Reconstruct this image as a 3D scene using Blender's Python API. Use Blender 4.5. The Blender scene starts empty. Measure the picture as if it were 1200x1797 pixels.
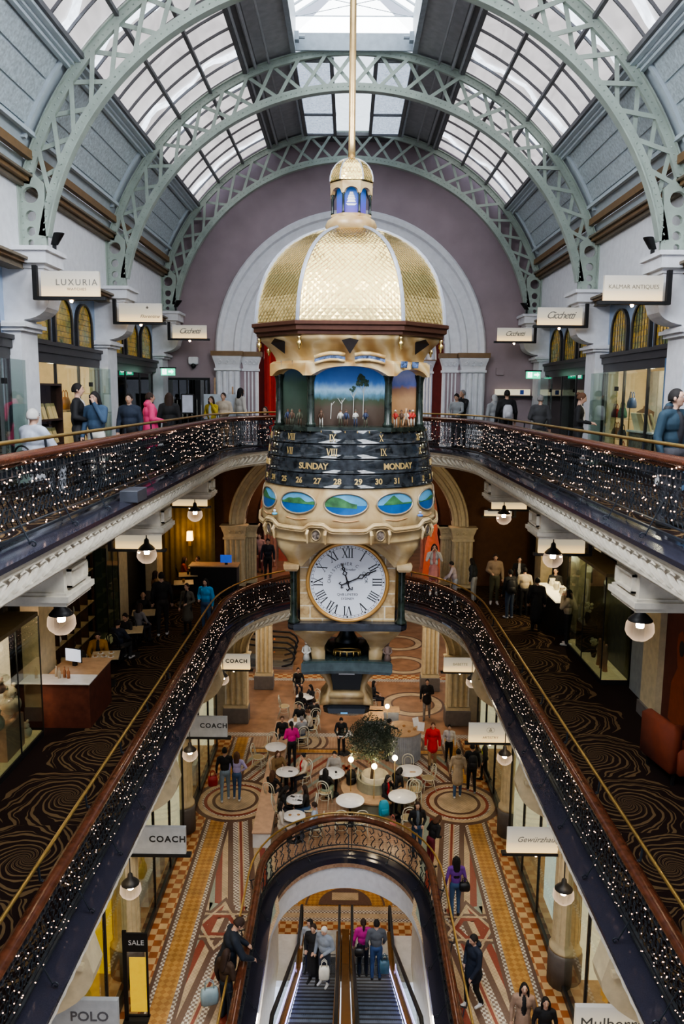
import bpy, math, random
import numpy as np
from mathutils import Vector, Matrix, Euler
random.seed(7)
PI = math.pi
COL = bpy.context.scene.collection
R = math.radians

# ---------------------------------------------------------------- materials
MATS = {}
def nt(name):
    m = bpy.data.materials.new(name); m.use_nodes = True
    t = m.node_tree; b = t.nodes['Principled BSDF']
    return m, t, b
def N(t, typ, **kw):
    n = t.nodes.new(typ)
    for k, v in kw.items():
        if k.startswith('i_'): n.inputs[k[2:].replace('_', ' ')].default_value = v
        elif k.startswith('n_'): n.inputs[int(k[2:])].default_value = v
        else: setattr(n, k, v)
    return n
def ramp(t, fac, stops, interp='LINEAR'):
    n = t.nodes.new('ShaderNodeValToRGB'); cr = n.color_ramp; cr.interpolation = interp
    while len(cr.elements) < len(stops): cr.elements.new(0.5)
    for e, (p, c) in zip(cr.elements, stops): e.position = p; e.color = (*c, 1) if len(c) == 3 else c
    t.links.new(fac, n.inputs[0]); return n.outputs[0]
def math_(t, op, a, b=None, c=None):
    n = t.nodes.new('ShaderNodeMath'); n.operation = op
    for i, v in enumerate((a, b, c)):
        if v is None: continue
        if isinstance(v, (int, float)): n.inputs[i].default_value = v
        else: t.links.new(v, n.inputs[i])
    return n.outputs[0]
def objco(t, scale=None):
    c = t.nodes.new('ShaderNodeTexCoord'); o = c.outputs['Object']
    if scale:
        mp = t.nodes.new('ShaderNodeMapping'); mp.inputs['Scale'].default_value = scale
        t.links.new(o, mp.inputs[0]); o = mp.outputs[0]
    return o
def mat(name, col=(.5, .5, .5), rough=.6, metal=0, var=.12, vs=6, emit=None, es=1, bump=0, bs=40, spec=None, trans=0, alpha=1, sample=True, ior=1.45):
    if name in MATS: return MATS[name]
    m, t, b = nt(name)
    b.inputs['Roughness'].default_value = rough; b.inputs['Metallic'].default_value = metal
    b.inputs['Base Color'].default_value = (*col, 1)
    b.inputs['IOR'].default_value = ior
    if spec is not None: b.inputs['Specular IOR Level'].default_value = spec
    if var:
        nz = N(t, 'ShaderNodeTexNoise', i_Scale=vs, i_Detail=4.0)
        t.links.new(objco(t), nz.inputs['Vector'])
        lo = tuple(max(0, c*(1-var)) for c in col); hi = tuple(min(1, c*(1+var)) for c in col)
        t.links.new(ramp(t, nz.outputs[0], [(.3, lo), (.7, hi)]), b.inputs['Base Color'])
    if bump:
        nb = N(t, 'ShaderNodeTexNoise', i_Scale=bs, i_Detail=3.0); t.links.new(objco(t), nb.inputs['Vector'])
        bp = N(t, 'ShaderNodeBump', i_Strength=bump, i_Distance=.02); t.links.new(nb.outputs[0], bp.inputs['Height'])
        t.links.new(bp.outputs[0], b.inputs['Normal'])
    if emit:
        b.inputs['Emission Color'].default_value = (*emit, 1); b.inputs['Emission Strength'].default_value = es
    if trans: b.inputs['Transmission Weight'].default_value = trans
    if alpha < 1: b.inputs['Alpha'].default_value = alpha
    if not sample: m.cycles.emission_sampling = 'NONE'
    MATS[name] = m; return m
def glassmat(name, tint=(.8, .9, .88), a=.15, rough=.02):
    # thin architectural pane: mostly see-through with a sharp reflection
    if name in MATS: return MATS[name]
    m = bpy.data.materials.new(name); m.use_nodes = True; t = m.node_tree; t.nodes.clear()
    out = t.nodes.new('ShaderNodeOutputMaterial'); mx = t.nodes.new('ShaderNodeMixShader')
    tr = t.nodes.new('ShaderNodeBsdfTransparent'); tr.inputs[0].default_value = (*tint, 1)
    gl = t.nodes.new('ShaderNodeBsdfGlossy'); gl.inputs['Roughness'].default_value = rough
    lw = t.nodes.new('ShaderNodeLayerWeight'); lw.inputs[0].default_value = .35
    ad = math_(t, 'ADD', math_(t, 'MULTIPLY', lw.outputs['Facing'], .35), a*.35)
    t.links.new(ad, mx.inputs[0]); t.links.new(tr.outputs[0], mx.inputs[1]); t.links.new(gl.outputs[0], mx.inputs[2])
    t.links.new(mx.outputs[0], out.inputs[0]); MATS[name] = m; return m

# ---------------------------------------------------------------- mesh builder
class MB:
    def __init__(s): s.v = []; s.f = []; s.m = []; s.mats = []; s.cur = 0; s.sm = []; s.smooth = False
    def use(s, m, smooth=None):
        if m not in s.mats: s.mats.append(m)
        s.cur = s.mats.index(m)
        if smooth is not None: s.smooth = smooth
        return s
    def add(s, vs, fs, fn=None):
        o = len(s.v)
        s.v.extend([fn(p) for p in vs] if fn else [tuple(p) for p in vs])
        for f in fs: s.f.append(tuple(i+o for i in f)); s.m.append(s.cur); s.sm.append(s.smooth)
        return s
    def box(s, x0, x1, y0, y1, z0, z1, fn=None):
        v = [(x, y, z) for z in (z0, z1) for y in (y0, y1) for x in (x0, x1)]
        return s.add(v, [(0, 2, 3, 1), (4, 5, 7, 6), (0, 1, 5, 4), (2, 6, 7, 3), (0, 4, 6, 2), (1, 3, 7, 5)], fn)
    def bevbox(s, x0, x1, y0, y1, z0, z1, b=.02, fn=None):
        vs = []
        for z, e in ((z0, b), (z0+b, 0), (z1-b, 0), (z1, b)):
            vs += [(x0+e+(b-e if 0 else 0), y0+e, z), (x1-e, y0+e, z), (x1-e, y1-e, z), (x0+e, y1-e, z)]
        fs = [(3, 2, 1, 0), (12, 13, 14, 15)]
        for k in range(3):
            for i in range(4):
                j = (i+1) % 4; fs.append((k*4+i, k*4+j, k*4+4+j, k*4+4+i))
        return s.add(vs, fs, fn)
    def quad(s, a, b, c, d): return s.add([a, b, c, d], [(0, 1, 2, 3)])
    def rings(s, rs, closed=True, caps=True, fn=None):
        n = len(rs[0]); vs = [p for r in rs for p in r]; fs = []
        for k in range(len(rs)-1):
            for i in range(n if closed else n-1):
                j = (i+1) % n; fs.append((k*n+i, k*n+j, (k+1)*n+j, (k+1)*n+i))
        if caps and closed: fs.append(tuple(range(n-1, -1, -1))); fs.append(tuple((len(rs)-1)*n+i for i in range(n)))
        return s.add(vs, fs, fn)
    def lathe(s, prof, c=(0, 0, 0), n=24, caps=True, sx=1, sy=1, a0=0, fn=None):
        rs = [[(c[0]+r*sx*math.cos(a0+2*PI*i/n), c[1]+r*sy*math.sin(a0+2*PI*i/n), c[2]+z) for i in range(n)] for r, z in prof]
        return s.rings(rs, True, caps, fn)
    def tube(s, pts, r, n=6, closed=False, r2=None, caps=True, fn=None):
        P = [Vector(p) for p in pts]; L = len(P); rs = []; up = None
        for k in range(L):
            if closed: d = P[(k+1) % L]-P[k-1]
            else: d = P[min(k+1, L-1)]-P[max(k-1, 0)]
            if d.length < 1e-9: d = Vector((0, 0, 1))
            d.normalize()
            if up is None:
                up = Vector((0, 0, 1)) if abs(d.z) < .9 else Vector((0, 1, 0))
            a = (up - d*up.dot(d))
            if a.length < 1e-6: a = d.orthogonal()
            a.normalize(); b = d.cross(a); up = a
            rr = r if r2 is None else r+(r2-r)*k/(L-1)
            if isinstance(r, (list, tuple)): rr = r[k]
            rs.append([tuple(P[k]+(a*math.cos(2*PI*i/n)+b*math.sin(2*PI*i/n))*rr) for i in range(n)])
        if closed: rs.append(rs[0]); return s.rings(rs, True, False, fn)
        return s.rings(rs, True, caps, fn)
    def bar(s, a, b, w, h, up=(0, 0, 1), fn=None):
        A, B = Vector(a), Vector(b); d = (B-A).normalized(); u = Vector(up); u = (u-d*u.dot(d)).normalized(); t = d.cross(u)
        vs = []
        for p in (A, B):
            for x, y in ((-1, -1), (1, -1), (1, 1), (-1, 1)): vs.append(tuple(p+t*(x*w/2)+u*(y*h/2)))
        return s.add(vs, [(3, 2, 1, 0), (4, 5, 6, 7), (0, 1, 5, 4), (1, 2, 6, 5), (2, 3, 7, 6), (3, 0, 4, 7)], fn)
    def ball(s, c, r, n=10, m=6, sx=1, sy=1, sz=1, fn=None):
        prof = [(max(1e-4, r*math.sin(PI*k/m)), -r*sz*math.cos(PI*k/m)) for k in range(m+1)]
        return s.lathe(prof, c, n, False, sx, sy, fn=fn)
    def sweep(s, prof, path, closed=False, caps=True):
        # prof: closed list of (u, z); path: list of (point, outward normal)
        rs = [[(p[0]+n[0]*u, p[1]+n[1]*u, p[2]+z) for u, z in prof] for p, n in path]
        return s.rings(rs, True, caps)
    def prism(s, poly, h, fn=None):
        n = len(poly)
        vs = [(x, y, 0) for x, y in poly]+[(x, y, h) for x, y in poly]
        fs = [tuple(range(n-1, -1, -1)), tuple(range(n, 2*n))]+[(i, (i+1) % n, n+(i+1) % n, n+i) for i in range(n)]
        return s.add(vs, fs, fn)
    def mesh(s, me, fn=None):
        return s.add([tuple(v.co) for v in me.vertices], [tuple(p.vertices) for p in me.polygons], fn)
    def build(s, name, parent=None, loc=None, flip=False):
        me = bpy.data.meshes.new(name); me.from_pydata(s.v, [], s.f)
        for m in s.mats: me.materials.append(m)
        me.polygons.foreach_set('material_index', s.m); me.polygons.foreach_set('use_smooth', s.sm)
        me.update()
        o = bpy.data.objects.new(name, me); COL.objects.link(o)
        if parent: o.parent = parent
        if loc: o.location = loc
        return o
def fixn(o):
    import bmesh
    bm = bmesh.new(); bm.from_mesh(o.data); bmesh.ops.recalc_face_normals(bm, faces=bm.faces); bm.to_mesh(o.data); bm.free()
    return o

def empty(name, label, cat, loc=(0, 0, 0), rz=0, group=None):
    o = bpy.data.objects.new(name, None); COL.objects.link(o); o.location = loc; o.rotation_euler = (0, 0, rz)
    o.empty_display_size = .1
    return tag(o, label, cat, group)
def tag(o, label, cat, group=None):
    o['label'] = label; o['category'] = cat
    if group: o['group'] = group
    return o
def struct(o): o['kind'] = 'structure'; return o
def stuff(o): o['kind'] = 'stuff'; return o
def copy_tree(o, parent=None, **kw):
    c = o.copy(); COL.objects.link(c); c.parent = parent
    for ch in list(o.children): copy_tree(ch, c)
    return c
def part(name, parent, mb): return mb.build(name, parent)

# 2D filled shape with holes, as raw mesh (extruded symmetric about z=0)
def poly2d(loops, ext=.05):
    cu = bpy.data.curves.new('tmp', 'CURVE'); cu.dimensions = '2D'; cu.fill_mode = 'BOTH'; cu.extrude = ext
    for lp in loops:
        sp = cu.splines.new('POLY'); sp.points.add(len(lp)-1)
        for p, (x, y) in zip(sp.points, lp): p.co = (x, y, 0, 1)
        sp.use_cyclic_u = True
    ob = bpy.data.objects.new('tmp', cu); me = bpy.data.meshes.new_from_object(ob)
    bpy.data.objects.remove(ob); return me
def text_mesh(s, size=1, ext=.0, shear=0, off=0, space=1, align='CENTER'):
    cu = bpy.data.curves.new('tmp', 'FONT'); cu.body = s; cu.size = size; cu.extrude = ext; cu.shear = shear; cu.offset = off
    cu.space_character = space; cu.align_x = align; cu.align_y = 'CENTER'; cu.resolution_u = 3
    ob = bpy.data.objects.new('tmp', cu); me = bpy.data.meshes.new_from_object(ob)
    bpy.data.objects.remove(ob); return me
def circ(cx, cy, r, n=24, ry=None, a0=0, a1=2*PI, end=False):
    ry = r if ry is None else ry
    k = n if not end else n-1
    return [(cx+r*math.cos(a0+(a1-a0)*i/k), cy+ry*math.sin(a0+(a1-a0)*i/k)) for i in range(n)]
def lamp(kind, loc, e, col=(1, .75, .45), size=.3, rot=(0, 0, 0), sy=None, name='lamp', spot=None):
    ld = bpy.data.lights.new(name, kind); ld.energy = e; ld.color = col
    if kind == 'AREA':
        ld.size = size
        if sy: ld.shape = 'RECTANGLE'; ld.size_y = sy
    else: ld.shadow_soft_size = size
    if spot: ld.spot_size = R(spot); ld.spot_blend = .6
    o = bpy.data.objects.new(name, ld); COL.objects.link(o); o.location = loc; o.rotation_euler = rot; return o

# ---------------------------------------------------------------- palette
cream = mat('cream_plaster', (.62, .57, .47), .55)
white = mat('white_plaster', (.76, .77, .80), .6, var=.06)
warmcream = mat('warm_cream_plaster', (.62, .52, .33), .55)
mauve = mat('mauve_wall_paint', (.34, .27, .29), .75, var=.08, vs=1.5)
brownwall = mat('brown_wall_paint', (.10, .045, .02), .8)
paleblue = mat('pale_blue_paint', (.36, .46, .62), .6, var=.06)
greypl = mat('grey_plinth', (.16, .145, .135), .55)
truss_m = mat('sage_green_iron', (.36, .42, .365), .45, var=.12, vs=3, bump=.15, bs=25)
panel_m = mat('pressed_metal_panel', (.48, .55, .58), .6, var=.22, vs=16, bump=.7, bs=22)
mould_m = mat('blue_grey_moulding', (.50, .57, .61), .5, var=.05)
ochre = mat('ochre_beam', (.20, .12, .055), .5)
olive = mat('olive_cornice', (.17, .14, .10), .6)
barm = mat('glazing_bar', (.12, .12, .13), .5)
darkgrey = mat('dark_grey_duct', (.15, .15, .155), .5, bump=.1)
granite = mat('dark_granite_ledge', (.028, .028, .042), .16, var=.15, vs=60)
iron = mat('black_wrought_iron', (.040, .048, .060), .32, metal=.4, var=.3, vs=8)
wood = mat('dark_red_handrail_wood', (.085, .028, .014), .22, var=.35, vs=9)
brass = mat('aged_brass', (.55, .38, .13), .3, metal=.85, var=.15)
gold = mat('bright_gold_leaf', (.92, .70, .30), .26, metal=1, var=.1, vs=20)
goldpaint = mat('gold_lettering', (.83, .60, .25), .35, metal=.7, var=.05)
greenmarble = mat('dark_green_marble', (.018, .026, .020), .12, var=.6, vs=9)
blackm = mat('matte_black', (.012, .012, .013), .5, var=0)
darkwood = mat('dark_walnut', (.045, .022, .014), .4, var=.3)
reddark = mat('dark_red_wood', (.10, .03, .018), .4, var=.3)
darkglassm = mat('dark_window_frame', (.03, .028, .028), .35)
steel = mat('brushed_steel', (.42, .43, .45), .3, metal=.8)
whitegloss = mat('white_marble_top', (.8, .79, .77), .25, var=.08, vs=5)
chairm = mat('ivory_chair_paint', (.62, .60, .48), .35, var=.05)
cane = mat('cane_seat', (.42, .33, .18), .6, var=.2, vs=60)
oak = mat('pale_oak', (.50, .32, .18), .45, var=.15)
pane = glassmat('shop_glass', (.78, .87, .83), .22)
clear = glassmat('clear_glass', (.93, .95, .95), .12)
amberlite = mat('warm_lit_wall', (.7, .55, .33), .6, emit=(1, .66, .30), es=.30, sample=False)
bulb = mat('warm_bulb', (1, .8, .5), .5, emit=(1, .62, .33), es=28, var=0, sample=False)
fairy = mat('fairy_bulb', (1, .8, .6), .5, emit=(1, .60, .42), es=4.5, var=0, sample=False)
globe_e = mat('frosted_globe_light', (1, .9, .7), .5, emit=(1, .82, .55), es=9, var=0)
filament = mat('lamp_filament', (1, .9, .7), .5, emit=(1, .78, .52), es=45, var=0, sample=False)
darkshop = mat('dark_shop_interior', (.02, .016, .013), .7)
redm = mat('red_fabric', (.55, .03, .02), .7)
orangem = mat('orange_fabric', (.8, .16, .05), .7)

def marble_mat():
    m, t, b = nt('yellow_sandstone_marble')
    co = objco(t)
    w = N(t, 'ShaderNodeTexWave', i_Scale=.9, i_Distortion=7.0, i_Detail=3.0); w.bands_direction = 'DIAGONAL'
    w.inputs['Detail Scale'].default_value = 1.2
    t.links.new(co, w.inputs['Vector'])
    c = ramp(t, w.outputs['Color'], [(0, (.40, .24, .09)), (.35, (.60, .44, .22)), (.7, (.68, .54, .31)), (1, (.52, .34, .13))])
    t.links.new(c, b.inputs['Base Color']); b.inputs['Roughness'].default_value = .28
    return m
stone = marble_mat()
def creamstone_():
    m, t, b = nt('cream_sandstone'); co = objco(t)
    nz = N(t, 'ShaderNodeTexNoise', i_Scale=1.6, i_Detail=6.0, i_Distortion=1.5); t.links.new(co, nz.inputs['Vector'])
    t.links.new(ramp(t, nz.outputs[0], [(.3, (.33, .20, .085)), (.5, (.46, .33, .165)), (.7, (.56, .44, .26))]), b.inputs['Base Color'])
    b.inputs['Roughness'].default_value = .32; return m
creamstone = creamstone_()
def sky_pane(name, base, es, vs=3.0, contrast=.35, stretch=(1, 1, 1)):
    m, t, b = nt(name); nz = N(t, 'ShaderNodeTexNoise', i_Scale=vs, i_Detail=3.0, i_Distortion=1.2)
    t.links.new(objco(t, stretch), nz.inputs['Vector'])
    lo = tuple(c*(1-contrast) for c in base); hi = tuple(min(1.6, c*(1+contrast*.7)) for c in base)
    c = ramp(t, nz.outputs[0], [(.35, lo), (.55, base), (.72, hi)])
    t.links.new(c, b.inputs['Emission Color']); b.inputs['Emission Strength'].default_value = es
    b.inputs['Base Color'].default_value = (.3, .3, .3, 1); b.inputs['Roughness'].default_value = .3
    return m
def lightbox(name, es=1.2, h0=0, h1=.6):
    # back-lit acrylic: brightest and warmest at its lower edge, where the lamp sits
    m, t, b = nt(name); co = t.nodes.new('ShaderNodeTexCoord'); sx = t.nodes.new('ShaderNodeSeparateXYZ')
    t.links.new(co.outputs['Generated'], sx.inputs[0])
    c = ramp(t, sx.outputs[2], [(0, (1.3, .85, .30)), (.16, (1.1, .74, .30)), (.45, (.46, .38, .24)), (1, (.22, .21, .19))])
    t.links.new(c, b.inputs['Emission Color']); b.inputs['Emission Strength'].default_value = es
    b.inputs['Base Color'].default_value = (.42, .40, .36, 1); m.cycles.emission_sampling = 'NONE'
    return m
def checker_mat(name, c1, c2, s, rough=.3, rot=0):
    m, t, b = nt(name); mp = N(t, 'ShaderNodeMapping'); mp.inputs['Rotation'].default_value = (0, 0, rot)
    t.links.new(objco(t), mp.inputs[0]); ck = N(t, 'ShaderNodeTexChecker', i_Scale=s)
    ck.inputs[1].default_value = (*c1, 1); ck.inputs[2].default_value = (*c2, 1); t.links.new(mp.outputs[0], ck.inputs[0])
    nz = N(t, 'ShaderNodeTexNoise', i_Scale=3.0); t.links.new(objco(t), nz.inputs['Vector'])
    mx = N(t, 'ShaderNodeMix', data_type='RGBA', blend_type='MULTIPLY'); mx.inputs[0].default_value = 1
    t.links.new(ck.outputs[0], mx.inputs[6]); t.links.new(ramp(t, nz.outputs[0], [(.3, (.75, .75, .75)), (.7, (1.1, 1.1, 1.1))]), mx.inputs[7])
    t.links.new(mx.outputs[2], b.inputs['Base Color']); b.inputs['Roughness'].default_value = rough; return m
chk = checker_mat('terracotta_checker_tile', (.36, .12, .035), (.62, .42, .21), 5.2)
fieldm = checker_mat('tan_mosaic_field', (.46, .31, .20), (.38, .22, .14), 13, rot=PI/4)
tanm = checker_mat('tan_mosaic_band', (.55, .42, .27), (.47, .35, .22), 20)
mredm = mat('red_mosaic_band', (.24, .05, .03), .3, vs=20)
mbrownm = mat('brown_mosaic_band', (.13, .075, .055), .3, vs=20)
mgreenm = mat('grey_green_mosaic_band', (.28, .32, .26), .3, vs=20)
amberm = checker_mat('amber_lattice_tile', (.55, .30, .09), (.42, .20, .05), 9, rot=PI/4)
dotm = checker_mat('white_dotted_tile', (.66, .62, .54), (.20, .14, .11), 17)
farfloor = mat('reddish_tile_floor', (.30, .165, .095), .28, var=.3, vs=2)
dotted_g = mat('black_granite_floor', (.03, .03, .03), .2)
def carpet_():
    m, t, b = nt('swirl_carpet'); co = t.nodes.new('ShaderNodeTexCoord')
    nz = N(t, 'ShaderNodeTexNoise', i_Scale=1.6, i_Detail=2.0); t.links.new(co.outputs['Object'], nz.inputs['Vector'])
    s = t.nodes.new('ShaderNodeSeparateXYZ'); t.links.new(co.outputs['Object'], s.inputs[0])
    ax = math_(t, 'SUBTRACT', math_(t, 'ABSOLUTE', s.outputs[0]), 4.95)
    v = math_(t, 'SUBTRACT', math_(t, 'MODULO', math_(t, 'ADD', s.outputs[1], 20.3), 1.9), .95)
    r = math_(t, 'SQRT', math_(t, 'ADD', math_(t, 'MULTIPLY', ax, ax), math_(t, 'MULTIPLY', v, v)))
    th = math_(t, 'ARCTAN2', v, ax)
    ph = math_(t, 'ADD', math_(t, 'MULTIPLY', th, 9.0), math_(t, 'MULTIPLY', math_(t, 'LOGARITHM', math_(t, 'ADD', r, .12), 2.718), 27.0))
    ph = math_(t, 'ADD', ph, math_(t, 'MULTIPLY', nz.outputs[0], 16.0))
    sn = math_(t, 'SINE', ph)
    msk = math_(t, 'LESS_THAN', math_(t, 'ADD', r, math_(t, 'MULTIPLY', nz.outputs[0], .5)), 1.42)
    # fine leaf lines between the scrolls
    ph2 = math_(t, 'SINE', math_(t, 'ADD', math_(t, 'MULTIPLY', ph, 2.0), math_(t, 'MULTIPLY', r, 9.0)))
    f1 = math_(t, 'MULTIPLY', math_(t, 'GREATER_THAN', sn, .05), math_(t, 'GREATER_THAN', ph2, -.35))
    f = math_(t, 'MULTIPLY', f1, msk)
    c = ramp(t, f, [(0, (.016, .009, .008)), (1, (.125, .082, .042))])
    t.links.new(c, b.inputs['Base Color']); b.inputs['Roughness'].default_value = .95
    b.inputs['Specular IOR Level'].default_value = .1
    return m
carpet = carpet_()

# ================================================================ the hall
GY = [-0.6, 4.8, 10.2, 15.5, 20.9, 26.9]       # bay lines
YE = 27.4                                       # end wall of the top gallery
YF = 28.9                                       # end wall of the two lower floors
L1, L2 = 5.4, 10.75
def voidpath(u=0.0, a=3.7, y0=21.7, b=4.8, yn=-2.0, step=.3, close=False):
    pts = []
    k = max(1, int((y0-yn)/step))
    for i in range(k): pts.append((-a, yn+(y0-yn)*i/k, -1.0, 0.0))
    n = max(8, int(PI*(a+b)/2/step))
    for i in range(n+1):
        t = PI-PI*i/n; x, y = a*math.cos(t), b*math.sin(t); nx, ny = x/a/a, y/b/b; l = math.hypot(nx, ny)
        pts.append((x, y0+y, nx/l, ny/l))
    for i in range(k): pts.append((a, y0+(yn-y0)*(i+1)/k, 1.0, 0.0))
    return [((x+nx*u, y+ny*u, 0), (nx, ny)) for x, y, nx, ny in pts]
def hole(u, **k): return [(p[0], p[1]) for p, n in voidpath(u, **k)]
def lift(path, z): return [((p[0], p[1], z), n) for p, n in path]

# ---- ground floor (mosaic) with the escalator well cut through it
EV = dict(a=2.05, y0=17.4, b=2.5, yn=-3.0)
def flat(mb, pts, z):
    mb.add([(x, y, z) for x, y in pts], [tuple(range(len(pts)))])
mb = MB().use(fieldm)
me = poly2d([[(-7, -4), (7, -4), (7, 52), (-7, 52)], hole(-.25, **EV)[::-1]], .12)
mb.mesh(me, lambda p: (p[0], p[1], p[2]-.12))
Z = [0.0]
def both(pts, m, z):
    mb.use(m); flat(mb, pts, z); flat(mb, [(-x, y) for x, y in pts[::-1]], z)
def band(x0, x1, y0, y1, m, z): both([(x0, y0), (x1, y0), (x1, y1), (x0, y1)], m, z)
def stripe(p, q, o0, o1, m, z):
    d = Vector((q[0]-p[0], q[1]-p[1])).normalized(); n = Vector((d.y, -d.x))
    both([(p[0]+n.x*o0, p[1]+n.y*o0), (q[0]+n.x*o0, q[1]+n.y*o0), (q[0]+n.x*o1, q[1]+n.y*o1), (p[0]+n.x*o1, p[1]+n.y*o1)][::-1], m, z)
# long diagonal ribbons between roundels
RIB = [(-.75, -.62, mgreenm), (-.62, -.45, mredm), (-.3, -.16, mbrownm), (-.16, -.02, dotm), (.02, .09, mredm), (.13, .27, dotm), (.27, .40, mbrownm), (.56, .72, mredm), (.72, .86, mgreenm)]
def ribbon(p, q, z, cut=0):
    stripe(p, q, -.85, .95, tanm, z)
    for a, b, m in RIB: stripe(p, q, a, b, m, z+.0006)
for p, q in (((3.2, 21.9), (2.9, 16.9)), ((2.95, 17.0), (3.1, 11.5)), ((3.2, 10.5), (2.9, 5))): pass
ribbon((3.35, 22.6), (2.55, 17.2), .0010)
ribbon((2.55, 17.6), (3.5, 11.6), .0016)
ribbon((3.6, 23.0), (1.9, 26.6), .0010)
for q in range(6): stripe((3.0-.0*q, 21.4), (.3, 25.4), -.9+.3*q, -.78+.3*q, [mbrownm, mredm, mgreenm][q % 3], .0008)
ribbon((3.5, 10.8), (2.6, 5.0), .0010)
# small hexagrams against the border strip
def ring_poly(cx, cy, r, w, n, a0, m, z):
    for i in range(n):
        a, b = a0+2*PI*i/n, a0+2*PI*(i+1)/n
        both([(cx+r*math.cos(a), cy+r*math.sin(a)), (cx+(r-w)*math.cos(a), cy+(r-w)*math.sin(a)), (cx+(r-w)*math.cos(b), cy+(r-w)*math.sin(b)), (cx+r*math.cos(b), cy+r*math.sin(b))][::-1], m, z)
for cy in (16.9, 5.6):
    for r, w, m, z in ((1.05, .16, mbrownm, .0030), (.86, .12, tanm, .0034)):
        ring_poly(3.0, cy, r, w, 3, PI/2, m, z); ring_poly(3.0, cy, r, w, 3, -PI/2, m, z+.0003)
    ring_poly(3.0, cy, .42, .12, 6, 0, mredm, .0040)
# border strips
band(3.42, 4.18, -4, 27.2, mbrownm, .0046)
band(3.50, 4.10, -4, 27.2, dotm, .0052)
band(3.59, 4.01, -4, 27.2, amberm, .0058)
band(4.18, 7.0, -4, 27.2, chk, .0046)
for y in (22.7, 11.2):
    for r, m, z in ((1.3, mbrownm, .0064), (1.16, tanm, .0068), (1.02, dotm, .0071), (.97, mredm, .0074), (.87, tanm, .0078), (.72, mbrownm, .0082), (.62, tanm, .0086)):
        c = circ(3.45, y, r, 36); both(c, m, z)
for r, m, z in ((1.1, mbrownm, .0026), (1.0, tanm, .0028), (.85, mbrownm, .0030), (.75, tanm, .0034), (.5, mbrownm, .0036), (.42, tanm, .0038)): both(circ(1.75, 26.9, r, 36), m, z)
# bands across the end, and the far floor beyond the arch
mb.use(mbrownm)
for y0, y1, m in ((25.9, 26.0, mbrownm), (26.0, 26.25, amberm), (26.25, 26.35, mbrownm), (27.3, 27.6, dotm), (27.6, 33.0, farfloor), (33.0, 33.3, dotm), (33.3, 33.8, chk), (33.8, 52, farfloor)):
    mb.use(m); flat(mb, [(-3.4 if y1 < 27 else -7, y0), (3.4 if y1 < 27 else 7, y0), (3.4 if y1 < 27 else 7, y1), (-3.4 if y1 < 27 else -7, y1)], .0090)
for cx, cy in ((2.7, 30.5), (2.6, 35.2), (2.6, 38.5)):
    for r, m, z in ((1.3, mbrownm, .0096), (1.2, tanm, .0100), (.9, mbrownm, .0104), (.82, farfloor, .0108)): mb.use(m); flat(mb, circ(cx, cy, r, 32), z)
struct(mb.build('floor'))

# ---- upper floor slabs
def slab(z, top, under, name, yfar):
    me = poly2d([[(-8.7, -5), (8.7, -5), (8.7, yfar), (-8.7, yfar)], hole(.05, step=.6)[::-1]], .21)
    mb = MB()
    for f in me.polygons:
        mb.use(top if f.center.z > .2 and f.normal.z > .9 else under)
        o = len(mb.v); mb.add([tuple(me.vertices[i].co+Vector((0, 0, z-.21))) for i in f.vertices], [tuple(range(len(f.vertices)))])
    struct(mb.build(name))
slab(L1, carpet, warmcream, 'floor', 44)
slab(L2, carpet, cream, 'floor', 44)

# ---- moulded edge: granite ledge, leaf cornice
for li, (z, cm) in enumerate(((L1, cream), (L2, cream))):
    vp = voidpath(0, step=.3)
    mb = MB().use(cm, False)
    prof = [(.12, .0), (-.26, .0), (-.26, -.05), (-.215, -.07), (-.215, -.12), (-.16, -.16), (-.11, -.33), (-.14, -.36), (-.14, -.40), (-.05, -.43), (-.05, -.47), (.25, -.50), (.9, -.50), (.9, -.46), (.12, -.42)]
    mb.sweep(prof, lift(vp, z))
    # raked acanthus leaves running round the cove
    lp = voidpath(0, step=.27)
    for i, (p, n) in enumerate(lp[1:-1]):
        if p[1] < 1.0: continue
        tx, ty = -n[1], n[0]
        sg = 1 if p[0] < 0 else -1
        def at(u, s, dz): return (p[0]+n[0]*u+tx*s*sg, p[1]+n[1]*u+ty*s*sg, z+dz)
        mb.tube([at(-.12, .12, -.36), at(-.15, .08, -.31), at(-.19, .0, -.24), at(-.22, -.06, -.16), at(-.21, -.01, -.13), at(-.19, .04, -.16)], [.012, .030, .036, .030, .022, .010], 6)
    struct(mb.build('trim_%d' % (li*3+1)))
    mb = MB().use(granite)
    mb.sweep([(.14, .09), (.02, .09), (-.30, .055), (-.30, -.005), (.14, -.005)], lift(vp, z))
    struct(mb.build('trim_%d' % (li*3+2)))
mb = MB().use(white); vp = voidpath(0, step=.12, **EV)
mb.sweep([(-.25, -.01), (-.22, -.02), (-.22, -.12), (-.20, -.16), (-.20, -.9), (.1, -.9), (.1, -.12), (-.1, -.12)], lift(vp, 0))
lp = voidpath(0, step=.22, **EV)
for p, n in lp[1:-1]:
    if p[1] < 12: continue
    def at(u, s, dz): return (p[0]+n[0]*u-n[1]*s, p[1]+n[1]*u+n[0]*s, dz)
    mb.tube([at(-.2, -.1, -.34), at(-.22, -.05, -.26), at(-.215, .03, -.24), at(-.2, .1, -.3)], .014, 4)
struct(mb.build('trim_7'))
mb = MB().use(granite); mb.sweep([(.12, .03), (-.26, .03), (-.26, -.12), (.12, -.12)], lift(vp, 0)); struct(mb.build('trim_8'))

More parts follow.
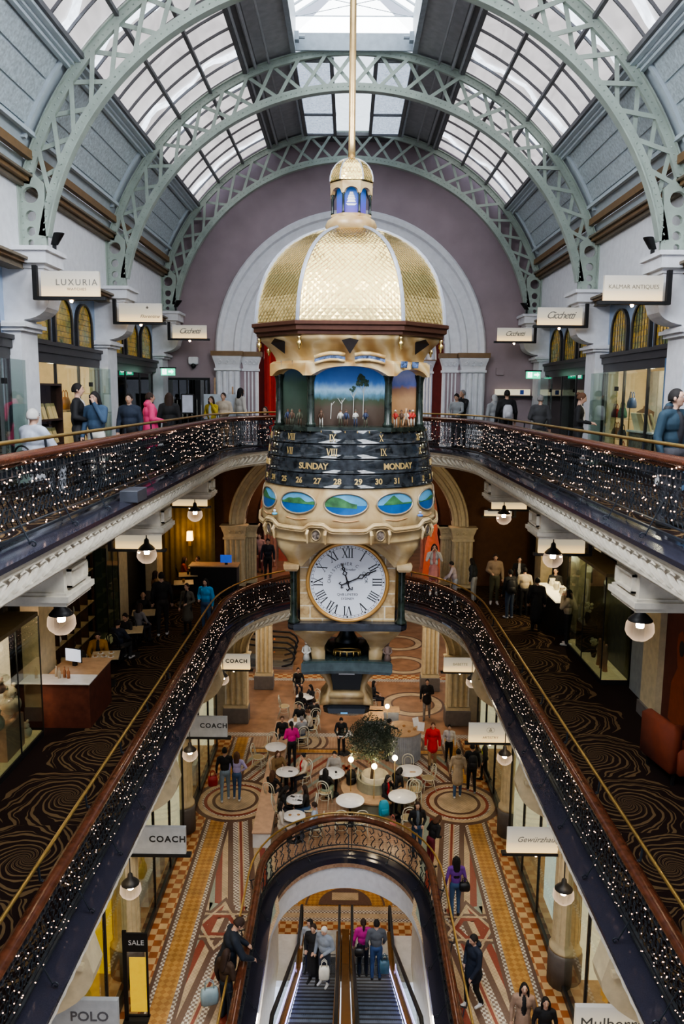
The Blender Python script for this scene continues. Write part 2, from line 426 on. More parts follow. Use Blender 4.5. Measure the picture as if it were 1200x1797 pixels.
# ---- consoles under the upper gallery
def console(sx, y, z):
    mb = MB().use(cream)
    X = lambda x: sx*x
    def bx(x0, x1, y0, y1, z0, z1): mb.box(min(X(x0), X(x1)), max(X(x0), X(x1)), y0, y1, z0, z1)
    bx(3.78, 6.6, y-.45, y+.45, z-.86, z-.5)
    bx(3.70, 6.6, y-.53, y+.53, z-.98, z-.90); bx(3.74, 6.6, y-.49, y+.49, z-.91, z-.86); bx(3.74, 6.6, y-.49, y+.49, z-1.04, z-.98)
    bx(3.72, 3.79, y-.34, y+.34, z-.82, z-.79); bx(3.72, 3.79, y-.34, y+.34, z-.60, z-.57)
    bx(3.72, 3.79, y-.34, y-.31, z-.82, z-.57); bx(3.72, 3.79, y+.31, y+.34, z-.82, z-.57)
    return struct(fixn(mb.build('trim_9')))
for y in GY[1:5]:
    for s in (-1, 1): console(s, y+.25, L2)

# ---- end wall with three stacked arches
def arch_loop(a, zc, b, z0, n=28):
    return [(a, z0)]+circ(0, zc, a, n, b, 0, PI, True)+[(-a, z0)]
def wall_xz(loops, m, y, th=.35):
    me = poly2d(loops, th/2); return MB().use(m).mesh(me, lambda p: (p[0], y+th/2-p[2], p[1])).use(m)
w = wall_xz([[(-7, L2), (7, L2), (7, 22.2), (-7, 22.2)], arch_loop(3.25, 13.95, 3.3, L2)[::-1]], mauve, YE); struct(w.build('wall_end'))
w = wall_xz([[(-8.6, L1), (8.6, L1), (8.6, 10.3), (-8.6, 10.3)], [(3.9, L1), (3.9, 7.7), (3.72, 8.7), (3.25, 9.5), (2.4, 10.05), (1.6, 10.25), (-1.6, 10.25), (-2.4, 10.05), (-3.25, 9.5), (-3.72, 8.7), (-3.9, 7.7), (-3.9, L1)]], brownwall, YF); struct(w.build('wall_end'))
w = wall_xz([[(-7, 0), (7, 0), (7, 4.95), (-7, 4.95)], arch_loop(3.85, 2.7, 2.15, 0)[::-1]], warmcream, YF); struct(w.build('wall_end'))

def archivolt(a, b, zc, z0, wid, m, n=40, y=YE, a0=0, a1=PI, zmax=99, steps=((0, .10), (.12, .16), (.2, .10), (.45, .14), (.62, .22), (.8, .14), (1, .20))):
    # mouldings concentric with the arch
    mb = MB().use(m, False); k = len(steps); rs = []
    for i in range(n+1):
        t = a0+(a1-a0)*i/n; r = []
        for f, d in steps:
            ra, rb = a+wid*f, b+wid*f; r.append((ra*math.cos(t), y-d, min(zmax, zc+rb*math.sin(t))))
        r.append(((a+wid)*math.cos(t), y+.02, min(zmax, zc+(b+wid)*math.sin(t)))); r.insert(0, (a*math.cos(t), y+.3, min(zmax, zc+b*math.sin(t))))
        rs.append(r)
    for i in range(n):
        for j in range(k+1): mb.add([rs[i][j], rs[i][j+1], rs[i+1][j+1], rs[i+1][j]], [(0, 1, 2, 3)])
    return mb
S = ((0, .12), (.10, .18), (.14, .10), (.36, .10), (.40, .2), (.52, .24), (.56, .16), (.80, .16), (.84, .26), (.95, .28), (1, .18))
struct(fixn(archivolt(3.25, 3.3, 13.95, L2, 1.38, white, steps=S).build('trim_10')))
struct(fixn(archivolt(3.88, 2.95, 7.7, L1, .6, warmcream, zmax=10.25, steps=S, y=YF).build('trim_11')))
struct(fixn(archivolt(3.83, 2.15, 2.7, 0, .55, warmcream, zmax=4.93, steps=S, y=YF).build('trim_12')))
# inner (second) arch further back
for y, z0, zc, a, b, m in ((31.5, L2, 13.9, 2.9, 2.9, white), (31.5, L1, 7.7, 3.1, 2.6, mat('dim_salmon_plaster', (.45, .22, .15), .6))):
    w = wall_xz([[(-7, z0), (7, z0), (7, z0+5 if z0 > 6 else z0+4.9), (-7, z0+5 if z0 > 6 else z0+4.9)], [(x, min(z, z0+4.85)) for x, z in arch_loop(a, zc, b, z0)][::-1]], mat('deep_red_wall', (.22, .03, .02), .7) if z0 > 6 else brownwall, y)
    struct(w.build('wall_back'))
    struct(fixn(archivolt(a, b, zc, z0, .5, m, y=y, zmax=z0+4.85).build('trim_13')))

# clustered pilasters carrying the end arches
def pilaster(x, y, z0, z1, w, d, m, plinth=None, ph=0, cap=.62, flutes=4, name='trim_14'):
    mb = MB().use(m)
    zb = z0
    if ph:
        mb.use(plinth); mb.bevbox(x-w/2-.06, x+w/2+.06, y-d-.06, y+.05, z0, z0+ph, .03); zb = z0+ph; mb.use(m)
    mb.box(x-w/2-.03, x+w/2+.03, y-d-.03, y, zb, zb+.12)
    mb.box(x-w/2, x+w/2, y-d+.05, y, zb+.12, z1-cap)
    fw = w/flutes
    for i in range(flutes):
        cx = x-w/2+fw*(i+.5); mb.smooth = True
        mb.rings([[(cx+fw*.42*math.cos(t), y-d+.06-fw*.55*math.sin(t), z) for t in [PI*k/6 for k in range(7)]] for z in (zb+.16, z1-cap-.05)], False, False)
        mb.smooth = False
    zc = z1-cap
    mb.box(x-w/2-.04, x+w/2+.04, y-d-.04, y, zc-.03, zc+.05)
    mb.rings([[(x-ww/2, y, z), (x-ww/2, y-dd, z), (x+ww/2, y-dd, z), (x+ww/2, y, z)] for ww, dd, z in ((w, d, zc+.05), (w+.03, d+.02, zc+.18), (w+.16, d+.10, zc+.38), (w+.2, d+.12, zc+.46))])
    for k in range(3):
        xx = x+(k-1)*w*.3
        mb.tube([(xx-.06, y-d-.06, zc+.28), (xx, y-d-.08, zc+.34), (xx+.06, y-d-.07, zc+.28), (xx+.02, y-d-.05, zc+.2), (xx-.05, y-d-.05, zc+.22)], .02, 5)
    mb.use(ochre if z0 > 9 else m); mb.box(x-w/2-.14, x+w/2+.14, y-d-.14, y, zc+.46, z1)
    return struct(mb.build(name))
for s in (-1, 1):
    pilaster(s*4.2, YE, L2, 13.95, .8, .35, white); pilaster(s*3.45, YE+.3, L2, 13.95, .5, .3, white, name='trim_15')
    pilaster(s*4.25, YF, L1, 7.7, .75, .4, warmcream, cap=.5); pilaster(s*3.7, YF+.35, L1, 7.6, .4, .3, warmcream, cap=.4, name='trim_15')
    pilaster(s*4.25, YF, 0, 2.72, .85, .5, warmcream, greypl, .62, cap=.5)
    pilaster(s*3.55, 32.3, 0, 3.4, .7, .4, warmcream, greypl, .62, cap=.5, name='trim_16')
    pilaster(s*3.2, 31.5, L1, 7.7, .5, .3, mat('dim_salmon_plaster'), cap=.4, name='trim_16')
    pilaster(s*3.0, 31.5, L2, 13.9, .5, .3, white, cap=.5, name='trim_16')
# far closing walls
for y, z0, z1, m in ((44.2, -.1, 5, brownwall), (44, L1, 10.4, brownwall), (44, L2, 16, mauve), (52, -.2, 5, brownwall)):
    struct(MB().use(m).box(-7, 7, y, y+.2, z0, z1).build('wall_back'))
struct(MB().use(white).box(-7, 7, 27.8, 44.2, 16, 16.2).build('ceiling'))

# ---- side walls
for s, nm in ((-1, 'wall_left'), (1, 'wall_right')):
    def bx(mb, x0, x1, y0, y1, z0, z1): mb.box(min(s*x0, s*x1), max(s*x0, s*x1), y0, y1, z0, z1)
    mb = MB().use(white); bx(mb, 6.33, 6.6, -5, YE, 14.98, 16.42)                  # frieze wall above the shops
    mb.use(white); bx(mb, 6.3, 7.0, -5, YE, 14.90, 14.98)
    mb.use(paleblue); bx(mb, 6.62, 6.7, -5, YE, 13.58, 14.92)                     # blue spandrel round the stained glass
    struct(fixn(mb.build(nm)))
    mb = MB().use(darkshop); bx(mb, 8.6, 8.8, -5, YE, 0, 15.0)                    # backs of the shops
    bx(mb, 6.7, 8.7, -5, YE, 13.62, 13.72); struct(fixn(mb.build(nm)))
    # shop partitions
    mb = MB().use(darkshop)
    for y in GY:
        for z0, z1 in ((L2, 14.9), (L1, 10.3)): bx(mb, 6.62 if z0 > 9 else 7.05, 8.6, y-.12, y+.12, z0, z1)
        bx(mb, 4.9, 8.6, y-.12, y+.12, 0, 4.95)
    struct(fixn(mb.build(nm)))
    mb = MB().use(olive)                                                           # olive/gold stepped cornice
    for x0, x1, z0, z1, m in ((6.22, 6.4, 16.36, 16.44, olive), (6.12, 6.4, 16.44, 16.52, ochre), (6.05, 6.4, 16.52, 16.56, olive), (6.2, 6.5, 14.80, 14.90, olive), (6.12, 6.5, 14.90, 14.95, ochre), (6.05, 6.5, 14.95, 15.0, olive)):
        mb.use(m); bx(mb, x0, x1, -5, YE-.1, z0, z1)
    struct(fixn(mb.build('trim_17')))
    # upper gallery pilasters with scrolled brackets and capitals
    for y in GY:
        mb = MB().use(white); yy = min(y, YE-.5)
        bx(mb, 6.28, 6.62, yy-.40, yy+.40, L2+.3, 13.75)
        bx(mb, 6.23, 6.62, yy-.45, yy+.45, L2, L2+.3)
        bx(mb, 6.2, 6.62, yy-.46, yy+.46, 13.66, 13.73); bx(mb, 6.13, 6.62, yy-.52, yy+.52, 13.73, 13.80); bx(mb, 6.2, 6.62, yy-.45, yy+.45, 13.8, 13.84)
        prof = [(6.62, 13.84), (6.26, 13.84)]+[(6.26-.02-.46*math.sin(PI/2*k/6)**1.2, 13.84+.04+.30*(1-math.cos(PI/2*k/6))) for k in range(7)]+[(5.72, 14.35), (5.82, 14.62), (5.84, 14.86), (6.62, 14.86)]
        me = poly2d([prof], .3); mb.mesh(me, lambda p: (s*p[0], yy+p[2], p[1]))
        bx(mb, 5.80, 6.62, yy-.34, yy+.34, 14.82, 14.9); bx(mb, 5.72, 6.62, yy-.46, yy+.46, 14.9, 15.12); bx(mb, 5.66, 6.62, yy-.52, yy+.52, 15.12, 15.2)
        struct(fixn(mb.build('trim_18')))
        mb = MB().use(warmcream)
        yp = {10.2: 11.0, 15.5: 16.6, 20.9: 22.5}.get(y, yy); bx(mb, 6.65, 7.05, yp-.42, yp+.42, L1+.3, 10.3); mb.use(greypl); bx(mb, 6.6, 7.05, yp-.47, yp+.47, L1, L1+.3)
        struct(fixn(mb.build('trim_19')))
    # dark shopfront transom
    mb = MB().use(darkglassm); bx(mb, 6.45, 6.7, -5, YE, 13.34, 13.5); bx(mb, 6.4, 6.7, -5, YE, 13.5, 13.58); bx(mb, 6.5, 6.7, -5, YE, 13.2, 13.34); struct(fixn(mb.build('trim_20')))

# ---- three-light stained glass windows per bay
def stained_():
    m, t, b = nt('amber_stained_glass'); co = objco(t)
    n1 = N(t, 'ShaderNodeTexNoise', i_Scale=1.4); t.links.new(co, n1.inputs['Vector'])
    br = N(t, 'ShaderNodeTexChecker', i_Scale=9.0); br.inputs[1].default_value = (1, 1, 1, 1); br.inputs[2].default_value = (.6, .7, .6, 1); t.links.new(co, br.inputs[0])
    mx = N(t, 'ShaderNodeMix', data_type='RGBA', blend_type='MULTIPLY'); mx.inputs[0].default_value = .7
    t.links.new(ramp(t, n1.outputs[0], [(.35, (.06, .08, .03)), (.5, (.30, .18, .03)), (.65, (.14, .14, .05))]), mx.inputs[6]); t.links.new(br.outputs[0], mx.inputs[7])
    t.links.new(mx.outputs[2], b.inputs['Base Color']); t.links.new(mx.outputs[2], b.inputs['Emission Color']); b.inputs['Emission Strength'].default_value = .4
    b.inputs['Roughness'].default_value = .2; m.cycles.emission_sampling = 'NONE'; return m
stained = stained_()
wn = 0
for s in (-1, 1):
    for k in range(1, 5):
        y0, y1 = GY[k]+.55, GY[k+1]-.55; wd = (y1-y0)/3
        for j in range(3):
            wn += 1; c = y0+wd*(j+.5); hw = wd/2-.12; zs = 14.05; top = .60
            X = s*6.6
            arch = [(c+hw, 13.58)]+[(c+hw*math.cos(t), zs+top*math.sin(t)**.85) for t in [PI*i/14 for i in range(15)]]+[(c-hw, 13.58)]
            inn = [(c+(y-c)*.84, 13.62+(z-13.58)*.93) for y, z in arch]
            me = poly2d([arch, inn[::-1]], .06); mb = MB().use(darkglassm).mesh(me, lambda p: (X+p[2], p[0], p[1]))
            fr = struct(mb.build('window_%d' % wn))
            me = poly2d([inn], .008); MB().use(stained).mesh(me, lambda p: (X+p[2]-s*.01, p[0], p[1])).build('pane', fr)
            mb = MB().use(darkglassm)
            for i in range(1, 6):
                yy = c-hw*.84+hw*1.68*i/6; h = zs+top*.93*max(0, 1-((yy-c)/hw)**2)**.45-.03
                mb.box(X-.018-.01, X+.018-.0, yy-.006, yy+.006, 13.62, h)
            for i in range(1, 7):
                zz = 13.62+.13*i
                q = 1 if zz < zs else math.sqrt(max(0, 1-((zz-zs)/top)**2)); mb.box(X-.02, X+.02, c-hw*.84*q, c+hw*.84*q, zz-.005, zz+.005)
            mb.build('leading', fr)
# ---- vault
VC, VR = 14.53, 6.6
def vp_(a, r=VR): return (r*math.cos(a), VC+r*math.sin(a))
def vault_strip(mb, s, a0, a1, y0, y1, r=VR, n=6, th=.06):
    rs = []
    for i in range(n+1):
        a = a0+(a1-a0)*i/n; x, z = vp_(a, r); x2, z2 = vp_(a, r+th); rs.append([(s*x, y0, z), (s*x, y1, z), (s*x2, y1, z2), (s*x2, y0, z2)])
    mb.rings(rs)
A = [R(v) for v in (16.5, 20.5, 22.2, 25.0, 36.2, 39.2, 65.4, 68.5, 77.0)]
for s in (-1, 1):
    mb = MB().use(mould_m, False)
    vault_strip(mb, s, R(15), A[1], -5, YE, VR+.02); vault_strip(mb, s, A[2], A[5], -5, YE, VR+.05, 8)
    for a, r in ((A[3]-.010, .04), (A[4]+.008, .04), (A[5]-.012, .09), (A[5]-.03, .05)):
        x, z = vp_(a, VR-.02); mb.box(min(s*x-r, s*x+r), max(s*x-r, s*x+r), -5, YE, z-r, z+r)
    mb.use(ochre); x, z = vp_((A[1]+A[2])/2, VR-.05); mb.box(s*x-.06, s*x+.06, -5, YE, z-.09, z+.07)
    struct(fixn(mb.build('ceiling')))
    mb = MB().use(darkgrey); vault_strip(mb, s, A[6], A[7], -5, YE, VR-.05, 2, .25)
    mb.use(mat('mid_grey_duct', (.36, .37, .39), .45)); vault_strip(mb, s, A[7], A[8], -5, YE, VR-.02, 4, .1)
    for a in (A[6]+.01, A[7]-.012): x, z = vp_(a, VR-.1); mb.tube([(s*x, -5, z), (s*x, YE, z)], .045, 6)
    x, z = vp_(R(71), VR-.12); mb.tube([(s*x, -5, z), (s*x, YE, z)], .03, 6)
    struct(fixn(mb.build('ceiling')))
    for k in range(0, 5):   # pressed-metal panels between the trusses
        y0, y1 = GY[k]+.32, GY[k+1]-.32
        mb = MB().use(panel_m, False)
        for j in range(3):
            a0 = A[3]+(A[4]-A[3])*j/3; a1 = A[3]+(A[4]-A[3])*(j+1)/3
            vault_strip(mb, s, a0+.004, a1-.004, y0+.12, y1-.12, VR+.02, 2, .04)
        mb.use(mould_m)
        for yy in (y0, y1):
            rs = []
            for i in range(9):
                x, z = vp_(A[2]+(A[4]-A[2])*i/8+.02, VR-.02); rs.append([(s*x, yy-.05, z), (s*x, yy+.05, z), (s*(x+.08), yy+.05, z), (s*(x+.08), yy-.05, z)])
            mb.rings(rs)
        struct(fixn(mb.build('ceiling')))
brightpane = sky_pane('sunny_skylight_glass', (.92, .95, 1.0), 23, 1.2, .1)  # over-bright panes for the unseen near bays, added as frontal fill light
sidepane = sky_pane('rippled_skylight_glass', (.56, .53, .535), 1.25, 2.2, .2, (1, .35, 1))
streak = sky_pane('bright_skylight_streak', (.85, .93, 1.05), 2.2, 3.0, .3)
toppane = sky_pane('lantern_glass', (.93, .97, 1.0), 4.5, .8, .06)
obscure = sky_pane('obscured_roof_glass', (.42, .50, .62), 1.3, 16, .4)
for s in (-1, 1):
    for k in range(0, 5):
        wn += 1; y0, y1 = GY[k]+.02, GY[k+1]-.02
        mb = MB().use(barm, False)
        for j in range(0, 8):
            yy = y0+(y1-y0)*j/7; rs = []
            for i in range(11):
                a = A[5]+(A[6]-A[5])*i/10; x, z = vp_(a, VR-.01); x2, z2 = vp_(a, VR-.06)
                rs.append([(s*x, yy-.016, z), (s*x, yy+.016, z), (s*x2, yy+.016, z2), (s*x2, yy-.016, z2)])
            mb.rings(rs)
        for f, w_ in ((1/3, .038), (2/3, .038), (0, .05), (1, .05)):
            x, z = vp_(A[5]+(A[6]-A[5])*f, VR-.09); mb.box(s*x-w_, s*x+w_, y0, y1, z-w_, z+w_)
        fr = struct(fixn(mb.build('window_%d' % wn)))
        mb = MB().use(sidepane if k > 1 else brightpane, True); vault_strip(mb, s, A[5], A[6], y0, y1, VR+.02, 12, .02); fixn(mb.build('pane', fr))
        mb = MB().use(streak, True)      # wavy strips laid on the pane, glowing brighter than the rest
        for q, yc, wv in ((0, y0+.55, .28), (1, y1-1.0, .22)):
            rs = []
            for i in range(15):
                a = A[5]+(A[6]-A[5])*i/14; x, z = vp_(a, VR-.004); o = .16*math.sin(a*23+k*2+q*1.3+s)+.07*math.sin(a*51+k)
                rs.append([(s*x, yc+o-wv*(.6+.4*math.sin(a*17+q)), z), (s*x, yc+o+wv*.6, z)])
            for i in range(14): mb.add([rs[i][0], rs[i][1], rs[i+1][1], rs[i+1][0]], [(0, 1, 2, 3)])
        mb.build('clear_strip', fr)
# ---- ridge lantern
whitebar = mat('white_roof_bar', (.35, .40, .45), .5)
for k in range(0, 4):
    wn += 1; y0, y1 = GY[k]+.15, GY[k+1]-.15
    mb = MB().use(whitebar)
    for s in (-1, 1):
        mb.box(s*1.5-.06, s*1.5+.06, y0, y1, 20.85, 21.75); mb.box(s*.62-.06, s*.62+.06, y0, y1, 22.05, 22.17)
        for j in range(12):
            yy = y0+(y1-y0)*j/11; mb.bar((s*1.5, yy, 21.72), (0, yy, 22.62), .035, .06, (0, 1, 0))
        for j in (0, 1, 2):
            yy = y0+.3+(y1-y0-.6)*j/2
            mb.box(s*1.44-.1, s*1.44+.1, yy-.1, yy+.1, 21.0, 21.2); mb.tube([(s*1.44, yy, 21.1), (s*1.2, yy, 21.1)], .05, 8)
    for j in range(5):
        yy = y0+(y1-y0)*j/4
        mb.tube([(-1.45, yy, 21.7), (1.45, yy, 21.7)], .015, 5)
        if j < 4:
            y2 = y0+(y1-y0)*(j+1)/4; mb.tube([(-1.45, yy, 21.68), (1.45, y2, 21.68)], .01, 4); mb.tube([(1.45, yy, 21.68), (-1.45, y2, 21.68)], .01, 4)
    mb.box(-.05, .05, y0, y1, 22.5, 22.62); mb.box(-1.5, 1.5, y0, y0+.05, 20.9, 21.3); mb.box(-1.5, 1.5, y1-.05, y1, 20.9, 21.3)
    fr = struct(mb.build('window_%d' % wn))
    mb = MB().use(toppane)
    for s in (-1, 1): mb.quad((s*1.52, y0, 21.75), (s*1.52, y1, 21.75), (0, y1, 22.66), (0, y0, 22.66))
    if k == 3: mb.quad((-1.5, y1+.1, 21.3), (1.5, y1+.1, 21.3), (0, y1+.1, 22.66), (0, y1+.1, 22.66)).box(-1.5, 1.5, y1+.1, y1+.12, 21.3, 21.75)
    mb.build('pane', fr)
wn += 1; y0, y1 = GY[4]+.1, GY[5]-.3; mb = MB().use(darkgrey)
for x in (-1.5, -.56, .56, 1.5): mb.box(x-.05, x+.05, y0, y1, 20.72, 20.86)
for yy in (y0, y0+2.0, y0+3.8, y1): mb.box(-1.55, -.5, yy-.03, yy+.03, 20.74, 20.84); mb.box(.5, 1.55, yy-.03, yy+.03, 20.74, 20.84)
mb.box(-.56, .56, y1-.04, y1+.04, 20.74, 20.84)
mb.use(whitebar); mb.box(-1.62, -1.56, y0, y1, 20.7, 21.1); mb.box(1.56, 1.62, y0, y1, 20.7, 21.1)
fr = struct(mb.build('window_%d' % wn))
mb = MB().use(obscure).box(-1.47, -.6, y0, y1, 20.8, 20.82).box(.6, 1.47, y0, y1, 20.8, 20.82); mb.use(sky_pane('pale_roof_glass', (.75, .85, .95), 1.6, 9, .1)).box(-.52, .52, y0, y1, 20.9, 20.92); mb.build('pane', fr)
struct(MB().use(darkgrey).box(-1.7, 1.7, YE-.4, YE, 20.8, 22.0).build('ceiling'))

# ---- lattice arch trusses
def ell(a, b, t): return (a*math.cos(t), VC+b*math.sin(t))
def truss(y, label, first=None):
    t = empty('arch_truss', label, 'roof truss', (0, y, 15.2), 0, None)
    z0 = -15.2
    def chord(a, b, w, inner):
        mb = MB().use(truss_m, False); n = 64; T0 = R(9.5) if inner else R(17)
        rs = []; r2 = []
        for i in range(n+1):
            tt = T0+(PI-2*T0)*i/n; sg = 1
            (x, z), (x2, z2) = ell(a, b, tt), ell(a+w, b+w, tt)
            rs.append([(x, -.05, z+z0), (x, .05, z+z0), (x2, .05, z2+z0), (x2, -.05, z2+z0)])
            e = -.03 if inner else w
            (x3, z3), (x4, z4) = ell(a+e, b+e, tt), ell(a+e+.03, b+e+.03, tt)
            r2.append([(x3, -.10, z3+z0), (x3, .10, z3+z0), (x4, .10, z4+z0), (x4, -.10, z4+z0)])
        mb.rings(rs); mb.rings(r2)
        # rivets
        for i in range(0, n*2):
            tt = T0+(PI-2*T0)*i/n/2; x, z = ell(a+w*.5, b+w*.5, tt); mb.ball((x, -.055, z+z0), .018, 5, 3)
        return mb
    fixn(part('inner_chord', t, chord(5.90, 5.52, .17, True))); fixn(part('outer_chord', t, chord(6.40, 6.34, .15, False)))
    mb = MB().use(truss_m); n = 24; T0 = R(17)
    for i in range(n):
        t0, t1 = T0+(PI-2*T0)*i/n, T0+(PI-2*T0)*(i+1)/n
        for q, (ta, tb) in enumerate(((t0, t1), (t1, t0))):
            p, q2 = ell(6.0, 5.62, ta), ell(6.44, 6.40, tb)
            yy = -.04 if q else .04
            mb.bar((p[0], yy, p[1]+z0), (q2[0], yy, q2[1]+z0), .025, .082, (p[1]-q2[1], 0, q2[0]-p[0]))
        # (bars lie flat in the plane of the arch)
    part('lattice', t, mb)
    for s in (-1, 1):
        out = [(6.33, 0), (5.84, 0), (5.86, .5), (5.84, 1.2), (6.05, 1.40), (6.33, 1.40)]
        holes = [circ(6.11, 1.0, .15, 16), circ(6.12, .62, .1, 14), circ(6.13, .34, .085, 14), circ(6.14, .13, .06, 12)]
        me = poly2d([out]+[h[::-1] for h in holes], .05)
        mb = MB().use(truss_m).mesh(me, lambda p: (s*p[0], p[2], p[1]))
        mb.box(min(s*6.30, s*6.36), max(s*6.30, s*6.36), -.15, .15, 0, 2.6)
        for i in range(9):
            mb.ball((s*(5.93-.02*i), -.055, .1+.13*i), .018, 5, 3); mb.ball((s*6.27, -.055, .1+.13*i), .018, 5, 3)
        fixn(part('foot_plate', t, mb))
    return t
truss(GY[3], 'sage green riveted lattice arch nearest the camera, its crown above the picture')
truss(GY[4], 'sage green lattice arch crossing under the bright lantern, second of three')
truss(GY[5], 'farthest sage green lattice arch, hard against the mauve end wall')
# ---- lower ground well under the opening
lg = mat('lit_cream_wall', (.72, .62, .45), .45)
mb = MB().use(lg)
for s in (-1, 1): mb.box(min(s*2.0, s*2.15), max(s*2.0, s*2.15), 5, 21.2, -4.5, -.85)
mb.box(-6, -2.0, 21.2, 21.3, -4.5, -.13); mb.box(2.0, 6, 21.2, 21.3, -4.5, -.13)
struct(mb.build('wall_well'))
mb = MB().use(whitegloss).box(-6, 6, 20.6, 22.6, -4.7, -4.5); mb.use(chk).box(-6, 6, 22.6, 23.2, -4.7, -4.5); mb.use(tanm).box(-6, 6, 23.2, 24.0, -4.7, -4.5)
mb.use(dotm).box(-6, 6, 23.25, 23.4, -4.7, -4.495); mb.box(-6, 6, 23.65, 23.8, -4.7, -4.495); mb.use(amberm).box(-6, 6, 24.0, 32, -4.7, -4.5)
for r, m, z in ((1.7, dotm, -4.494), (1.6, amberm, -4.49), (1.35, mbrownm, -4.486), (1.28, amberm, -4.482), (.9, mbrownm, -4.479)): mb.use(m); flat(mb, [(x, 24.05+y) for x, y in circ(0, 0, r, 24, None, 0, PI, True)], z)
mb.use(tanm).box(-.45, .45, 24.3, 24.7, -4.49, -4.474)
struct(mb.build('floor'))
struct(MB().use(lg).box(-6, 6, 32, 32.2, -4.6, -.1).build('wall_well'))

# ================================================================ balustrades
def crop_path(path, ymin): return [(p, n) for p, n in path if p[1] >= ymin]
def balustrade(name, label, z, evk, ymin, zb=.14, zt=1.0, brass_u=.22, brass_z=1.18, lights=True, dense=True, off=.02, tape=1.0):
    t = empty(name, label, 'railing', (0, 0, z))
    path = crop_path(voidpath(off, step=.15, **evk), ymin)
    mb = MB().use(wood, True)
    prof = [(.10*math.cos(a), zt+.035+.06*math.sin(a)) for a in [2*PI*i/10 for i in range(10)]]
    mb.sweep(prof, path); mb.smooth = False; mb.sweep([(-.04, zt-.05), (.04, zt-.05), (.04, zt), (-.04, zt)], path)
    fixn(part('handrail', t, mb))
    mb = MB().use(iron)
    for zz, h in ((zb, .03), (zt-.06, .025), (zt-.17, .015), (zb+.12, .015)): mb.sweep([(-.02, zz), (.02, zz), (.02, zz+h), (-.02, zz+h)], path)
    # balusters and scrolls evenly spaced by arc length
    fine = crop_path(voidpath(off, step=.13, **evk), ymin)
    for i, (p, n) in enumerate(fine):
        tx, ty = -n[1], n[0]; far = p[1] > 8
        def at(s, zz, u=0): return (p[0]+tx*s+n[0]*u, p[1]+ty*s+n[1]*u, zz)
        mb.bar(at(0, zb-.1), at(0, zt-.04), .014 if dense else .032, .014 if dense else .032)
        if dense:
            for sg in (-1, 1):
                for c0, rr in ((.30, .055), (.52, .055), (.72, .05)):
                    pts = [at(sg*.03+rr*.8*math.cos(a)*(1-.10*k), zb+c0+sg*.04+rr*math.sin(a)*(1-.10*k)) for k, a in enumerate([sg*i2*.95+.4 for i2 in range(7)])]
                    mb.tube(pts, .009, 3, caps=False)
            mb.tube([at(.0, zb+.15), at(.055, zb+.22), at(.0, zb+.30), at(-.055, zb+.38), at(0, zb+.46)], .008, 3, caps=False)
            mb.box(p[0]-.018, p[0]+.018, p[1]-.018, p[1]+.018, zt-.155, zt-.085)
        elif i % 2 == 0:
            mb.tube([at(-.09, zb+.2), at(-.03, zb+.12), at(.04, zb+.2), at(0, zb+.3), at(-.07, zb+.4), at(0, zb+.48), at(.06, zb+.42)], .015, 4, caps=False)
            mb.tube([at(.09, zb+.6), at(.03, zb+.52), at(-.04, zb+.6), at(0, zb+.7), at(.07, zb+.75)], .015, 4, caps=False)
    part('ironwork', t, mb)
    # brass grab rail on stand-off posts, on the walkway side
    bp = crop_path(voidpath(off+brass_u, step=.3, **evk), ymin)
    mb = MB().use(brass, True); mb.tube([(p[0], p[1], brass_z) for p, n in bp], .026, 7); part('grab_rail', t, mb)
    for i, (p, n) in enumerate(bp):
        if i % 6 == 3:
            mb = MB().use(iron); mb.tube([(p[0], p[1], brass_z), (p[0]-n[0]*.02, p[1]-n[1]*.02, brass_z-.22), (p[0]-n[0]*brass_u*.9, p[1]-n[1]*brass_u*.9, zt-.1)], .018, 5)
            mb.tube([(p[0]-n[0]*.05, p[1]-n[1]*.05, brass_z-.2), (p[0]-n[0]*.12, p[1]-n[1]*.12, .3), (p[0]-n[0]*brass_u*.8, p[1]-n[1]*brass_u*.8, .1)], .012, 4); part('rail_bracket', t, mb)
    # raking stays with a scrolled foot out on the ledge
    bp = crop_path(voidpath(off, step=.15, **evk), ymin); k = 0
    for i, (p, n) in enumerate(bp):
        if i % 9 == 4:
            k += 1
            mb = MB().use(iron); at = lambda u, zz: (p[0]-n[0]*u, p[1]-n[1]*u, zz)
            e = .2
            sp = [at(.24*e/.2-.045*math.cos(a)*(1-.09*j), .11+.045*math.sin(a)*(1-.09*j)) for j, a in enumerate([q*.8 for q in range(9)])]
            mb.tube([at(.0, .55), at(e-.0, .13)]+sp, .010, 5); part('stay', t, mb)
    return t
up = balustrade('balustrade', 'wrought iron balustrade with wood handrail around the topmost gallery', L2, {}, -1.8)
lo = balustrade('balustrade', 'wrought iron balustrade with wood handrail around the middle gallery, above the mosaic floor', L1, {}, 1.0)
es = balustrade('balustrade', 'curved iron balustrade round the escalator well in the mosaic floor', 0, EV, 5.5, zb=.12, dense=False, brass_u=.26, brass_z=1.05, off=.04)
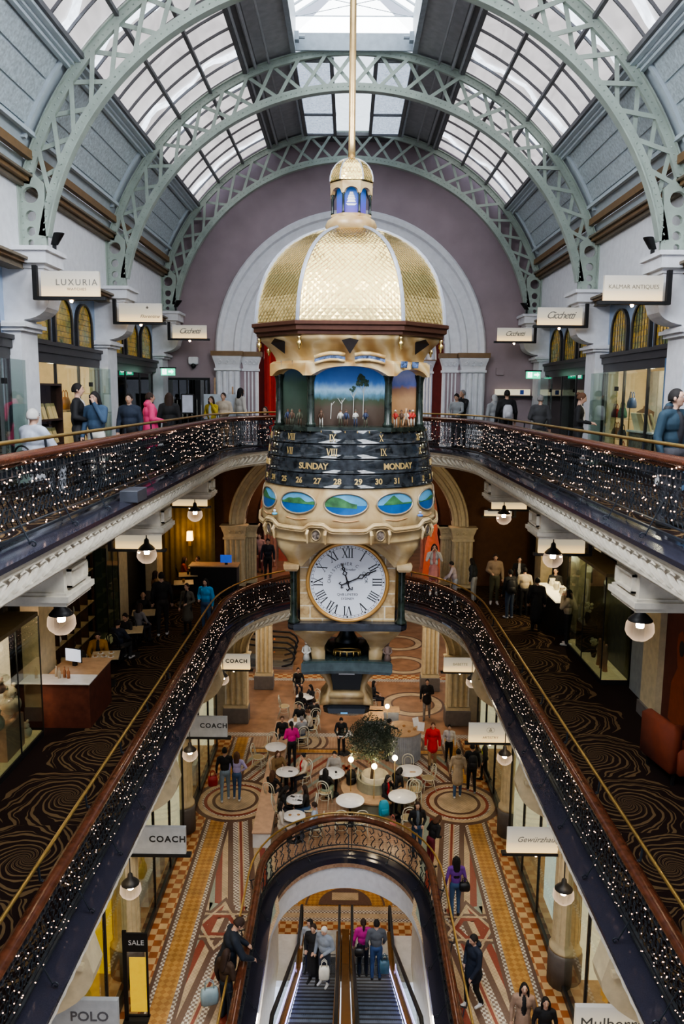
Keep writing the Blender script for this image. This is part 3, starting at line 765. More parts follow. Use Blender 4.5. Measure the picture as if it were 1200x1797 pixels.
# strings of fairy lights woven through the ironwork
def fairy_string(z, side, label, ymin, tall, seed):
    rnd = random.Random(seed)
    t = empty('fairy_light_string', label, 'fairy lights', (0, 0, z))
    path = crop_path(voidpath(-.035, step=.06), ymin); path = [q for q in path if q[0][0]*side > 0 or abs(q[0][0]) < .01]
    pts = []
    for p, n in path:
        for zz in [.26+.115*i for i in range(7)]:
            if rnd.random() < (.21 if z > 6 else .22):
                pts.append((p[0]+rnd.uniform(-.01, .01), p[1]+rnd.uniform(-.03, .03), zz+.03*math.sin(p[1]*5+zz*9)+rnd.uniform(-.02, .02)))
    pts.sort(key=lambda q: (q[0])**2+(q[1])**2+(z+q[2]-12.5)**2)
    vis = [q for q in pts if q[1] > (4.8 if z < 6 else 7.0)]
    for q in vis[:60]: MB().use(fairy).ball(q, .0095, 6, 4).build('bulb', t)
    mb = MB().use(fairy)
    for q in vis[60:]: mb.ball(q, .0072+.003*rnd.random(), 4, 2)
    stuff(mb.build('bulb', t))
    mb = MB().use(blackm)
    for k in range(7):
        mb.tube([(p[0]-n[0]*.01, p[1], .26+.115*k+.03*math.sin(p[1]*5+(.26+.115*k)*9)) for p, n in path[::3]], .003, 3, caps=False)
    mb.build('cable', t)
for z, w in ((L1, 'middle'), (L2, 'topmost')):
    for s, sd in ((-1, 'left'), (1, 'right')):
        fairy_string(z, s, 'strings of tiny warm fairy lights on the %s side of the %s gallery balustrade' % (sd, w), 3, 1, 5*s+int(z))
tag(MB().use(mat('grey_metal_box', (.06, .065, .08), .4)).bevbox(-.14, .14, -.28, .28, -.1, .09, .01).build('equipment_box', loc=(-3.46, 12.3, L2+.16)), 'dark grey equipment box sitting on the upper ledge, left side', 'box')

# ================================================================ escalators
glint = mat('amber_steel', (.45, .28, .12), .15, metal=.8)
violet = mat('violet_led_strip', (.5, .5, 1), .5, emit=(.45, .42, 1), es=5, var=0)
stepm = mat('ribbed_grey_step', (.16, .19, .24), .5, metal=.3, var=.2)
def escalator(cx, label, side, y1=22.2, y0=13.8, z0=-4.5, z1=0):
    t = empty('escalator', label, 'escalator', (cx, y1, z0))
    rise = z1-z0; run = rise/.577; ya = y1-1.3
    def zy(y):  # height of the step line, local z; y world
        return max(0, min(rise, (ya-y)*.577))
    L = lambda y: y-y1
    w = .50
    n = int(run/.4)
    mb = MB().use(stepm)
    for i in range(-2, n+3):
        y = ya-.4*i; z = max(0, min(rise, .23*i))
        mb.use(blackm).box(-w, w, L(y-.4), L(y), z-.28, z-.02); mb.use(stepm).box(-w, w, L(y-.4), L(y)+0, z-.03, z)
        mb.use(mat('step_nosing', (.035, .035, .04), .5)).box(-w, w, L(y-.035), L(y)+.004, z+.0, z+.015); mb.use(stepm)
        for g in range(-11, 12): mb.box(g*.043-.008, g*.043+.008, L(y-.4), L(y-.005), z, z+.012)
    mb.use(mat('yellow_step_edge', (.5, .45, .25), .4))
    part('step_band', t, mb)
    mb = MB().use(mat('pale_landing_steel', (.6, .6, .58), .4)); mb.box(-w-.05, w+.05, L(y1-.6), L(y1+.6), -.02, .012)
    for g in range(-12, 13):
        mb.box(g*.042-.01, g*.042+.01, L(y1-.5), L(y1+.5), .012, .02)
    part('landing_plate', t, mb)
    prof = [(y1+.35, 0), (ya+.2, 0)]+[(ya-run*k/10, rise*k/10) for k in range(0, 11)]+[(ya-run-1.6, rise)]
    for s in (-1, 1):
        x = s*(w+.10)
        mb = MB().use(glint)
        for k in range(len(prof)-1):
            (a, za), (b, zb2) = prof[k], prof[k+1]
            mb.add([(x-s*.09, L(a), za), (x+s*.06, L(a), za+.0), (x+s*.06, L(b), zb2), (x-s*.09, L(b), zb2), (x-s*.09, L(a), za+.16), (x+s*.06, L(a), za+.2), (x+s*.06, L(b), zb2+.2), (x-s*.09, L(b), zb2+.16)], [(4, 5, 6, 7), (0, 4, 7, 3), (1, 2, 6, 5), (0, 1, 5, 4), (3, 7, 6, 2)])
        fixn(part('skirt', t, mb))
        mb = MB().use(glassmat('balustrade_glass', (.85, .9, .85), .3))
        for k in range(len(prof)-1):
            (a, za), (b, zb2) = prof[k], prof[k+1]; mb.quad((x, L(a), za+.18), (x, L(b), zb2+.18), (x, L(b), zb2+.92), (x, L(a), za+.92))
        part('glass_panel', t, mb)
        mb = MB().use(blackm, True)
        line = [(x, L(a), za+.96) for a, za in prof]
        nose = [(x, L(y1+.35)+.42*math.sin(q), .54+.42*math.cos(q)) for q in [PI*k/8 for k in range(9)]]
        mb.tube(nose[::-1]+line, .045, 6); part('handrail', t, mb)
        if s == side:
            mb = MB().use(violet); mb.tube([(x-s*.1, L(a), za+.19) for a, za in prof[1:]], .014, 5); part('light_strip', t, mb)
    return t
escalator(-.78, 'left hand escalator with steel steps, violet strip light on its left side', -1)
escalator(.82, 'right hand escalator with steel steps, violet strip light on its right side', 1)
mb = MB().use(glint); pr = [(22.4, -4.5), (20.9, -4.5), (13.1, 0), (12, 0)]
for (a, za), (b, zb2) in zip(pr, pr[1:]): mb.add([(-.09, a, za), (.13, a, za), (.13, b, zb2), (-.09, b, zb2), (-.09, a, za+.35), (.13, a, za+.35), (.13, b, zb2+.35), (-.09, b, zb2+.35)], [(4, 5, 6, 7), (0, 4, 7, 3), (1, 2, 6, 5), (0, 1, 5, 4), (3, 7, 6, 2)])
struct(fixn(mb.build('trim_21')))
# far escalator on the ground floor beyond the arch, seen from the side
def far_esc():
    t = empty('escalator', 'far escalator with black handrails beyond the left pillar, under the arch', 'escalator', (-4.0, 34.4, 0))
    mb = MB().use(steel).box(-1.6, 1.5, 0, .9, -0.02, .12); part('landing_plate', t, mb)
    for yy in (0.05, .85, 1.7, 2.5):
        mb = MB().use(blackm, True)
        pts = [(-2.2, yy, 2.0), (-1.0, yy, 1.25), (.3, yy, 1.05), (1.2, yy, 1.0), (1.5, yy, .8), (1.6, yy, .55), (1.45, yy, .25), (1.0, yy, .12)]
        mb.tube(pts, .05, 6); part('handrail', t, mb)
        mb = MB().use(glassmat('balustrade_glass')); mb.add([(a, yy, c) for a, _, c in pts[:6]]+[(a, yy, .1) for a, _, c in pts[:6]], [(i, i+1, 7+i, 6+i) for i in range(5)]); part('glass_panel', t, mb)
    mb = MB().use(stepm)
    for i in range(8): mb.box(.2-.35*i, .55-.35*i, .1, .8, 0, .14+.17*i)
    part('step_band', t, mb)
    mb = MB().use(mat('red_lamp', (1, .2, .05), .5, emit=(1, .15, .03), es=6, var=0)); mb.ball((.35, -.02, .35), .05); mb.ball((.5, -.02, .25), .03); part('lamp', t, mb)
far_esc()

# ================================================================ hanging clock
CL = empty('hanging_clock', 'giant ornate hanging clock with golden dome, stone body and white roman dial', 'clock', (-.04, 13.6, 6.78))
CX0, CY0, CZ0 = -.04, 13.6, 6.78
def zz(z): return z-CZ0
def octa(w, z, k=.53): a = w*k; return [(a, -w, zz(z)), (w, -a, zz(z)), (w, a, zz(z)), (a, w, zz(z)), (-a, w, zz(z)), (-w, a, zz(z)), (-w, -a, zz(z)), (-a, -w, zz(z))]
def octs(levels, k=.53): return [octa(w, z, k) for w, z in levels]
def sub(name, par, mb): return mb.build(name, par)
# pole
mb = MB().use(mat('satin_gold_pole', (.60, .42, .20), .35, metal=.8)); mb.smooth = True; mb.lathe([(.062, zz(16.33)), (.055, zz(16.6)), (.055, zz(21.6))], n=16); part('pole', CL, mb)
def domeshape(name, levels, scales, par, rows, cols):
    mb = MB().use(gold); mb.rings(octs(levels)); d = fixn(part(name, par, mb))
    mb = MB().use(gold)
    # overlapping diamond scales on all eight faces
    def face(i, u, v):   # u across 0..1, v up 0..1
        L = len(levels)-1; f = min(L-1e-6, v*L); k = int(f); q = f-k
        A = octa(*levels[k]); B = octa(*levels[k+1]); p0 = Vector(A[i]).lerp(Vector(B[i]), q); p1 = Vector(A[(i+1) % 8]).lerp(Vector(B[(i+1) % 8]), q)
        return p0.lerp(p1, u)
    for i in range(8):
        if i in (2, 3, 4): continue
        nc = cols if i in (7, 1, 5, 3) else cols*3//4
        nn = None
        for r in range(rows*2-1):
            for c in range(nc+1 if r % 2 else nc):
                u = (c+(.5 if r % 2 == 0 else 0))/nc; v = (r+.5)/(rows*2)
                if u < .02 or u > .98: continue
                hu, hv = .5/nc, 1/(rows*2)
                P = [face(i, max(0, u-hu), v), face(i, u, max(0, v-hv)), face(i, min(1, u+hu), v), face(i, u, min(1, v+hv))]
                n = (P[2]-P[0]).cross(P[3]-P[1]).normalized(); cc = (P[0]+P[2])/2+n*.0065
                low = P[1]+n*.007; jit = random.uniform(-.0022, .0022)
                cen = cc+n*jit
                mb.add([tuple(P[0]+n*.003), tuple(low), tuple(P[2]+n*.003), tuple(P[3]), tuple(cen)], [(0, 1, 4), (1, 2, 4), (2, 3, 4), (3, 0, 4)])
    sub('gold_scales', d, mb)
    mb = MB().use(mat('pewter_rib', (.35, .37, .42), .4, metal=.5))
    for i in range(8):
        pts = [tuple(Vector(octa(w, z)[i])*1.0) for w, z in levels]
        mb.tube([(x*1.006, y*1.006, z) for x, y, z in pts], .032 if rows > 8 else .012, 6)
    sub('rib', d, mb)
    return d
lv = [(1.50, 13.62), (1.485, 13.82), (1.455, 14.02), (1.41, 14.2), (1.35, 14.37), (1.27, 14.53), (1.17, 14.68), (1.05, 14.82), (.92, 14.93), (.77, 15.03), (.6, 15.12), (.42, 15.19)]
domeshape('dome', lv, True, CL, 21, 16)
# bronze cornice with gilt drops
cor = mat('bronze_cornice', (.10, .045, .03), .3, metal=.5)
mb = MB().use(cor); mb.rings(octs([(1.45, 13.40), (1.50, 13.42), (1.50, 13.46), (1.545, 13.48), (1.545, 13.54), (1.575, 13.56), (1.575, 13.61), (1.5, 13.63)])); c = part('cornice', CL, mb)
for p in octa(1.46, 13.36):
    mb = MB().use(gold, True); mb.lathe([(.012, .04), (.03, .02), (.03, -.01), (.015, -.03), (.04, -.06), (.04, -.10), (.015, -.13), (.02, -.15), (.002, -.18)], p, 8); sub('finial', c, mb)
# collar and lantern on the dome
mb = MB().use(creamstone, True); mb.lathe([(.40, zz(15.16)), (.43, zz(15.2)), (.43, zz(15.3)), (.40, zz(15.36)), (.34, zz(15.4)), (.33, zz(15.42))], n=24); part('collar', CL, mb)
lan = part('lantern', CL, MB().use(creamstone).rings(octs([(.33, 15.40), (.33, 15.44)], .42)))
blue = None
def nightpic():
    m, t, b = nt('deep_blue_painted_panel'); co = t.nodes.new('ShaderNodeTexCoord'); s = t.nodes.new('ShaderNodeSeparateXYZ'); t.links.new(co.outputs['Generated'], s.inputs[0])
    c = ramp(t, s.outputs[2], [(0, (.10, .06, .30)), (.4, (.06, .08, .40)), (1, (.02, .16, .42))]); t.links.new(c, b.inputs['Base Color']); b.inputs['Roughness'].default_value = .5
    t.links.new(c, b.inputs['Emission Color']); b.inputs['Emission Strength'].default_value = .25; m.cycles.emission_sampling = 'NONE'; return m
np_ = nightpic()
mb = MB().use(np_); mb.rings(octs([(.24, 15.44), (.24, 15.9)], .42)); pb = sub('painted_panel', lan, mb)
mb = MB().use(mat('white_paint', (.8, .8, .8), .6))
for k, (hw, z0, z1) in enumerate(((.075, 15.62, 15.66), (.07, 15.665, 15.70), (.055, 15.705, 15.74), (.035, 15.745, 15.78))): mb.add([(-hw, -.245, zz(z0)), (hw, -.245, zz(z0)), (hw*.7, -.245, zz(z1)), (-hw*.7, -.245, zz(z1))], [(0, 1, 2, 3)])
mb.bar((0, -.246, zz(15.6)), (0, -.246, zz(15.83)), .008, .004); mb.add([(-.09, -.246, zz(15.60)), (-.06, -.246, zz(15.57)), (.06, -.246, zz(15.57)), (.09, -.246, zz(15.60))], [(0, 1, 2, 3)])
for x in (-.1, -.05, .1): mb.bar((x, -.246, zz(15.46)), (x, -.246, zz(15.50)), .03, .004)
sub('painted_ship', lan, mb)
for p in octa(.31, 15.44, .42): sub('column', lan, MB().use(greenmarble, True).lathe([(.028, 0), (.02, .03), (.02, .28), (.03, .31)], p, 8))
def archband(mb, w, k, z0, z1, rise, foot, thick, n=10):
    # stone band with an arch cut over each side of a chamfered square
    O, I = octa(w, 0, k), octa(w-thick, 0, k)
    for i in range(8):
        a, b = Vector(O[i]), Vector(O[(i+1) % 8]); a2, b2 = Vector(I[i]), Vector(I[(i+1) % 8]); big = (b-a).length > w*.9
        pr = []
        for j in range(n+1):
            u = j/n; q = 0 if (u < foot or u > 1-foot) else math.sqrt(max(0, 1-((u-.5)/(.5-foot))**2))
            pr.append((u, z0+rise*q*(1 if big else .75)))
        for j in range(n):
            (u0, h0), (u1, h1) = pr[j], pr[j+1]
            P = [a.lerp(b, u0), a.lerp(b, u1)]; Q = [a2.lerp(b2, u0), a2.lerp(b2, u1)]
            f = lambda p, z: (p.x, p.y, zz(z))
            mb.add([f(P[0], h0), f(P[1], h1), f(P[1], z1), f(P[0], z1), f(Q[0], h0), f(Q[1], h1), f(Q[1], z1), f(Q[0], z1)], [(0, 1, 2, 3), (0, 4, 5, 1), (4, 7, 6, 5), (3, 2, 6, 7)])
mb = MB().use(creamstone); archband(mb, .345, .42, 15.74, 15.94, .14, .08, .06, 12); sub('arch_band', lan, mb)
domeshape('small_dome', [(.35, 15.95), (.345, 16.03), (.32, 16.12), (.27, 16.21), (.2, 16.28), (.12, 16.33), (.06, 16.35)], True, CL, 6, 6)
# flaring stone neck under the cornice
mb = MB().use(stone, True)
mb.rings(octs([(1.21, 12.98), (1.2, 13.03), (1.22, 13.1), (1.27, 13.18), (1.35, 13.27), (1.43, 13.34), (1.47, 13.41)], .5)); nk = part('flared_neck', CL, mb)
mb = MB().use(mat('bronze_fan', (.06, .05, .045), .3, metal=.7), True)
for sx, w, zc, an in ((0, .14, 13.27, 0),):
    mb.add([(-.13, -1.47, zz(13.33)), (0, -1.49, zz(13.36)), (.13, -1.47, zz(13.33)), (0, -1.33, zz(13.13)), (0, -1.42, zz(13.27))], [(0, 4, 1), (1, 4, 2), (2, 4, 3), (3, 4, 0)])
sub('fan_ornament', nk, mb)
for s in (-1, 1): mb = MB().use(mat('bronze_fan')); mb.add([(s*1.02, -1.1, zz(13.33)), (s*1.18, -1.14, zz(13.37)), (s*1.25, -1.02, zz(13.3)), (s*1.03, -1.0, zz(13.14))], [(0, 1, 2, 3)]); sub('fan_ornament', nk, mb)
mb = MB().use(stone); archband(mb, 1.30, .53, 12.80, 12.99, .15, .10, .16, 16)
mb.rings(octs([(1.30, 12.99), (1.25, 13.03), (1.16, 13.04)])); ab = part('arch_band', CL, mb)
# stained-glass lunettes in little arched hoods
mg = MB().use(mat('jewel_glass', (.08, .12, .22), .15, var=.9, vs=22))
for s in (-1, 1):
    mb = MB().use(stone, True)
    pts = [(.62*s*u+.0, -1.305-.01, zz(13.0+.09*math.sin(PI*(.16+.84*abs(u))/1.0))) for u in (.12, .3, .5, .7, .88)]
    mb.tube([(x, y-.02, z+.05) for x, y, z in pts], .035, 6); mb.tube([(x, y-.02, z-.045) for x, y, z in pts], .025, 6)
    sub('hood', ab, mb)
    for a, b in zip(pts, pts[1:]): mg.add([(a[0], a[1]-.03, a[2]-.04), (b[0], b[1]-.03, b[2]-.04), (b[0], b[1]-.03, b[2]+.04), (a[0], a[1]-.03, a[2]+.04)], [(0, 1, 2, 3)])
    for q in (.25, .7):
        x = s*(.74+.42*q); y = -1.2+.4*q
        mg.add([(x-.05, y-.12, zz(12.93)), (x+.05*s, y-.10, zz(12.93)), (x+.06*s, y-.10, zz(13.03)), (x-.05, y-.12, zz(13.03))], [(0, 1, 2, 3)])
sub('jewel_glass', ab, mg)
# stage with painted scenes, columns and figures
for p in octa(1.17, 12.0):
    mb = MB().use(greenmarble, True); mb.lathe([(.085, 0), (.085, .05), (.062, .08), (.058, .70), (.07, .76), (.085, .80), (.085, .84)], (p[0]*.985, p[1]*.985, p[2]), 12); part('column', CL, mb)
st = part('stage', CL, MB().use(greenmarble).rings(octs([(1.25, 11.93), (1.25, 12.0), (1.1, 12.02)])))
mb = MB().use(blackm); mb.rings(octs([(.72, 12.0), (.72, 12.99)])); sub('core', st, mb)
def scene_mat(name, stops):
    m, t, b = nt(name); co = t.nodes.new('ShaderNodeTexCoord'); s = t.nodes.new('ShaderNodeSeparateXYZ'); t.links.new(co.outputs['Generated'], s.inputs[0])
    nz = N(t, 'ShaderNodeTexNoise', i_Scale=7.0, i_Detail=5.0); t.links.new(co.outputs['Generated'], nz.inputs['Vector'])
    f = math_(t, 'ADD', s.outputs[2], math_(t, 'MULTIPLY', math_(t, 'SUBTRACT', nz.outputs[0], .5), .16))
    c = ramp(t, f, stops); t.links.new(c, b.inputs['Base Color']); b.inputs['Roughness'].default_value = .6
    t.links.new(c, b.inputs['Emission Color']); b.inputs['Emission Strength'].default_value = .16; m.cycles.emission_sampling = 'NONE'; return m
bush = scene_mat('painted_bushland', [(0, (.05, .03, .02)), (.3, (.07, .05, .035)), (.42, (.04, .06, .03)), (.5, (.10, .22, .30)), (.58, (.30, .48, .62)), (.72, (.06, .18, .48)), (1, (.02, .08, .32))])
forest = scene_mat('painted_forest', [(0, (.03, .025, .015)), (.35, (.03, .05, .03)), (.7, (.05, .09, .06)), (1, (.02, .05, .12))])
desert = scene_mat('painted_desert', [(0, (.20, .09, .03)), (.45, (.45, .26, .12)), (.62, (.30, .16, .10)), (.68, (.12, .16, .40)), (.85, (.28, .30, .50)), (1, (.10, .20, .45))])
def backdrop(i, m, name):
    O, I = octa(1.12, 0), octa(.86, 0); a, b = Vector(O[i]), Vector(O[(i+1) % 8]); c = (Vector(I[i])+Vector(I[(i+1) % 8]))/2
    mb = MB().use(m, True); rs = []
    for j in range(11):
        u = j/10; p = a.lerp(b, u); q = p+(c-(a+b)/2)*math.sin(PI*u)**.5; rs.append([(q.x, q.y, zz(12.02)), (q.x, q.y, zz(12.98))])
    mb.rings(rs, False, False); return sub(name, st, mb)
backdrop(7, bush, 'painted_backdrop'); backdrop(0, desert, 'painted_backdrop'); backdrop(6, forest, 'painted_backdrop'); backdrop(1, forest, 'painted_backdrop'); backdrop(5, bush, 'painted_backdrop')
mb = MB().use(mat('painted_white_gum', (.55, .55, .48), .7)); y = -.90
for x, h, r in ((-.42, .42, .008), (-.3, .3, .006), (-.13, .36, .007), (.06, .5, .010), (.22, .62, .014), (.36, .34, .006), (.45, .36, .007)):
    h *= .85; mb.bar((x, y, zz(12.12)), (x+.01, y, zz(12.12+h)), r*2, .01)
    for q in (-1, 1): mb.bar((x, y, zz(12.12+h*.8)), (x+q*.06, y, zz(12.12+h*1.1)), r, .008)
mb.use(mat('painted_leaf_green', (.05, .09, .06), .8, var=.4, vs=30))
for x, z, r in ((.22, .62, .08), (.14, .56, .07), (.3, .58, .07), (.05, .48, .05), (-.42, .4, .035), (.2, .68, .05)):
    for q in range(7): mb.ball((x+random.uniform(-r, r), y-.004, zz(12.12+z)+random.uniform(-r*.6, r*.6)), r*.42, 6, 4, sy=.15)
sub('painted_trees', st, mb)
def figurine(x, y, c1, c2, c3, pose=0, tall=.24):
    mb = MB().use(mat('fig_'+c2[0], c2[1], .6), True); z = zz(12.02)
    mb.tube([(x-.02, y, z), (x-.018, y, z+tall*.5)], .011, 5); mb.tube([(x+.022, y-.01, z), (x+.018, y, z+tall*.5)], .011, 5)
    mb.use(mat('fig_'+c1[0], c1[1], .6), True); mb.tube([(x, y, z+tall*.42), (x, y, z+tall*.62), (x, y, z+tall*.8), (x, y, z+tall*.86)], [.022, .024, .03, .012], 7)
    for s in (-1, 1): mb.tube([(x+s*.028, y, z+tall*.78), (x+s*.042, y-.01, z+tall*.62), (x+s*(.02 if pose else .045), y-.035, z+tall*(.6 if pose else .46))], .009, 5)
    mb.use(mat('fig_skin', (.35, .2, .13), .6), True); mb.ball((x, y, z+tall*.93), .019, 7, 5)
    mb.use(mat('fig_'+c3[0], c3[1], .6)); mb.lathe([(.026, 0), (.026, .004), (.014, .006), (.013, .02), (.002, .022)], (x, y, z+tall*.97), 8)
    return sub('figurine', st, mb)
BR, GN, RD, WH, BL = ('brown', (.09, .05, .03)), ('olive', (.08, .08, .05)), ('red', (.45, .04, .03)), ('white', (.5, .48, .42)), ('navy', (.03, .04, .08))
for x, y, a, b, c in ((-.45, -1.02, BR, WH, BR), (-.14, -1.0, WH, GN, BR), (-.05, -1.03, BL, BR, BR), (.1, -1.02, WH, BL, GN), (.26, -1.04, BL, GN, BR), (-.8, -.93, GN, BR, BR), (-.93, -.86, BR, GN, GN), (-1.0, -.78, BL, BR, BR), (.74, -.96, RD, WH, WH), (.84, -.93, BR, GN, BR), (.92, -.88, WH, BR, BL), (.98, -.82, RD, WH, BL), (1.04, -.74, RD, WH, WH)): figurine(x, y, a, b, c, x > 0)
mb = MB().use(oak); mb.bar((.86, -1.0, zz(12.03)), (.93, -.9, zz(12.3)), .012, .012); mb.bar((.97, -.92, zz(12.03)), (.9, -.9, zz(12.3)), .012, .012); sub('figurine_ladder', st, mb)
# calendar drum: four stepped black marble bands with gilt figures
bandm = mat('polished_black_marble', (.018, .021, .024), .06, var=.7, vs=10)
BZ = [(11.95, 11.74), (11.72, 11.51), (11.49, 11.28), (11.26, 11.05)]; BR_ = [(1.33, 1.365), (1.37, 1.40), (1.41, 1.43), (1.435, 1.455)]
def wrap(mb, me, ang, zc, rr, lift_=.004, sc=1):
    def fn(p):
        r = rr(zc+p[1])+lift_+p[2]; a = ang+p[0]/r
        return (r*math.sin(a), -r*math.cos(a), zz(zc+p[1]))
    mb.mesh(me, fn)
def roman(s, h):
    # serifed strokes for I, V, X laid out side by side
    mb = MB(); x = 0; w = h*.13
    def st_(x0, x1, y0, y1, ww): mb.add([(x0-ww/2, y0, 0), (x0+ww/2, y0, 0), (x1+ww/2, y1, 0), (x1-ww/2, y1, 0), (x0-ww/2, y0, .004), (x0+ww/2, y0, .004), (x1+ww/2, y1, .004), (x1-ww/2, y1, .004)], [(4, 5, 6, 7), (0, 1, 5, 4), (1, 2, 6, 5), (2, 3, 7, 6), (3, 0, 4, 7)])
    def serif(xc, y, l=.28): st_(xc, xc, y-h*.025, y+h*.025, l*h)
    for ch in s:
        if ch == 'I': x += h*.15; st_(x, x, -h/2, h/2, w); serif(x, -h/2); serif(x, h/2); x += h*.19
        elif ch == 'V': x += h*.08; st_(x+h*.27, x, -h/2, h/2, w*1.1); st_(x+h*.27, x+h*.54, -h/2, h/2, w*.5); serif(x, h/2); serif(x+h*.54, h/2, .22); x += h*.62
        elif ch == 'X': x += h*.08; st_(x+h*.5, x, -h/2, h/2, w*1.1); st_(x, x+h*.5, -h/2, h/2, w*.5); [serif(a, b, .22) for a in (x, x+h*.5) for b in (-h/2, h/2)]; x += h*.6
    mb.v = [(p[0]-x/2, p[1], p[2]) for p in mb.v]
    return mb
def wrapmb(mb, src, ang, zc, rr):
    def fn(p): r = rr(zc+p[1])+.004+p[2]; a = ang+p[0]/r; return (r*math.sin(a), -r*math.cos(a), zz(zc+p[1]))
    mb.add(src.v, src.f, fn)
for bi, ((zt_, zb_), (ra, rb)) in enumerate(zip(BZ, BR_)):
    mb = MB().use(bandm, True)
    prof = [(ra-.05, zz(zt_)+.012), (ra-.005, zz(zt_)+.01), (ra, zz(zt_)), ((ra+rb)/2+.006, zz((zt_+zb_)/2)), (rb, zz(zb_)+.02), (rb+.012, zz(zb_)+.012), (rb+.012, zz(zb_)), (ra-.05, zz(zb_)-.015)]
    mb.lathe(prof, n=72, caps=False); bd = part('calendar_band', CL, mb)
    rr = lambda z, ra=ra, rb=rb, zt_=zt_, zb_=zb_: ra+(rb-ra)*max(0, min(1, (zt_-z)/(zt_-zb_)))+.006
    mb = MB().use(goldpaint); zc = (zt_+zb_)/2
    if bi == 0:
        for sx, a in (('VIII', -43), ('IX', -11), ('X', 22), ('XI', 56), ('VII', -74)): wrapmb(mb, roman(sx, .10), R(a), zc-.01, rr)
        for k in range(-9, 10):
            for q in (.0,): a = R(5.5+k*8.2); r = rr(zt_)+.004; mb.tube([(r*math.sin(a), -r*math.cos(a), zz(zt_)-.005), (r*math.sin(a), -r*math.cos(a), zz(zt_)-.035)], .007, 4)
    elif bi == 1:
        for sx, a in (('VII', -43), ('VIII', -11), ('IX', 23), ('X', 57), ('VI', -75)): wrapmb(mb, roman(sx, .105), R(a), zc, rr)
    elif bi == 2:
        for sx, a in (('SUNDAY', -23.5), ('MONDAY', 34), ('SATURDAY', -79), ('TUESDAY', 84)): wrap(mb, text_mesh(sx, .135, .003, off=.003, space=.93), R(a), zc, rr)
    else:
        for n_ in range(-6, 7):
            d = 29+n_; d = d if d < 32 else d-31
            wrap(mb, text_mesh(str(d), .125, .003, off=.003), R(6+n_*13.0), zc, rr)
    sub('gilt_lettering', bd, mb)
# lower body: ovals, mouldings, bowl
RB = [(11.04, 1.44), (10.95, 1.462), (10.6, 1.50), (10.42, 1.515)]
def rbody(z):
    for (z0, r0), (z1, r1) in zip(RB, RB[1:]):
        if z1 <= z <= z0: return r0+(r1-r0)*(z0-z)/(z0-z1)
    return RB[0][1] if z > RB[0][0] else RB[-1][1]
mb = MB().use(creamstone, True); mb.lathe([(r, zz(z)) for z, r in RB]+[(1.50, zz(10.405))], n=72, caps=False)
body = part('drum', CL, mb)
def body_pt(a, z, l): r = rbody(z)+l; return (r*math.sin(a), -r*math.cos(a), zz(z))
seac = mat('painted_sea', (.008, .09, .27), .4, var=.25, vs=5); skyc = mat('painted_sky', (.10, .30, .48), .5, var=.3, vs=3); hillc = mat('painted_hills', (.04, .14, .05), .6, var=.5, vs=8); rim = mat('oval_rim', (.32, .26, .18), .35, metal=.4); cloud = mat('painted_cloud', (.7, .72, .75), .6)
for k in range(-3, 4):
    ac = R(-1.5+k*32.3); zc = 10.80; W, Hh = .345, .175
    fr = MB().use(rim, True); fr.tube([body_pt(ac+W*math.cos(t)/1.47, zc+Hh*math.sin(t), .012) for t in [2*PI*i/28 for i in range(28)]], .016, 6, closed=True); fo = sub('oval_frame', body, fr)
    mb = MB(); n = 20
    def strip(f0, f1, m, l, u0=-1, u1=1):
        mb.use(m, False)
        for i in range(n):
            ua, ub = u0+(u1-u0)*i/n, u0+(u1-u0)*(i+1)/n
            def cl(u, v): lim = math.sqrt(max(0, 1-u*u)); return max(-lim, min(lim, v))
            P = [(ua, cl(ua, f0(ua))), (ub, cl(ub, f0(ub))), (ub, cl(ub, f1(ub))), (ua, cl(ua, f1(ua)))]
            mb.add([body_pt(ac+u*W/1.47, zc+v*Hh, l) for u, v in P], [(0, 1, 2, 3)])
    strip(lambda u: -.1, lambda u: 2, skyc, .004); strip(lambda u: -2, lambda u: -.1, seac, .004)
    hf = [lambda u: .12+.35*math.exp(-((u+.1)/.5)**2)+.08*math.sin(u*9), lambda u: .35-.5*u-.1*math.sin(u*5), lambda u: (.75*max(0, 1-abs(u+.12)*2.1)+.05 if u > -.6 else -.1), lambda u: .12+.15*math.sin(u*3), lambda u: .5+.4*u][abs(k+1) % 5]
    lowf = (lambda u: -.1) if k != 0 else (lambda u: -.3-.1*u)
    strip(lowf, lambda u: max(lowf(u), hf(u)), hillc, .007, -.98, .98 if k != 0 else .5)
    mb.build('painted_view', fo)
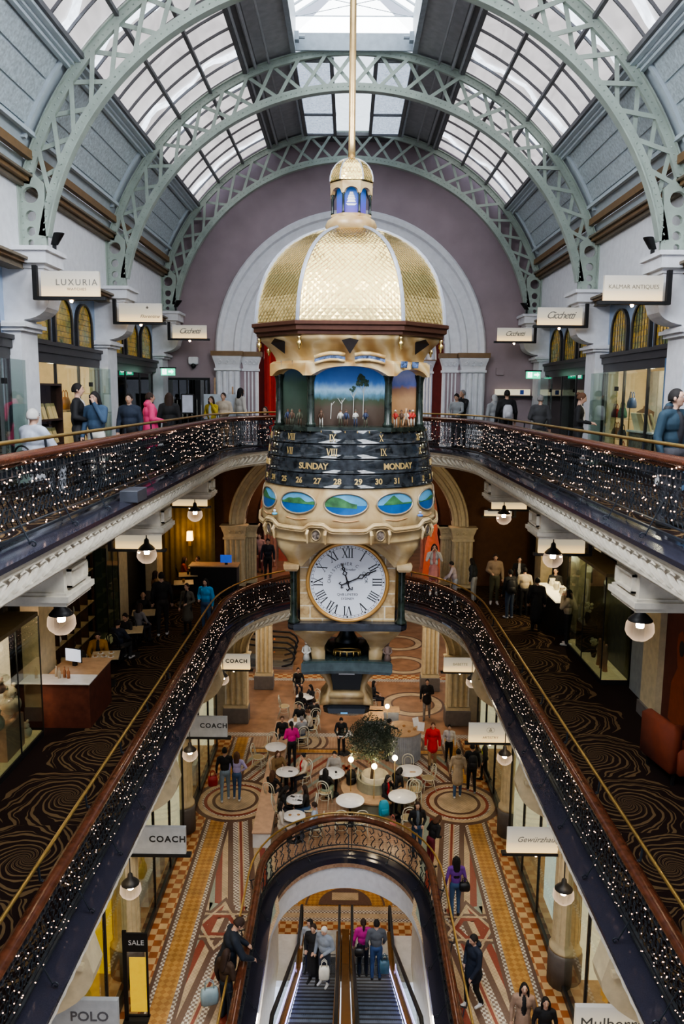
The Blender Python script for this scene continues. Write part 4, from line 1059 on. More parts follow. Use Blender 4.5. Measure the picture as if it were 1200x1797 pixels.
# moulded hood course with little portholes
mb = MB().use(creamstone, True)
def rr_(t, hump):  # course height follows the hood humps
    return hump
hc = [R(a) for a in (-57, -19, 19, 57, -95, 95)]
def hump(a):
    h = 0
    for c in hc: h = max(h, .085*max(0, min(1, 1.9-abs(a-c)/R(4.6))))
    return h
n = 120; pts = [R(-110+220*i/n) for i in range(n+1)]
for dz, rd, l in ((0, .026, .03), (-.035, .014, .035), (.03, .012, .02)):
    mb.tube([body_pt(a, 10.40, l+rd*.2)[:2]+(zz(10.385)+dz+hump(a),) for a in pts], rd, 6)
mb.use(creamstone); 
part('hood_course', CL, mb)
for i, c in enumerate(hc[:4]):
    mb = MB().use(mat('porthole_ring', (.30, .22, .12), .3, metal=.5), True)
    ctr = Vector(body_pt(c, 10.31, .05)); tx = Vector((math.cos(c), math.sin(c), 0)); 
    mb.tube([tuple(ctr+tx*.075*math.cos(t)+Vector((0, 0, .085*math.sin(t)))) for t in [2*PI*k/16 for k in range(16)]], .014, 6, closed=True)
    po = part('porthole', CL, mb)
    MB().use(mat('porthole_glass', (.15, .12, .10), .1, var=.8, vs=30)).add([tuple(ctr+tx*.07*math.cos(t)+Vector((0, 0, .08*math.sin(t)))) for t in [2*PI*k/16 for k in range(16)]], [tuple(range(16))]).build('mini_dial', po)
    for s in (-1, 1):
        mb = MB().use(creamstone); a = c+s*R(5.6); q = lambda z, l: body_pt(a, z, l)
        mb.tube([q(10.38, .03)[:2]+(zz(10.38),), q(10.3, .07)[:2]+(zz(10.32),), q(10.3, .05)[:2]+(zz(10.25),), q(10.3, .04)[:2]+(zz(10.17),)], [.03, .028, .022, .016], 6); mb.build('hood_bracket', po)
for a, z, col in ((R(-50), 10.58, (.1, .35, .5)), (R(48), 10.58, (.08, .18, .45))):
    mb = MB().use(mat('boat_%d' % int(z*10+a), col, .5), True); p = Vector(body_pt(a, z, .07)); mb.ball(tuple(p), .05, 8, 5, sz=.5); mb.use(mat('fig_skin')).ball((p.x, p.y, p.z+.09), .018, 6, 4); mb.use(mat('white_shirt', (.6, .6, .6), .6)).ball((p.x, p.y, p.z+.05), .025, 6, 4); part('small_figure', CL, mb)
mat('carved_scroll', (.50, .28, .12), .5)
for a in (-64, -34, -1.5, 31, 61):
    mb = MB().use(mat('carved_scroll'), True); mb.tube([body_pt(R(a)+u*.14, 10.54-.012*math.cos(u*PI), .006) for u in (-1, -.8, -.4, 0, .4, .8, 1)], [.004, .012, .009, .012, .009, .012, .004], 5); part('carved_scroll', CL, mb)
# bowl turning from round to square, with arched openings above each face of the clock
mb = MB().use(creamstone, True); nA = 96; rings_ = []
def sqr(a, h, pw=.12):   # rounded square radius
    c, s = abs(math.cos(a)), abs(math.sin(a)); return h/max(c, s) if pw is None else h*(c**9+s**9)**(-1/9)
for t, z, r in ((0, 10.41, 1.50), (0, 10.33, 1.49), (0, 10.22, 1.485), (0, 10.19, 1.50), (0, 10.165, 1.50), (0, 10.15, 1.475), (.02, 10.08, 1.46), (.12, 10.02, 1.42), (.4, 9.92, 1.27), (.75, 9.81, 1.1), (1, 9.70, .97)):
    row = []
    for i in range(nA):
        a = 2*PI*i/nA+PI/4; fa = ((a+PI/4) % (PI/2))/(PI/2)*2-1   # -1..1 across a face
        up_ = max(0, 1-(fa/.80)**2)**.5*.22 if abs(fa) < .80 else 0
        rad = r*(1-t)+t*sqr(a, 1.0*r if t < 1 else 1.0)
        dz = t*(up_)-t*.0
        row.append((rad*math.sin(a)*(1-.17*(up_/.22)*min(1, max(0, (10.17-z)/.2))), -rad*math.cos(a)*(1-.17*(up_/.22)*min(1, max(0, (10.17-z)/.2))), zz(z)+(.40*(up_/.22)*min(1, max(0, (10.17-z)/.42)) if up_ else 0)))
    rings_.append(row)
mb.rings(rings_, True, False); part('bowl', CL, mb)
mb = MB().use(creamstone); mb.box(-.79, .79, -.79, .79, zz(9.8), zz(10.1))
part('bowl_core', CL, mb)
for sx in (-1, 1):
    for sy in (-1, 1): mb = MB().use(creamstone); mb.rings([[(sx*.93+q*d, sy*.93+w*d, zz(z)) for q, w in ((-1, -1), (1, -1), (1, 1), (-1, 1))] for d, z in ((.09, 9.62), (.12, 9.66), (.13, 9.74))]); part('pendant_block', CL, mb)
# clock case, dials, columns
def blockwork():
    m, t, b = nt('golden_stone_blocks'); br = N(t, 'ShaderNodeTexBrick', i_Scale=1.0); br.inputs['Color1'].default_value = (.44, .28, .11, 1); br.inputs['Color2'].default_value = (.52, .37, .18, 1); br.inputs['Mortar'].default_value = (.66, .57, .40, 1)
    br.inputs['Mortar Size'].default_value = .012; br.inputs['Brick Width'].default_value = .42; br.inputs['Row Height'].default_value = .22
    mp = N(t, 'ShaderNodeMapping'); mp.inputs['Rotation'].default_value = (PI/2, 0, 0); t.links.new(objco(t), mp.inputs[0]); t.links.new(mp.outputs[0], br.inputs[0])
    nz = N(t, 'ShaderNodeTexNoise', i_Scale=5.0, i_Detail=5.0, i_Distortion=2.0); t.links.new(objco(t), nz.inputs['Vector'])
    mx = N(t, 'ShaderNodeMix', data_type='RGBA', blend_type='MULTIPLY'); mx.inputs[0].default_value = .8; t.links.new(br.outputs[0], mx.inputs[6]); t.links.new(ramp(t, nz.outputs[0], [(.35, (.6, .5, .4)), (.55, (1, 1, 1))]), mx.inputs[7])
    t.links.new(mx.outputs[2], b.inputs['Base Color']); b.inputs['Roughness'].default_value = .3; return m
case = part('clock_case', CL, MB().use(blockwork()).box(-.80, .80, -.80, .80, zz(8.72), zz(10.02)))
for sx in (-1, 1):
    for sy in (-1, 1): part('column', CL, MB().use(greenmarble, True).lathe([(.10, 0), (.10, .03), (.07, .07), (.062, .12), (.058, .82), (.07, .86), (.085, .92)], (sx*.9, sy*.9, zz(8.72)), 14))
DZ = zz(9.40)
def dial(rot):
    M_ = Matrix.Rotation(rot, 4, 'Z')
    f = lambda p: tuple(M_ @ Vector((p[0], -.81-p[2], DZ+p[1])))
    g = mat('ochre_dial_ring', (.50, .27, .08), .3, metal=.4)
    mb = MB().use(g, True); k = 48
    mb.rings([[(r*math.cos(2*PI*i/k), r*math.sin(2*PI*i/k), h) for i in range(k)] for r, h in ((.70, 0), (.70, .04), (.685, .06), (.65, .06), (.635, .035), (.635, .01))], True, False, fn=f)
    d = sub('bezel', case, mb)
    mb = MB().use(mat('white_enamel', (.74, .76, .80), .25, var=0)); mb.add([(.64*math.cos(2*PI*i/k), .64*math.sin(2*PI*i/k), .012) for i in range(k)], [tuple(range(k))], fn=f); sub('dial_face', case, mb)
    ink = mat('black_enamel', (.01, .01, .012), .3, var=0)
    mb = MB().use(ink)
    for r in (.615, .585): mb.rings([[(r*math.cos(2*PI*i/k), r*math.sin(2*PI*i/k), .014), ((r+.004)*math.cos(2*PI*i/k), (r+.004)*math.sin(2*PI*i/k), .014)] for i in range(k+1)], False, False, fn=f)
    for i in range(60):
        a = 2*PI*i/60; r0, r1 = .585, .615; w = .004 if i % 5 else .012
        c, s = math.cos(a), math.sin(a)
        mb.add([(r0*c-w*s, r0*s+w*c, .015), (r0*c+w*s, r0*s-w*c, .015), (r1*c+w*s, r1*s-w*c, .015), (r1*c-w*s, r1*s+w*c, .015)], [(0, 1, 2, 3)], fn=f)
    for i, nm in enumerate(['XII', 'I', 'II', 'III', 'IIII', 'V', 'VI', 'VII', 'VIII', 'IX', 'X', 'XI']):
        a = -2*PI*i/12; rm = roman(nm, .15); c, s = math.cos(a), math.sin(a)
        sc = .8 if len(nm) > 3 else .95
        mb.add([(p[0]*sc, p[1]+.495, p[2]+.012) for p in rm.v], rm.f, lambda p: f((p[0]*c-p[1]*s, p[0]*s+p[1]*c, p[2])))
    def arc_text(s_, r, size, up_=True, space=1.0):
        n_ = len(s_); 
        for j, ch in enumerate(s_):
            if ch == ' ': continue
            a = (j-(n_-1)/2)*size*.78*space/r; me = text_mesh(ch, size, .0)
            if up_: mb.mesh(me, lambda p: f((math.sin(a)*(r+p[1])+math.cos(a)*p[0], math.cos(a)*(r+p[1])-math.sin(a)*p[0], .016)))
            else: mb.mesh(me, lambda p: f((math.sin(a)*(r-p[1])+math.cos(a)*p[0], -math.cos(a)*(r-p[1])+math.sin(a)*p[0], .016)))
    arc_text('CHRISTOPHER C. COOK', .31, .075, True, .92)
    mb.mesh(text_mesh('Clockmaker', .055, 0, shear=.3), lambda p: f((p[0], p[1]+.215, .016)))
    mb.mesh(text_mesh('QVB LIMITED', .06, 0), lambda p: f((p[0], p[1]-.215, .016))); mb.mesh(text_mesh('SYDNEY', .06, 0), lambda p: f((p[0], p[1]-.29, .016)))
    sub('dial_marks', case, mb)
    hm = mat('gunmetal_hand', (.03, .03, .035), .3, metal=.6)
    for ang, ln, nm in ((-17, .34, 'hour_hand'), (66, .52, 'minute_hand')):
        a = R(90-ang); c, s = math.cos(a), math.sin(a); mb = MB().use(hm)
        T = lambda p: f((p[0]*c-p[1]*s, p[0]*s+p[1]*c, p[2]))
        mb.tube([(-.11, 0, .04), (.0, 0, .04), (ln*.35, 0, .04)], .011, 5, fn=T)
        for x0, sg in ((ln*.35, 1), (ln*.35, -1)): mb.tube([(ln*.35, 0, .04), (ln*.48, sg*.035, .04), (ln*.6, 0, .04), (ln*.72, sg*.022, .04), (ln*.8, 0, .04), (ln, 0, .04)], .009, 4, fn=T)
        mb.tube([(-.11, 0, .04), (-.14, .045, .04), (-.10, .05, .04)], .010, 4, fn=T); mb.tube([(-.11, 0, .04), (-.14, -.045, .04), (-.10, -.05, .04)], .010, 4, fn=T)
        mb.ball((0, 0, .04), .03, 8, 5, fn=T); sub(nm, case, mb)
dial(0); dial(PI/2); dial(-PI/2)
mb = MB().use(mat('black_stone_base', (.02, .022, .028), .2, var=.4)); mb.rings([[(x*w/2, y*w/2, zz(z)) for x, y in ((-1, -.9), (-.9, -1), (.9, -1), (1, -.9), (1, .9), (.9, 1), (-.9, 1), (-1, .9))] for w, z in ((1.86, 8.58), (1.98, 8.60), (2.0, 8.64), (2.0, 8.70), (1.92, 8.72))]); part('base_slab', CL, mb)
# four spreading legs under the slab
for sx in (-1, 1):
    for sy in (-1, 1):
        rs = []
        for z, inn, out in ((8.59, .12, .92), (8.5, .22, .86), (8.38, .32, .76), (8.24, .38, .66), (8.14, .40, .60), (8.12, .38, .62), (7.96, .38, .60), (7.86, .38, .60)):
            rs.append([(sx*x, sy*y, zz(z)) for x, y in ((inn, inn), (out, inn), (out, out), (inn, out))])
        mb = MB().use(creamstone, True); mb.rings(rs); fixn(part('leg', CL, mb))
bell = mat('verdigris_bell', (.035, .04, .045), .35, metal=.6)
mb = MB().use(bell, True); mb.lathe([(.02, zz(8.52)), (.09, zz(8.50)), (.12, zz(8.42)), (.13, zz(8.28)), (.17, zz(8.2)), (.23, zz(8.13)), (.22, zz(8.12))], n=24); part('bell', CL, mb)
mb = MB().use(bell, True); mb.lathe([(.45, zz(7.97)), (.42, zz(8.06)), (.30, zz(8.08)), (.2, zz(8.1))], n=28); part('bell_plate', CL, mb)
mb = MB().use(brass, True); mb.tube([(.22*math.cos(t), -.42+.1*math.sin(t), zz(8.08)) for t in [2*PI*i/20 for i in range(20)]], .018, 6, closed=True)
for i in range(12): t = 2*PI*i/12; mb.tube([(.22*math.cos(t), -.42+.1*math.sin(t), zz(8.08)), (.24*math.cos(t), -.42+.1*math.sin(t), zz(7.99))], .018, 5)
part('crown_ornament', CL, mb)
# scalloped green-black shelf with statuettes
mb = MB().use(mat('green_slate_shelf', (.035, .055, .055), .12, var=.3), False)
def shelf(w, z):
    q = []
    for a, b in (((-1, -1), (1, -1)), ((1, -1), (1, 1)), ((1, 1), (-1, 1)), ((-1, 1), (-1, -1))):
        for j in range(8):
            u = j/8; x, y = a[0]+(b[0]-a[0])*u, a[1]+(b[1]-a[1])*u; d = .10*math.sin(PI*u); nx, ny = (0, a[1]) if a[1] == b[1] else (a[0], 0)
            q.append((w*(x-nx*d), w*(y-ny*d), zz(z)))
    return q
mb.rings([shelf(.74, 7.74), shelf(.78, 7.80), shelf(.78, 7.95), shelf(.74, 7.97)]); part('shelf', CL, mb)
for s in (-1, 1):
    mb = MB().use(mat('white_statuette', (.6, .57, .5), .5) if s < 0 else mat('brown_statuette', (.22, .15, .12), .5), True); x = s*.70
    mb.tube([(x, -.62, zz(7.97)), (x, -.62, zz(8.08)), (x, -.62, zz(8.2)), (x, -.62, zz(8.24))], [.07, .045, .055, .02], 8); mb.ball((x, -.62, zz(8.28)), .035, 8, 6)
    for q in (-1, 1): mb.tube([(x+q*.055, -.62, zz(8.2)), (x+q*.07, -.64, zz(8.12)), (x+q*.02, -.69, zz(8.1))], .016, 5)
    part('statuette', CL, mb)
# curved pedestal and black foot
mb = MB().use(creamstone, True)
for sx in (-1, 1):
    rs = []
    for z, xo, xi in ((7.75, .62, .40), (7.66, .52, .33), (7.55, .40, .28), (7.42, .33, .25), (7.28, .34, .24), (7.15, .40, .22), (7.05, .48, .2)):
        rs.append([(sx*xi, -.34, zz(z)), (sx*xo, -.40, zz(z)), (sx*xo, .40, zz(z)), (sx*xi, .34, zz(z))])
    mb.rings(rs)
mb.box(-.3, .3, -.38, .38, zz(7.06), zz(7.28)); mb.rings([[(-.3, -.42, zz(7.28)), (.3, -.42, zz(7.28)), (.25, -.30, zz(7.32)), (-.25, -.30, zz(7.32))], [(-.3, -.42, zz(7.2)), (.3, -.42, zz(7.2)), (.3, -.3, zz(7.2)), (-.3, -.3, zz(7.2))]])
fixn(part('pedestal', CL, mb))
mb = MB().use(blackm); mb.box(-.27, .27, -.32, .32, zz(7.28), zz(7.76)); mb.use(whitegloss).box(-.14, .14, -.335, -.32, zz(7.60), zz(7.66)); part('mechanism_box', CL, mb)
mb = MB().use(mat('black_glossy_foot', (.012, .014, .018), .15)); mb.rings([[(x*w, y*w, zz(z)) for x, y in ((-1, -.8), (-.8, -1), (.8, -1), (1, -.8), (1, .8), (.8, 1), (-.8, 1), (-1, .8))] for w, z in ((.20, 6.78), (.40, 6.9), (.42, 7.0), (.36, 7.05))])
mb.use(mat('dim_blue_light', (.05, .2, .4), .4, emit=(.05, .25, .5), es=1)).box(-.1, .02, -.405, -.38, zz(6.9), zz(6.93)); part('foot', CL, mb)

# ================================================================ ground columns, shopfronts, signs, lamps
def half_column(s, y):
    mb = MB().use(greypl, True); X = s*4.72
    mb.lathe([(.36, 0), (.36, .72), (.34, .8)], (X, y, 0), 20); mb.use(warmcream, True)
    mb.lathe([(.345, .8), (.345, .86), (.30, .92), (.285, 1.0), (.27, 3.1), (.29, 3.13), (.27, 3.18), (.28, 3.3), (.36, 3.5), (.38, 3.56), (.38, 3.62)], (X, y, 0), 20)
    mb.smooth = False
    for k in range(16):
        a = 2*PI*k/16; mb.bar((X+.285*math.cos(a), y+.285*math.sin(a), 1.05), (X+.27*math.cos(a), y+.27*math.sin(a), 3.05), .03, .02, (math.cos(a), math.sin(a), 0))
    for k in range(10):
        a = 2*PI*k/10; mb.tube([(X+.29*math.cos(a), y+.29*math.sin(a), 3.2), (X+.34*math.cos(a), y+.34*math.sin(a), 3.34), (X+.37*math.cos(a), y+.37*math.sin(a), 3.42)], [.03, .035, .015], 5)
    mb.bevbox(min(s*4.3, s*5.1), max(s*4.3, s*5.1), y-.4, y+.4, 3.62, 3.75, .02)
    # bracket up to the gallery
    prof = [(5.0, 3.75), (4.5, 3.75)]+[(4.5-1.0*math.sin(PI/2*k/8)**1.6, 3.75+.8*(1-math.cos(PI/2*k/8))) for k in range(1, 9)]+[(3.6, 4.9), (5.0, 4.9)]
    mb.mesh(poly2d([prof], .2), lambda p: (s*p[0], y+p[2], p[1]))
    mb.box(min(s*3.62, s*5.0), max(s*3.62, s*5.0), y-.28, y+.28, 4.66, 4.74)
    return struct(fixn(mb.build('trim_22')))
for s in (-1, 1):
    for y in (9.9, 15.25, 21.0): half_column(s, y)
dummy = None
def sbox(mb, s, x0, x1, y0, y1, z0, z1, **k): mb.box(min(s*x0, s*x1), max(s*x0, s*x1), y0, y1, z0, z1)
def shopfront(s, y0, y1, z0, X, h, cat_label, mullions=2, wall=amberlite, door=True, name='shop_window', depth=1.6):
    t = empty(name, cat_label, 'shop window', (s*X, (y0+y1)/2, z0))
    ox, oy = s*X, (y0+y1)/2
    def B(m): return MB().use(m)
    def add(mb, x0, x1, a, b, c, d): mb.box(min(s*x0, s*x1)-ox, max(s*x0, s*x1)-ox, a-oy, b-oy, c, d)
    mb = B(darkglassm); add(mb, X-.04, X+.12, y0, y1, 0, .16); add(mb, X-.03, X+.05, y0, y1, h-.10, h)
    for k in range(mullions+2):
        yy = y0+(y1-y0)*k/(mullions+1); add(mb, X-.02, X+.04, yy-.025, yy+.025, .16, h-.1)
    fr_ = part('frame', t, mb)
    mb = B(pane); mb.quad((0, y0-oy, .16), (0, y1-oy, .16), (0, y1-oy, h-.1), (0, y0-oy, h-.1)); part('glass', fr_, mb)
    mb = B(wall); add(mb, X+depth, X+depth+.05, y0, y1, 0, h+.2); part('back_panel', t, mb)
    mb = B(wall); add(mb, X+.1, X+depth, y1-.06, y1-.02, 0, h+.1); part('side_panel', t, mb)
    mb = B(oak); add(mb, X+.05, X+depth, y0+.05, y1-.05, .0, .12); part('plinth', t, mb)
    return t
W = [('left', -1), ('right', 1)]
desc = {(-1, 10.3): 'yellow lit shop window at lower left beside the dark SALE stand', (-1, 15.7): 'glass shopfront on the left below the COACH sign nearest the camera', (-1, 21.4): 'glass shopfront on the left just before the fluted end pillar',
        (1, 10.3): 'shop window at lower right with orange curtain and hats, above the Mulberry sign', (1, 15.7): 'black framed glass shopfront at right with white leaning board', (1, 21.4): 'pale green glass shopfront at right near the end pillar'}
yellowlit = mat('yellow_lit_wall', (.6, .40, .02), .6, emit=(1, .62, .04), es=.4, sample=False)
palelit = mat('pale_lit_wall', (.7, .65, .5), .6, emit=(1, .88, .6), es=.45, sample=False)
for (s, y), d in desc.items():
    shopfront(s, y, y+4.9, 0, 4.62, 3.1, d, 2, yellowlit if (s < 0 and y < 12) else palelit)
    mb = MB().use(warmcream); sbox(mb, s, 4.6, 4.9, y-.1, y+5.0, 3.1, 4.95); struct(mb.build('wall_left' if s < 0 else 'wall_right'))
# shops in the nearest bay, before the first visible column
for s in (-1, 1):
    mb = MB().use(warmcream); sbox(mb, s, 4.6, 4.9, 4.8, 9.6, 3.1, 4.95); struct(mb.build('wall_left' if s < 0 else 'wall_right'))

# ---- blade signs
def sign(s, y, z, xin, wdt, hgt, text, label, size, lit=True, font_shear=0, col=(.03, .03, .03), sub_=None, off=0, mark=None, space=1.0, tx=0, ty=0):
    t = empty('blade_sign', label, 'sign', (s*(xin+wdt/2), y, z), 0, None)
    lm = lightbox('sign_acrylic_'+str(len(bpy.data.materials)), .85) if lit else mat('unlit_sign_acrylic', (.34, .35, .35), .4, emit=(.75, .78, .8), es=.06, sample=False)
    mb = MB().use(lm).box(-wdt/2, wdt/2, -.04, .04, .0, hgt); lb = part('lightbox', t, mb)
    mb = MB().use(blackm); mb.box(-wdt/2-.1 if s > 0 else -wdt/2-.12, wdt/2+.12 if s > 0 else wdt/2+.1, -.07, .07, -.06, 0)
    e = wdt/2+.08; mb.box(min(s*e, s*(e+.08)), max(s*e, s*(e+.08)), -.05, .05, -.06, hgt+.1); part('bracket', t, mb)
    if lit:
        mb = MB().use(bulb); mb.ball((0, -.0, -.075), .035, 8, 4); part('downlight', t, mb)
    ink = mat('sign_ink_%d%d%d' % tuple(int(c*50) for c in col), col, .5, var=0)
    mb = MB().use(ink); me = text_mesh(text, size, .002, shear=font_shear, off=off, space=space); mb.mesh(me, lambda p: (p[0]+tx, -.045-p[2], hgt*.55+p[1]+ty))
    if sub_: me = text_mesh(sub_, size*.42, .002, space=1.2); mb.mesh(me, lambda p: (p[0]+tx, -.045-p[2], hgt*.55+p[1]-size*.75+ty))
    if text != '.': part('lettering', lb, mb)
    if mark == 'A':
        mb = MB().use(ink)
        for sx in (-1, 1): mb.rings([[(r*math.cos(a)+sx*.045+tx, -.046, hgt*.66+r*math.sin(a)) for a in [2*PI*i/20 for i in range(21)]] for r in (.062, .07)], False, False)
        mb.mesh(text_mesh('A', .15, .002), lambda p: (p[0]+tx, -.047-p[2], hgt*.66+p[1])); part('emblem', t, mb)
    if mark == 'F':
        mb = MB().use(ink)
        c = (.18, hgt*.76)
        mb.ball((c[0], -.045, c[1]+.01), .014, 6, 4, sy=.2, sz=2.6)
        for sx in (-1, 1): mb.tube([(c[0], -.046, c[1]-.02), (c[0]+sx*.025, -.046, c[1]+.015), (c[0]+sx*.035, -.046, c[1]-.002)], .007, 4)
        mb.bar((c[0]-.03, -.046, c[1]-.02), (c[0]+.03, -.046, c[1]-.02), .006, .004); mb.bar((c[0], -.046, c[1]-.02), (c[0], -.046, c[1]-.05), .01, .004); part('emblem', t, mb)
    return t
grey = (.18, .17, .15)
sign(-1, 14.95, 14.27, 4.7, 1.08, .46, 'LUXURIA', 'lit blade sign reading LUXURIA at upper left, largest of the left upper signs', .16, col=grey, sub_='WATCHES', space=1.25, tx=.12)
sign(-1, 20.35, 14.3, 4.82, 1.08, .46, 'Florentine', 'lit blade sign with fleur-de-lis emblem and script name, middle upper left', .12, font_shear=.35, col=(.12, .1, .08), tx=.24, ty=-.12, mark='F')
sign(-1, 25.9, 14.28, 4.68, 1.1, .42, 'Cicchetti', 'lit blade sign reading Cicchetti at the far end of the upper left gallery', .24, font_shear=.45, col=grey, space=.8)
sign(1, 14.95, 14.27, 4.65, 1.08, .46, 'KALMAR ANTIQUES', 'lit blade sign reading Kalmar Antiques at upper right', .105, col=(.2, .17, .12))
sign(1, 20.35, 14.3, 4.72, 1.12, .44, 'Cicchetti', 'lit blade sign reading Cicchetti, middle of the upper right gallery', .25, font_shear=.45, col=grey, space=.8)
sign(1, 25.9, 14.28, 4.75, 1.1, .42, 'Cicchetti', 'lit blade sign reading Cicchetti at the far end of the upper right gallery', .22, font_shear=.45, col=grey, space=.8)
sign(-1, 10.4, 2.98, 3.4, 1.25, .6, 'POLO', 'grey blade sign reading POLO RALPH LAUREN at bottom left', .22, lit=False, col=(.12, .12, .13), sub_='RALPH LAUREN', off=.004, tx=.2)
sign(-1, 15.1, 2.98, 3.36, 1.2, .6, 'COACH', 'grey blade sign reading COACH, largest and nearest of the three on the left', .19, lit=False, off=.006, space=1.2, tx=.22)
sign(-1, 20.75, 2.98, 3.36, 1.2, .6, 'COACH', 'grey blade sign reading COACH, second of the three on the left', .19, lit=False, off=.006, space=1.2, tx=.22)
sign(-1, 26.2, 2.98, 3.4, 1.15, .55, 'COACH', 'warm lit blade sign reading COACH against the fluted end pillar', .19, lit=True, off=.006, space=1.2, tx=.1)
sign(1, 10.4, 2.98, 3.4, 1.25, .6, 'Mulberry', 'pale lit blade sign reading Mulberry at bottom right', .26, col=(.1, .1, .09), tx=-.08)
sign(1, 15.3, 2.98, 3.38, 1.25, .55, 'Gewürzhaus', 'warm lit blade sign reading Gewürzhaus over the black shopfront on the right', .17, font_shear=.4, col=grey)
sign(1, 20.6, 2.98, 3.38, 1.2, .55, 'ARTISTRY', 'warm lit blade sign with ringed letter A emblem on the right', .1, col=(.2, .18, .14), ty=-.16, mark='A')
sign(1, 26.2, 2.98, 3.36, 1.15, .5, 'BABETTE', 'warm lit blade sign reading BABETTE against the right end pillar', .13, col=(.3, .26, .16))
for s, y, nm in ((-1, 16.7, 'left side, nearer'), (-1, 22.3, 'left side, farther'), (1, 16.7, 'right side, nearer'), (1, 22.3, 'right side, farther')):
    sign(s, y, 9.15 if y < 20 else 9.3, 4.1, 1.0, .42, '.', 'lit blade sign mostly hidden under the upper gallery edge, %s' % nm, .01)
sign(1, 28.5, 8.15, 5.0, 1.0, .2, '.', 'dim wall sign on the brown end wall at right, behind the crowd', .01)

# ---- globe pendants
lampglass = glassmat('blown_lamp_glass', (.98, .93, .88), .35, .05)
def glow_glass():
    m = bpy.data.materials.new('warm_blown_glass'); m.use_nodes = True; t = m.node_tree; t.nodes.clear()
    out = t.nodes.new('ShaderNodeOutputMaterial'); mx = t.nodes.new('ShaderNodeMixShader'); em = t.nodes.new('ShaderNodeEmission'); em.inputs[0].default_value = (1, .72, .5, 1); em.inputs[1].default_value = .8
    tr = t.nodes.new('ShaderNodeBsdfTransparent'); lw = t.nodes.new('ShaderNodeLayerWeight'); lw.inputs[0].default_value = .5
    t.links.new(math_(t, 'ADD', math_(t, 'MULTIPLY', lw.outputs['Facing'], .55), .10), mx.inputs[0]); t.links.new(tr.outputs[0], mx.inputs[1]); t.links.new(em.outputs[0], mx.inputs[2]); t.links.new(mx.outputs[0], out.inputs[0])
    m.cycles.emission_sampling = 'NONE'; return m
gg = glow_glass()
def globe_lamp(x, y, z, top, label, r=.26):
    t = empty('pendant_lamp', label, 'pendant lamp', (x, y, z), 0)
    mb = MB().use(gg, True); mb.lathe([(.02, -r), (r*.5, -r*.88), (r*.86, -r*.55), (r, -.05), (r*.95, r*.28), (r*.8, r*.55)], n=24, caps=False); part('glass_globe', t, mb)
    mb = MB().use(blackm, True); mb.lathe([(r*.84, r*.5), (r*.84, r*.58), (r*.6, r*.85), (r*.28, r*1.1), (r*.22, r*1.5), (r*.1, r*1.6), (.012, r*1.7), (.012, top-z)], n=20, caps=False); cp_ = part('cap', t, mb)
    mb = MB().use(filament, True); mb.lathe([(.055, .0), (.06, .02), (.06, .13), (.05, .14)], n=12); part('bulb', cp_, mb)
    lamp('POINT', (x, y, z+.05), 26, (1, .78, .5), .06, name='pendant_glow')
    return t
for s, sd in ((-1, 'left'), (1, 'right')):
    for y, z, w_ in ((11.5, 9.05, 'nearest the camera'), (16.6, 9.05, 'in the middle'), (22.0, 9.1, 'farthest')):
        globe_lamp(s*4.4, y, z, 10.25, 'glass globe lamp with black cap under the upper gallery, %s side, %s' % (sd, w_), .215)
    for y, w_ in ((13.5, 'nearest the camera'), (19.1, 'in the middle'), (24.5, 'farthest')):
        globe_lamp(s*4.08, y, 3.25, 4.95, 'glass globe lamp over the mosaic walkway, %s side, %s' % (sd, w_), .2)

# ---- spot lights clipped on the capitals, exit signs, detector
for s, y in ((-1, 15.5), (1, 15.5), (-1, 26.2), (1, 26.2)):
    t = empty('spotlight', 'black spotlight on the %s capital %s' % ('left' if s < 0 else 'right', 'nearest the camera' if y < 20 else 'at the far end'), 'spotlight', (s*5.75, y+.1, 15.2))
    mb = MB().use(blackm, True); mb.lathe([(.07, 0), (.1, .22), (.1, .24)], n=12, fn=lambda p: (p[0]-s*p[2]*.6, p[1]-p[2]*.5, p[2]*.8+.12)); part('housing', t, mb)
    mb = MB().use(blackm); mb.box(-.03, .03, -.03, .03, 0, .2); part('bracket', t, mb)
exitm = mat('green_exit_light', (.02, .5, .25), .5, emit=(.03, .75, .40), es=1.6, var=0, sample=False); exitw = mat('white_exit_light', (1, 1, 1), .5, emit=(1, 1, 1), es=2.5, var=0, sample=False)
for s, y, d in ((-1, 25.4, 'left'), (1, 25.4, 'right')):
    t = empty('exit_sign', 'green running-man exit sign at the far end of the upper gallery, %s side' % d, 'exit sign', (s*5.85, y, 13.2))
    part('housing', t, MB().use(exitm).box(-.22, .22, -.03, .03, -.12, .1)); part('cover', t, MB().use(blackm).box(-.26, .26, -.05, .05, .1, .14))
    mb = MB().use(exitw); mb.add([(.02, -.035, -.03), (.12, -.035, -.03), (.12, -.035, -.07), (.19, -.035, 0), (.12, -.035, .07), (.12, -.035, .03), (.02, -.035, .03)], [(0, 1, 2, 3, 4, 5, 6)])
    mb.box(-.18, -.04, -.036, -.034, -.09, .08); part('arrow', t, mb)
    mb = MB().use(exitm); mb.ball((-.10, -.04, .05), .018, 6, 4); mb.bar((-.10, -.04, .03), (-.12, -.04, -.02), .02, .006); mb.bar((-.12, -.04, -.02), (-.16, -.04, -.07), .012, .006); mb.bar((-.12, -.04, -.02), (-.08, -.04, -.07), .012, .006); mb.bar((-.10, -.04, .02), (-.06, -.04, -.01), .01, .006); part('running_figure', t, mb)
t = empty('security_camera', 'white dome camera high on the mauve wall at left, under the script sign', 'camera', (-5.4, 27.39, 13.6)); part('housing', t, MB().use(white).bevbox(-.16, .16, -.14, 0, -.1, .16, .03)); mb = MB().use(blackm, True); mb.ball((0, -.1, -.14), .09, 10, 6); part('dome', t, mb)
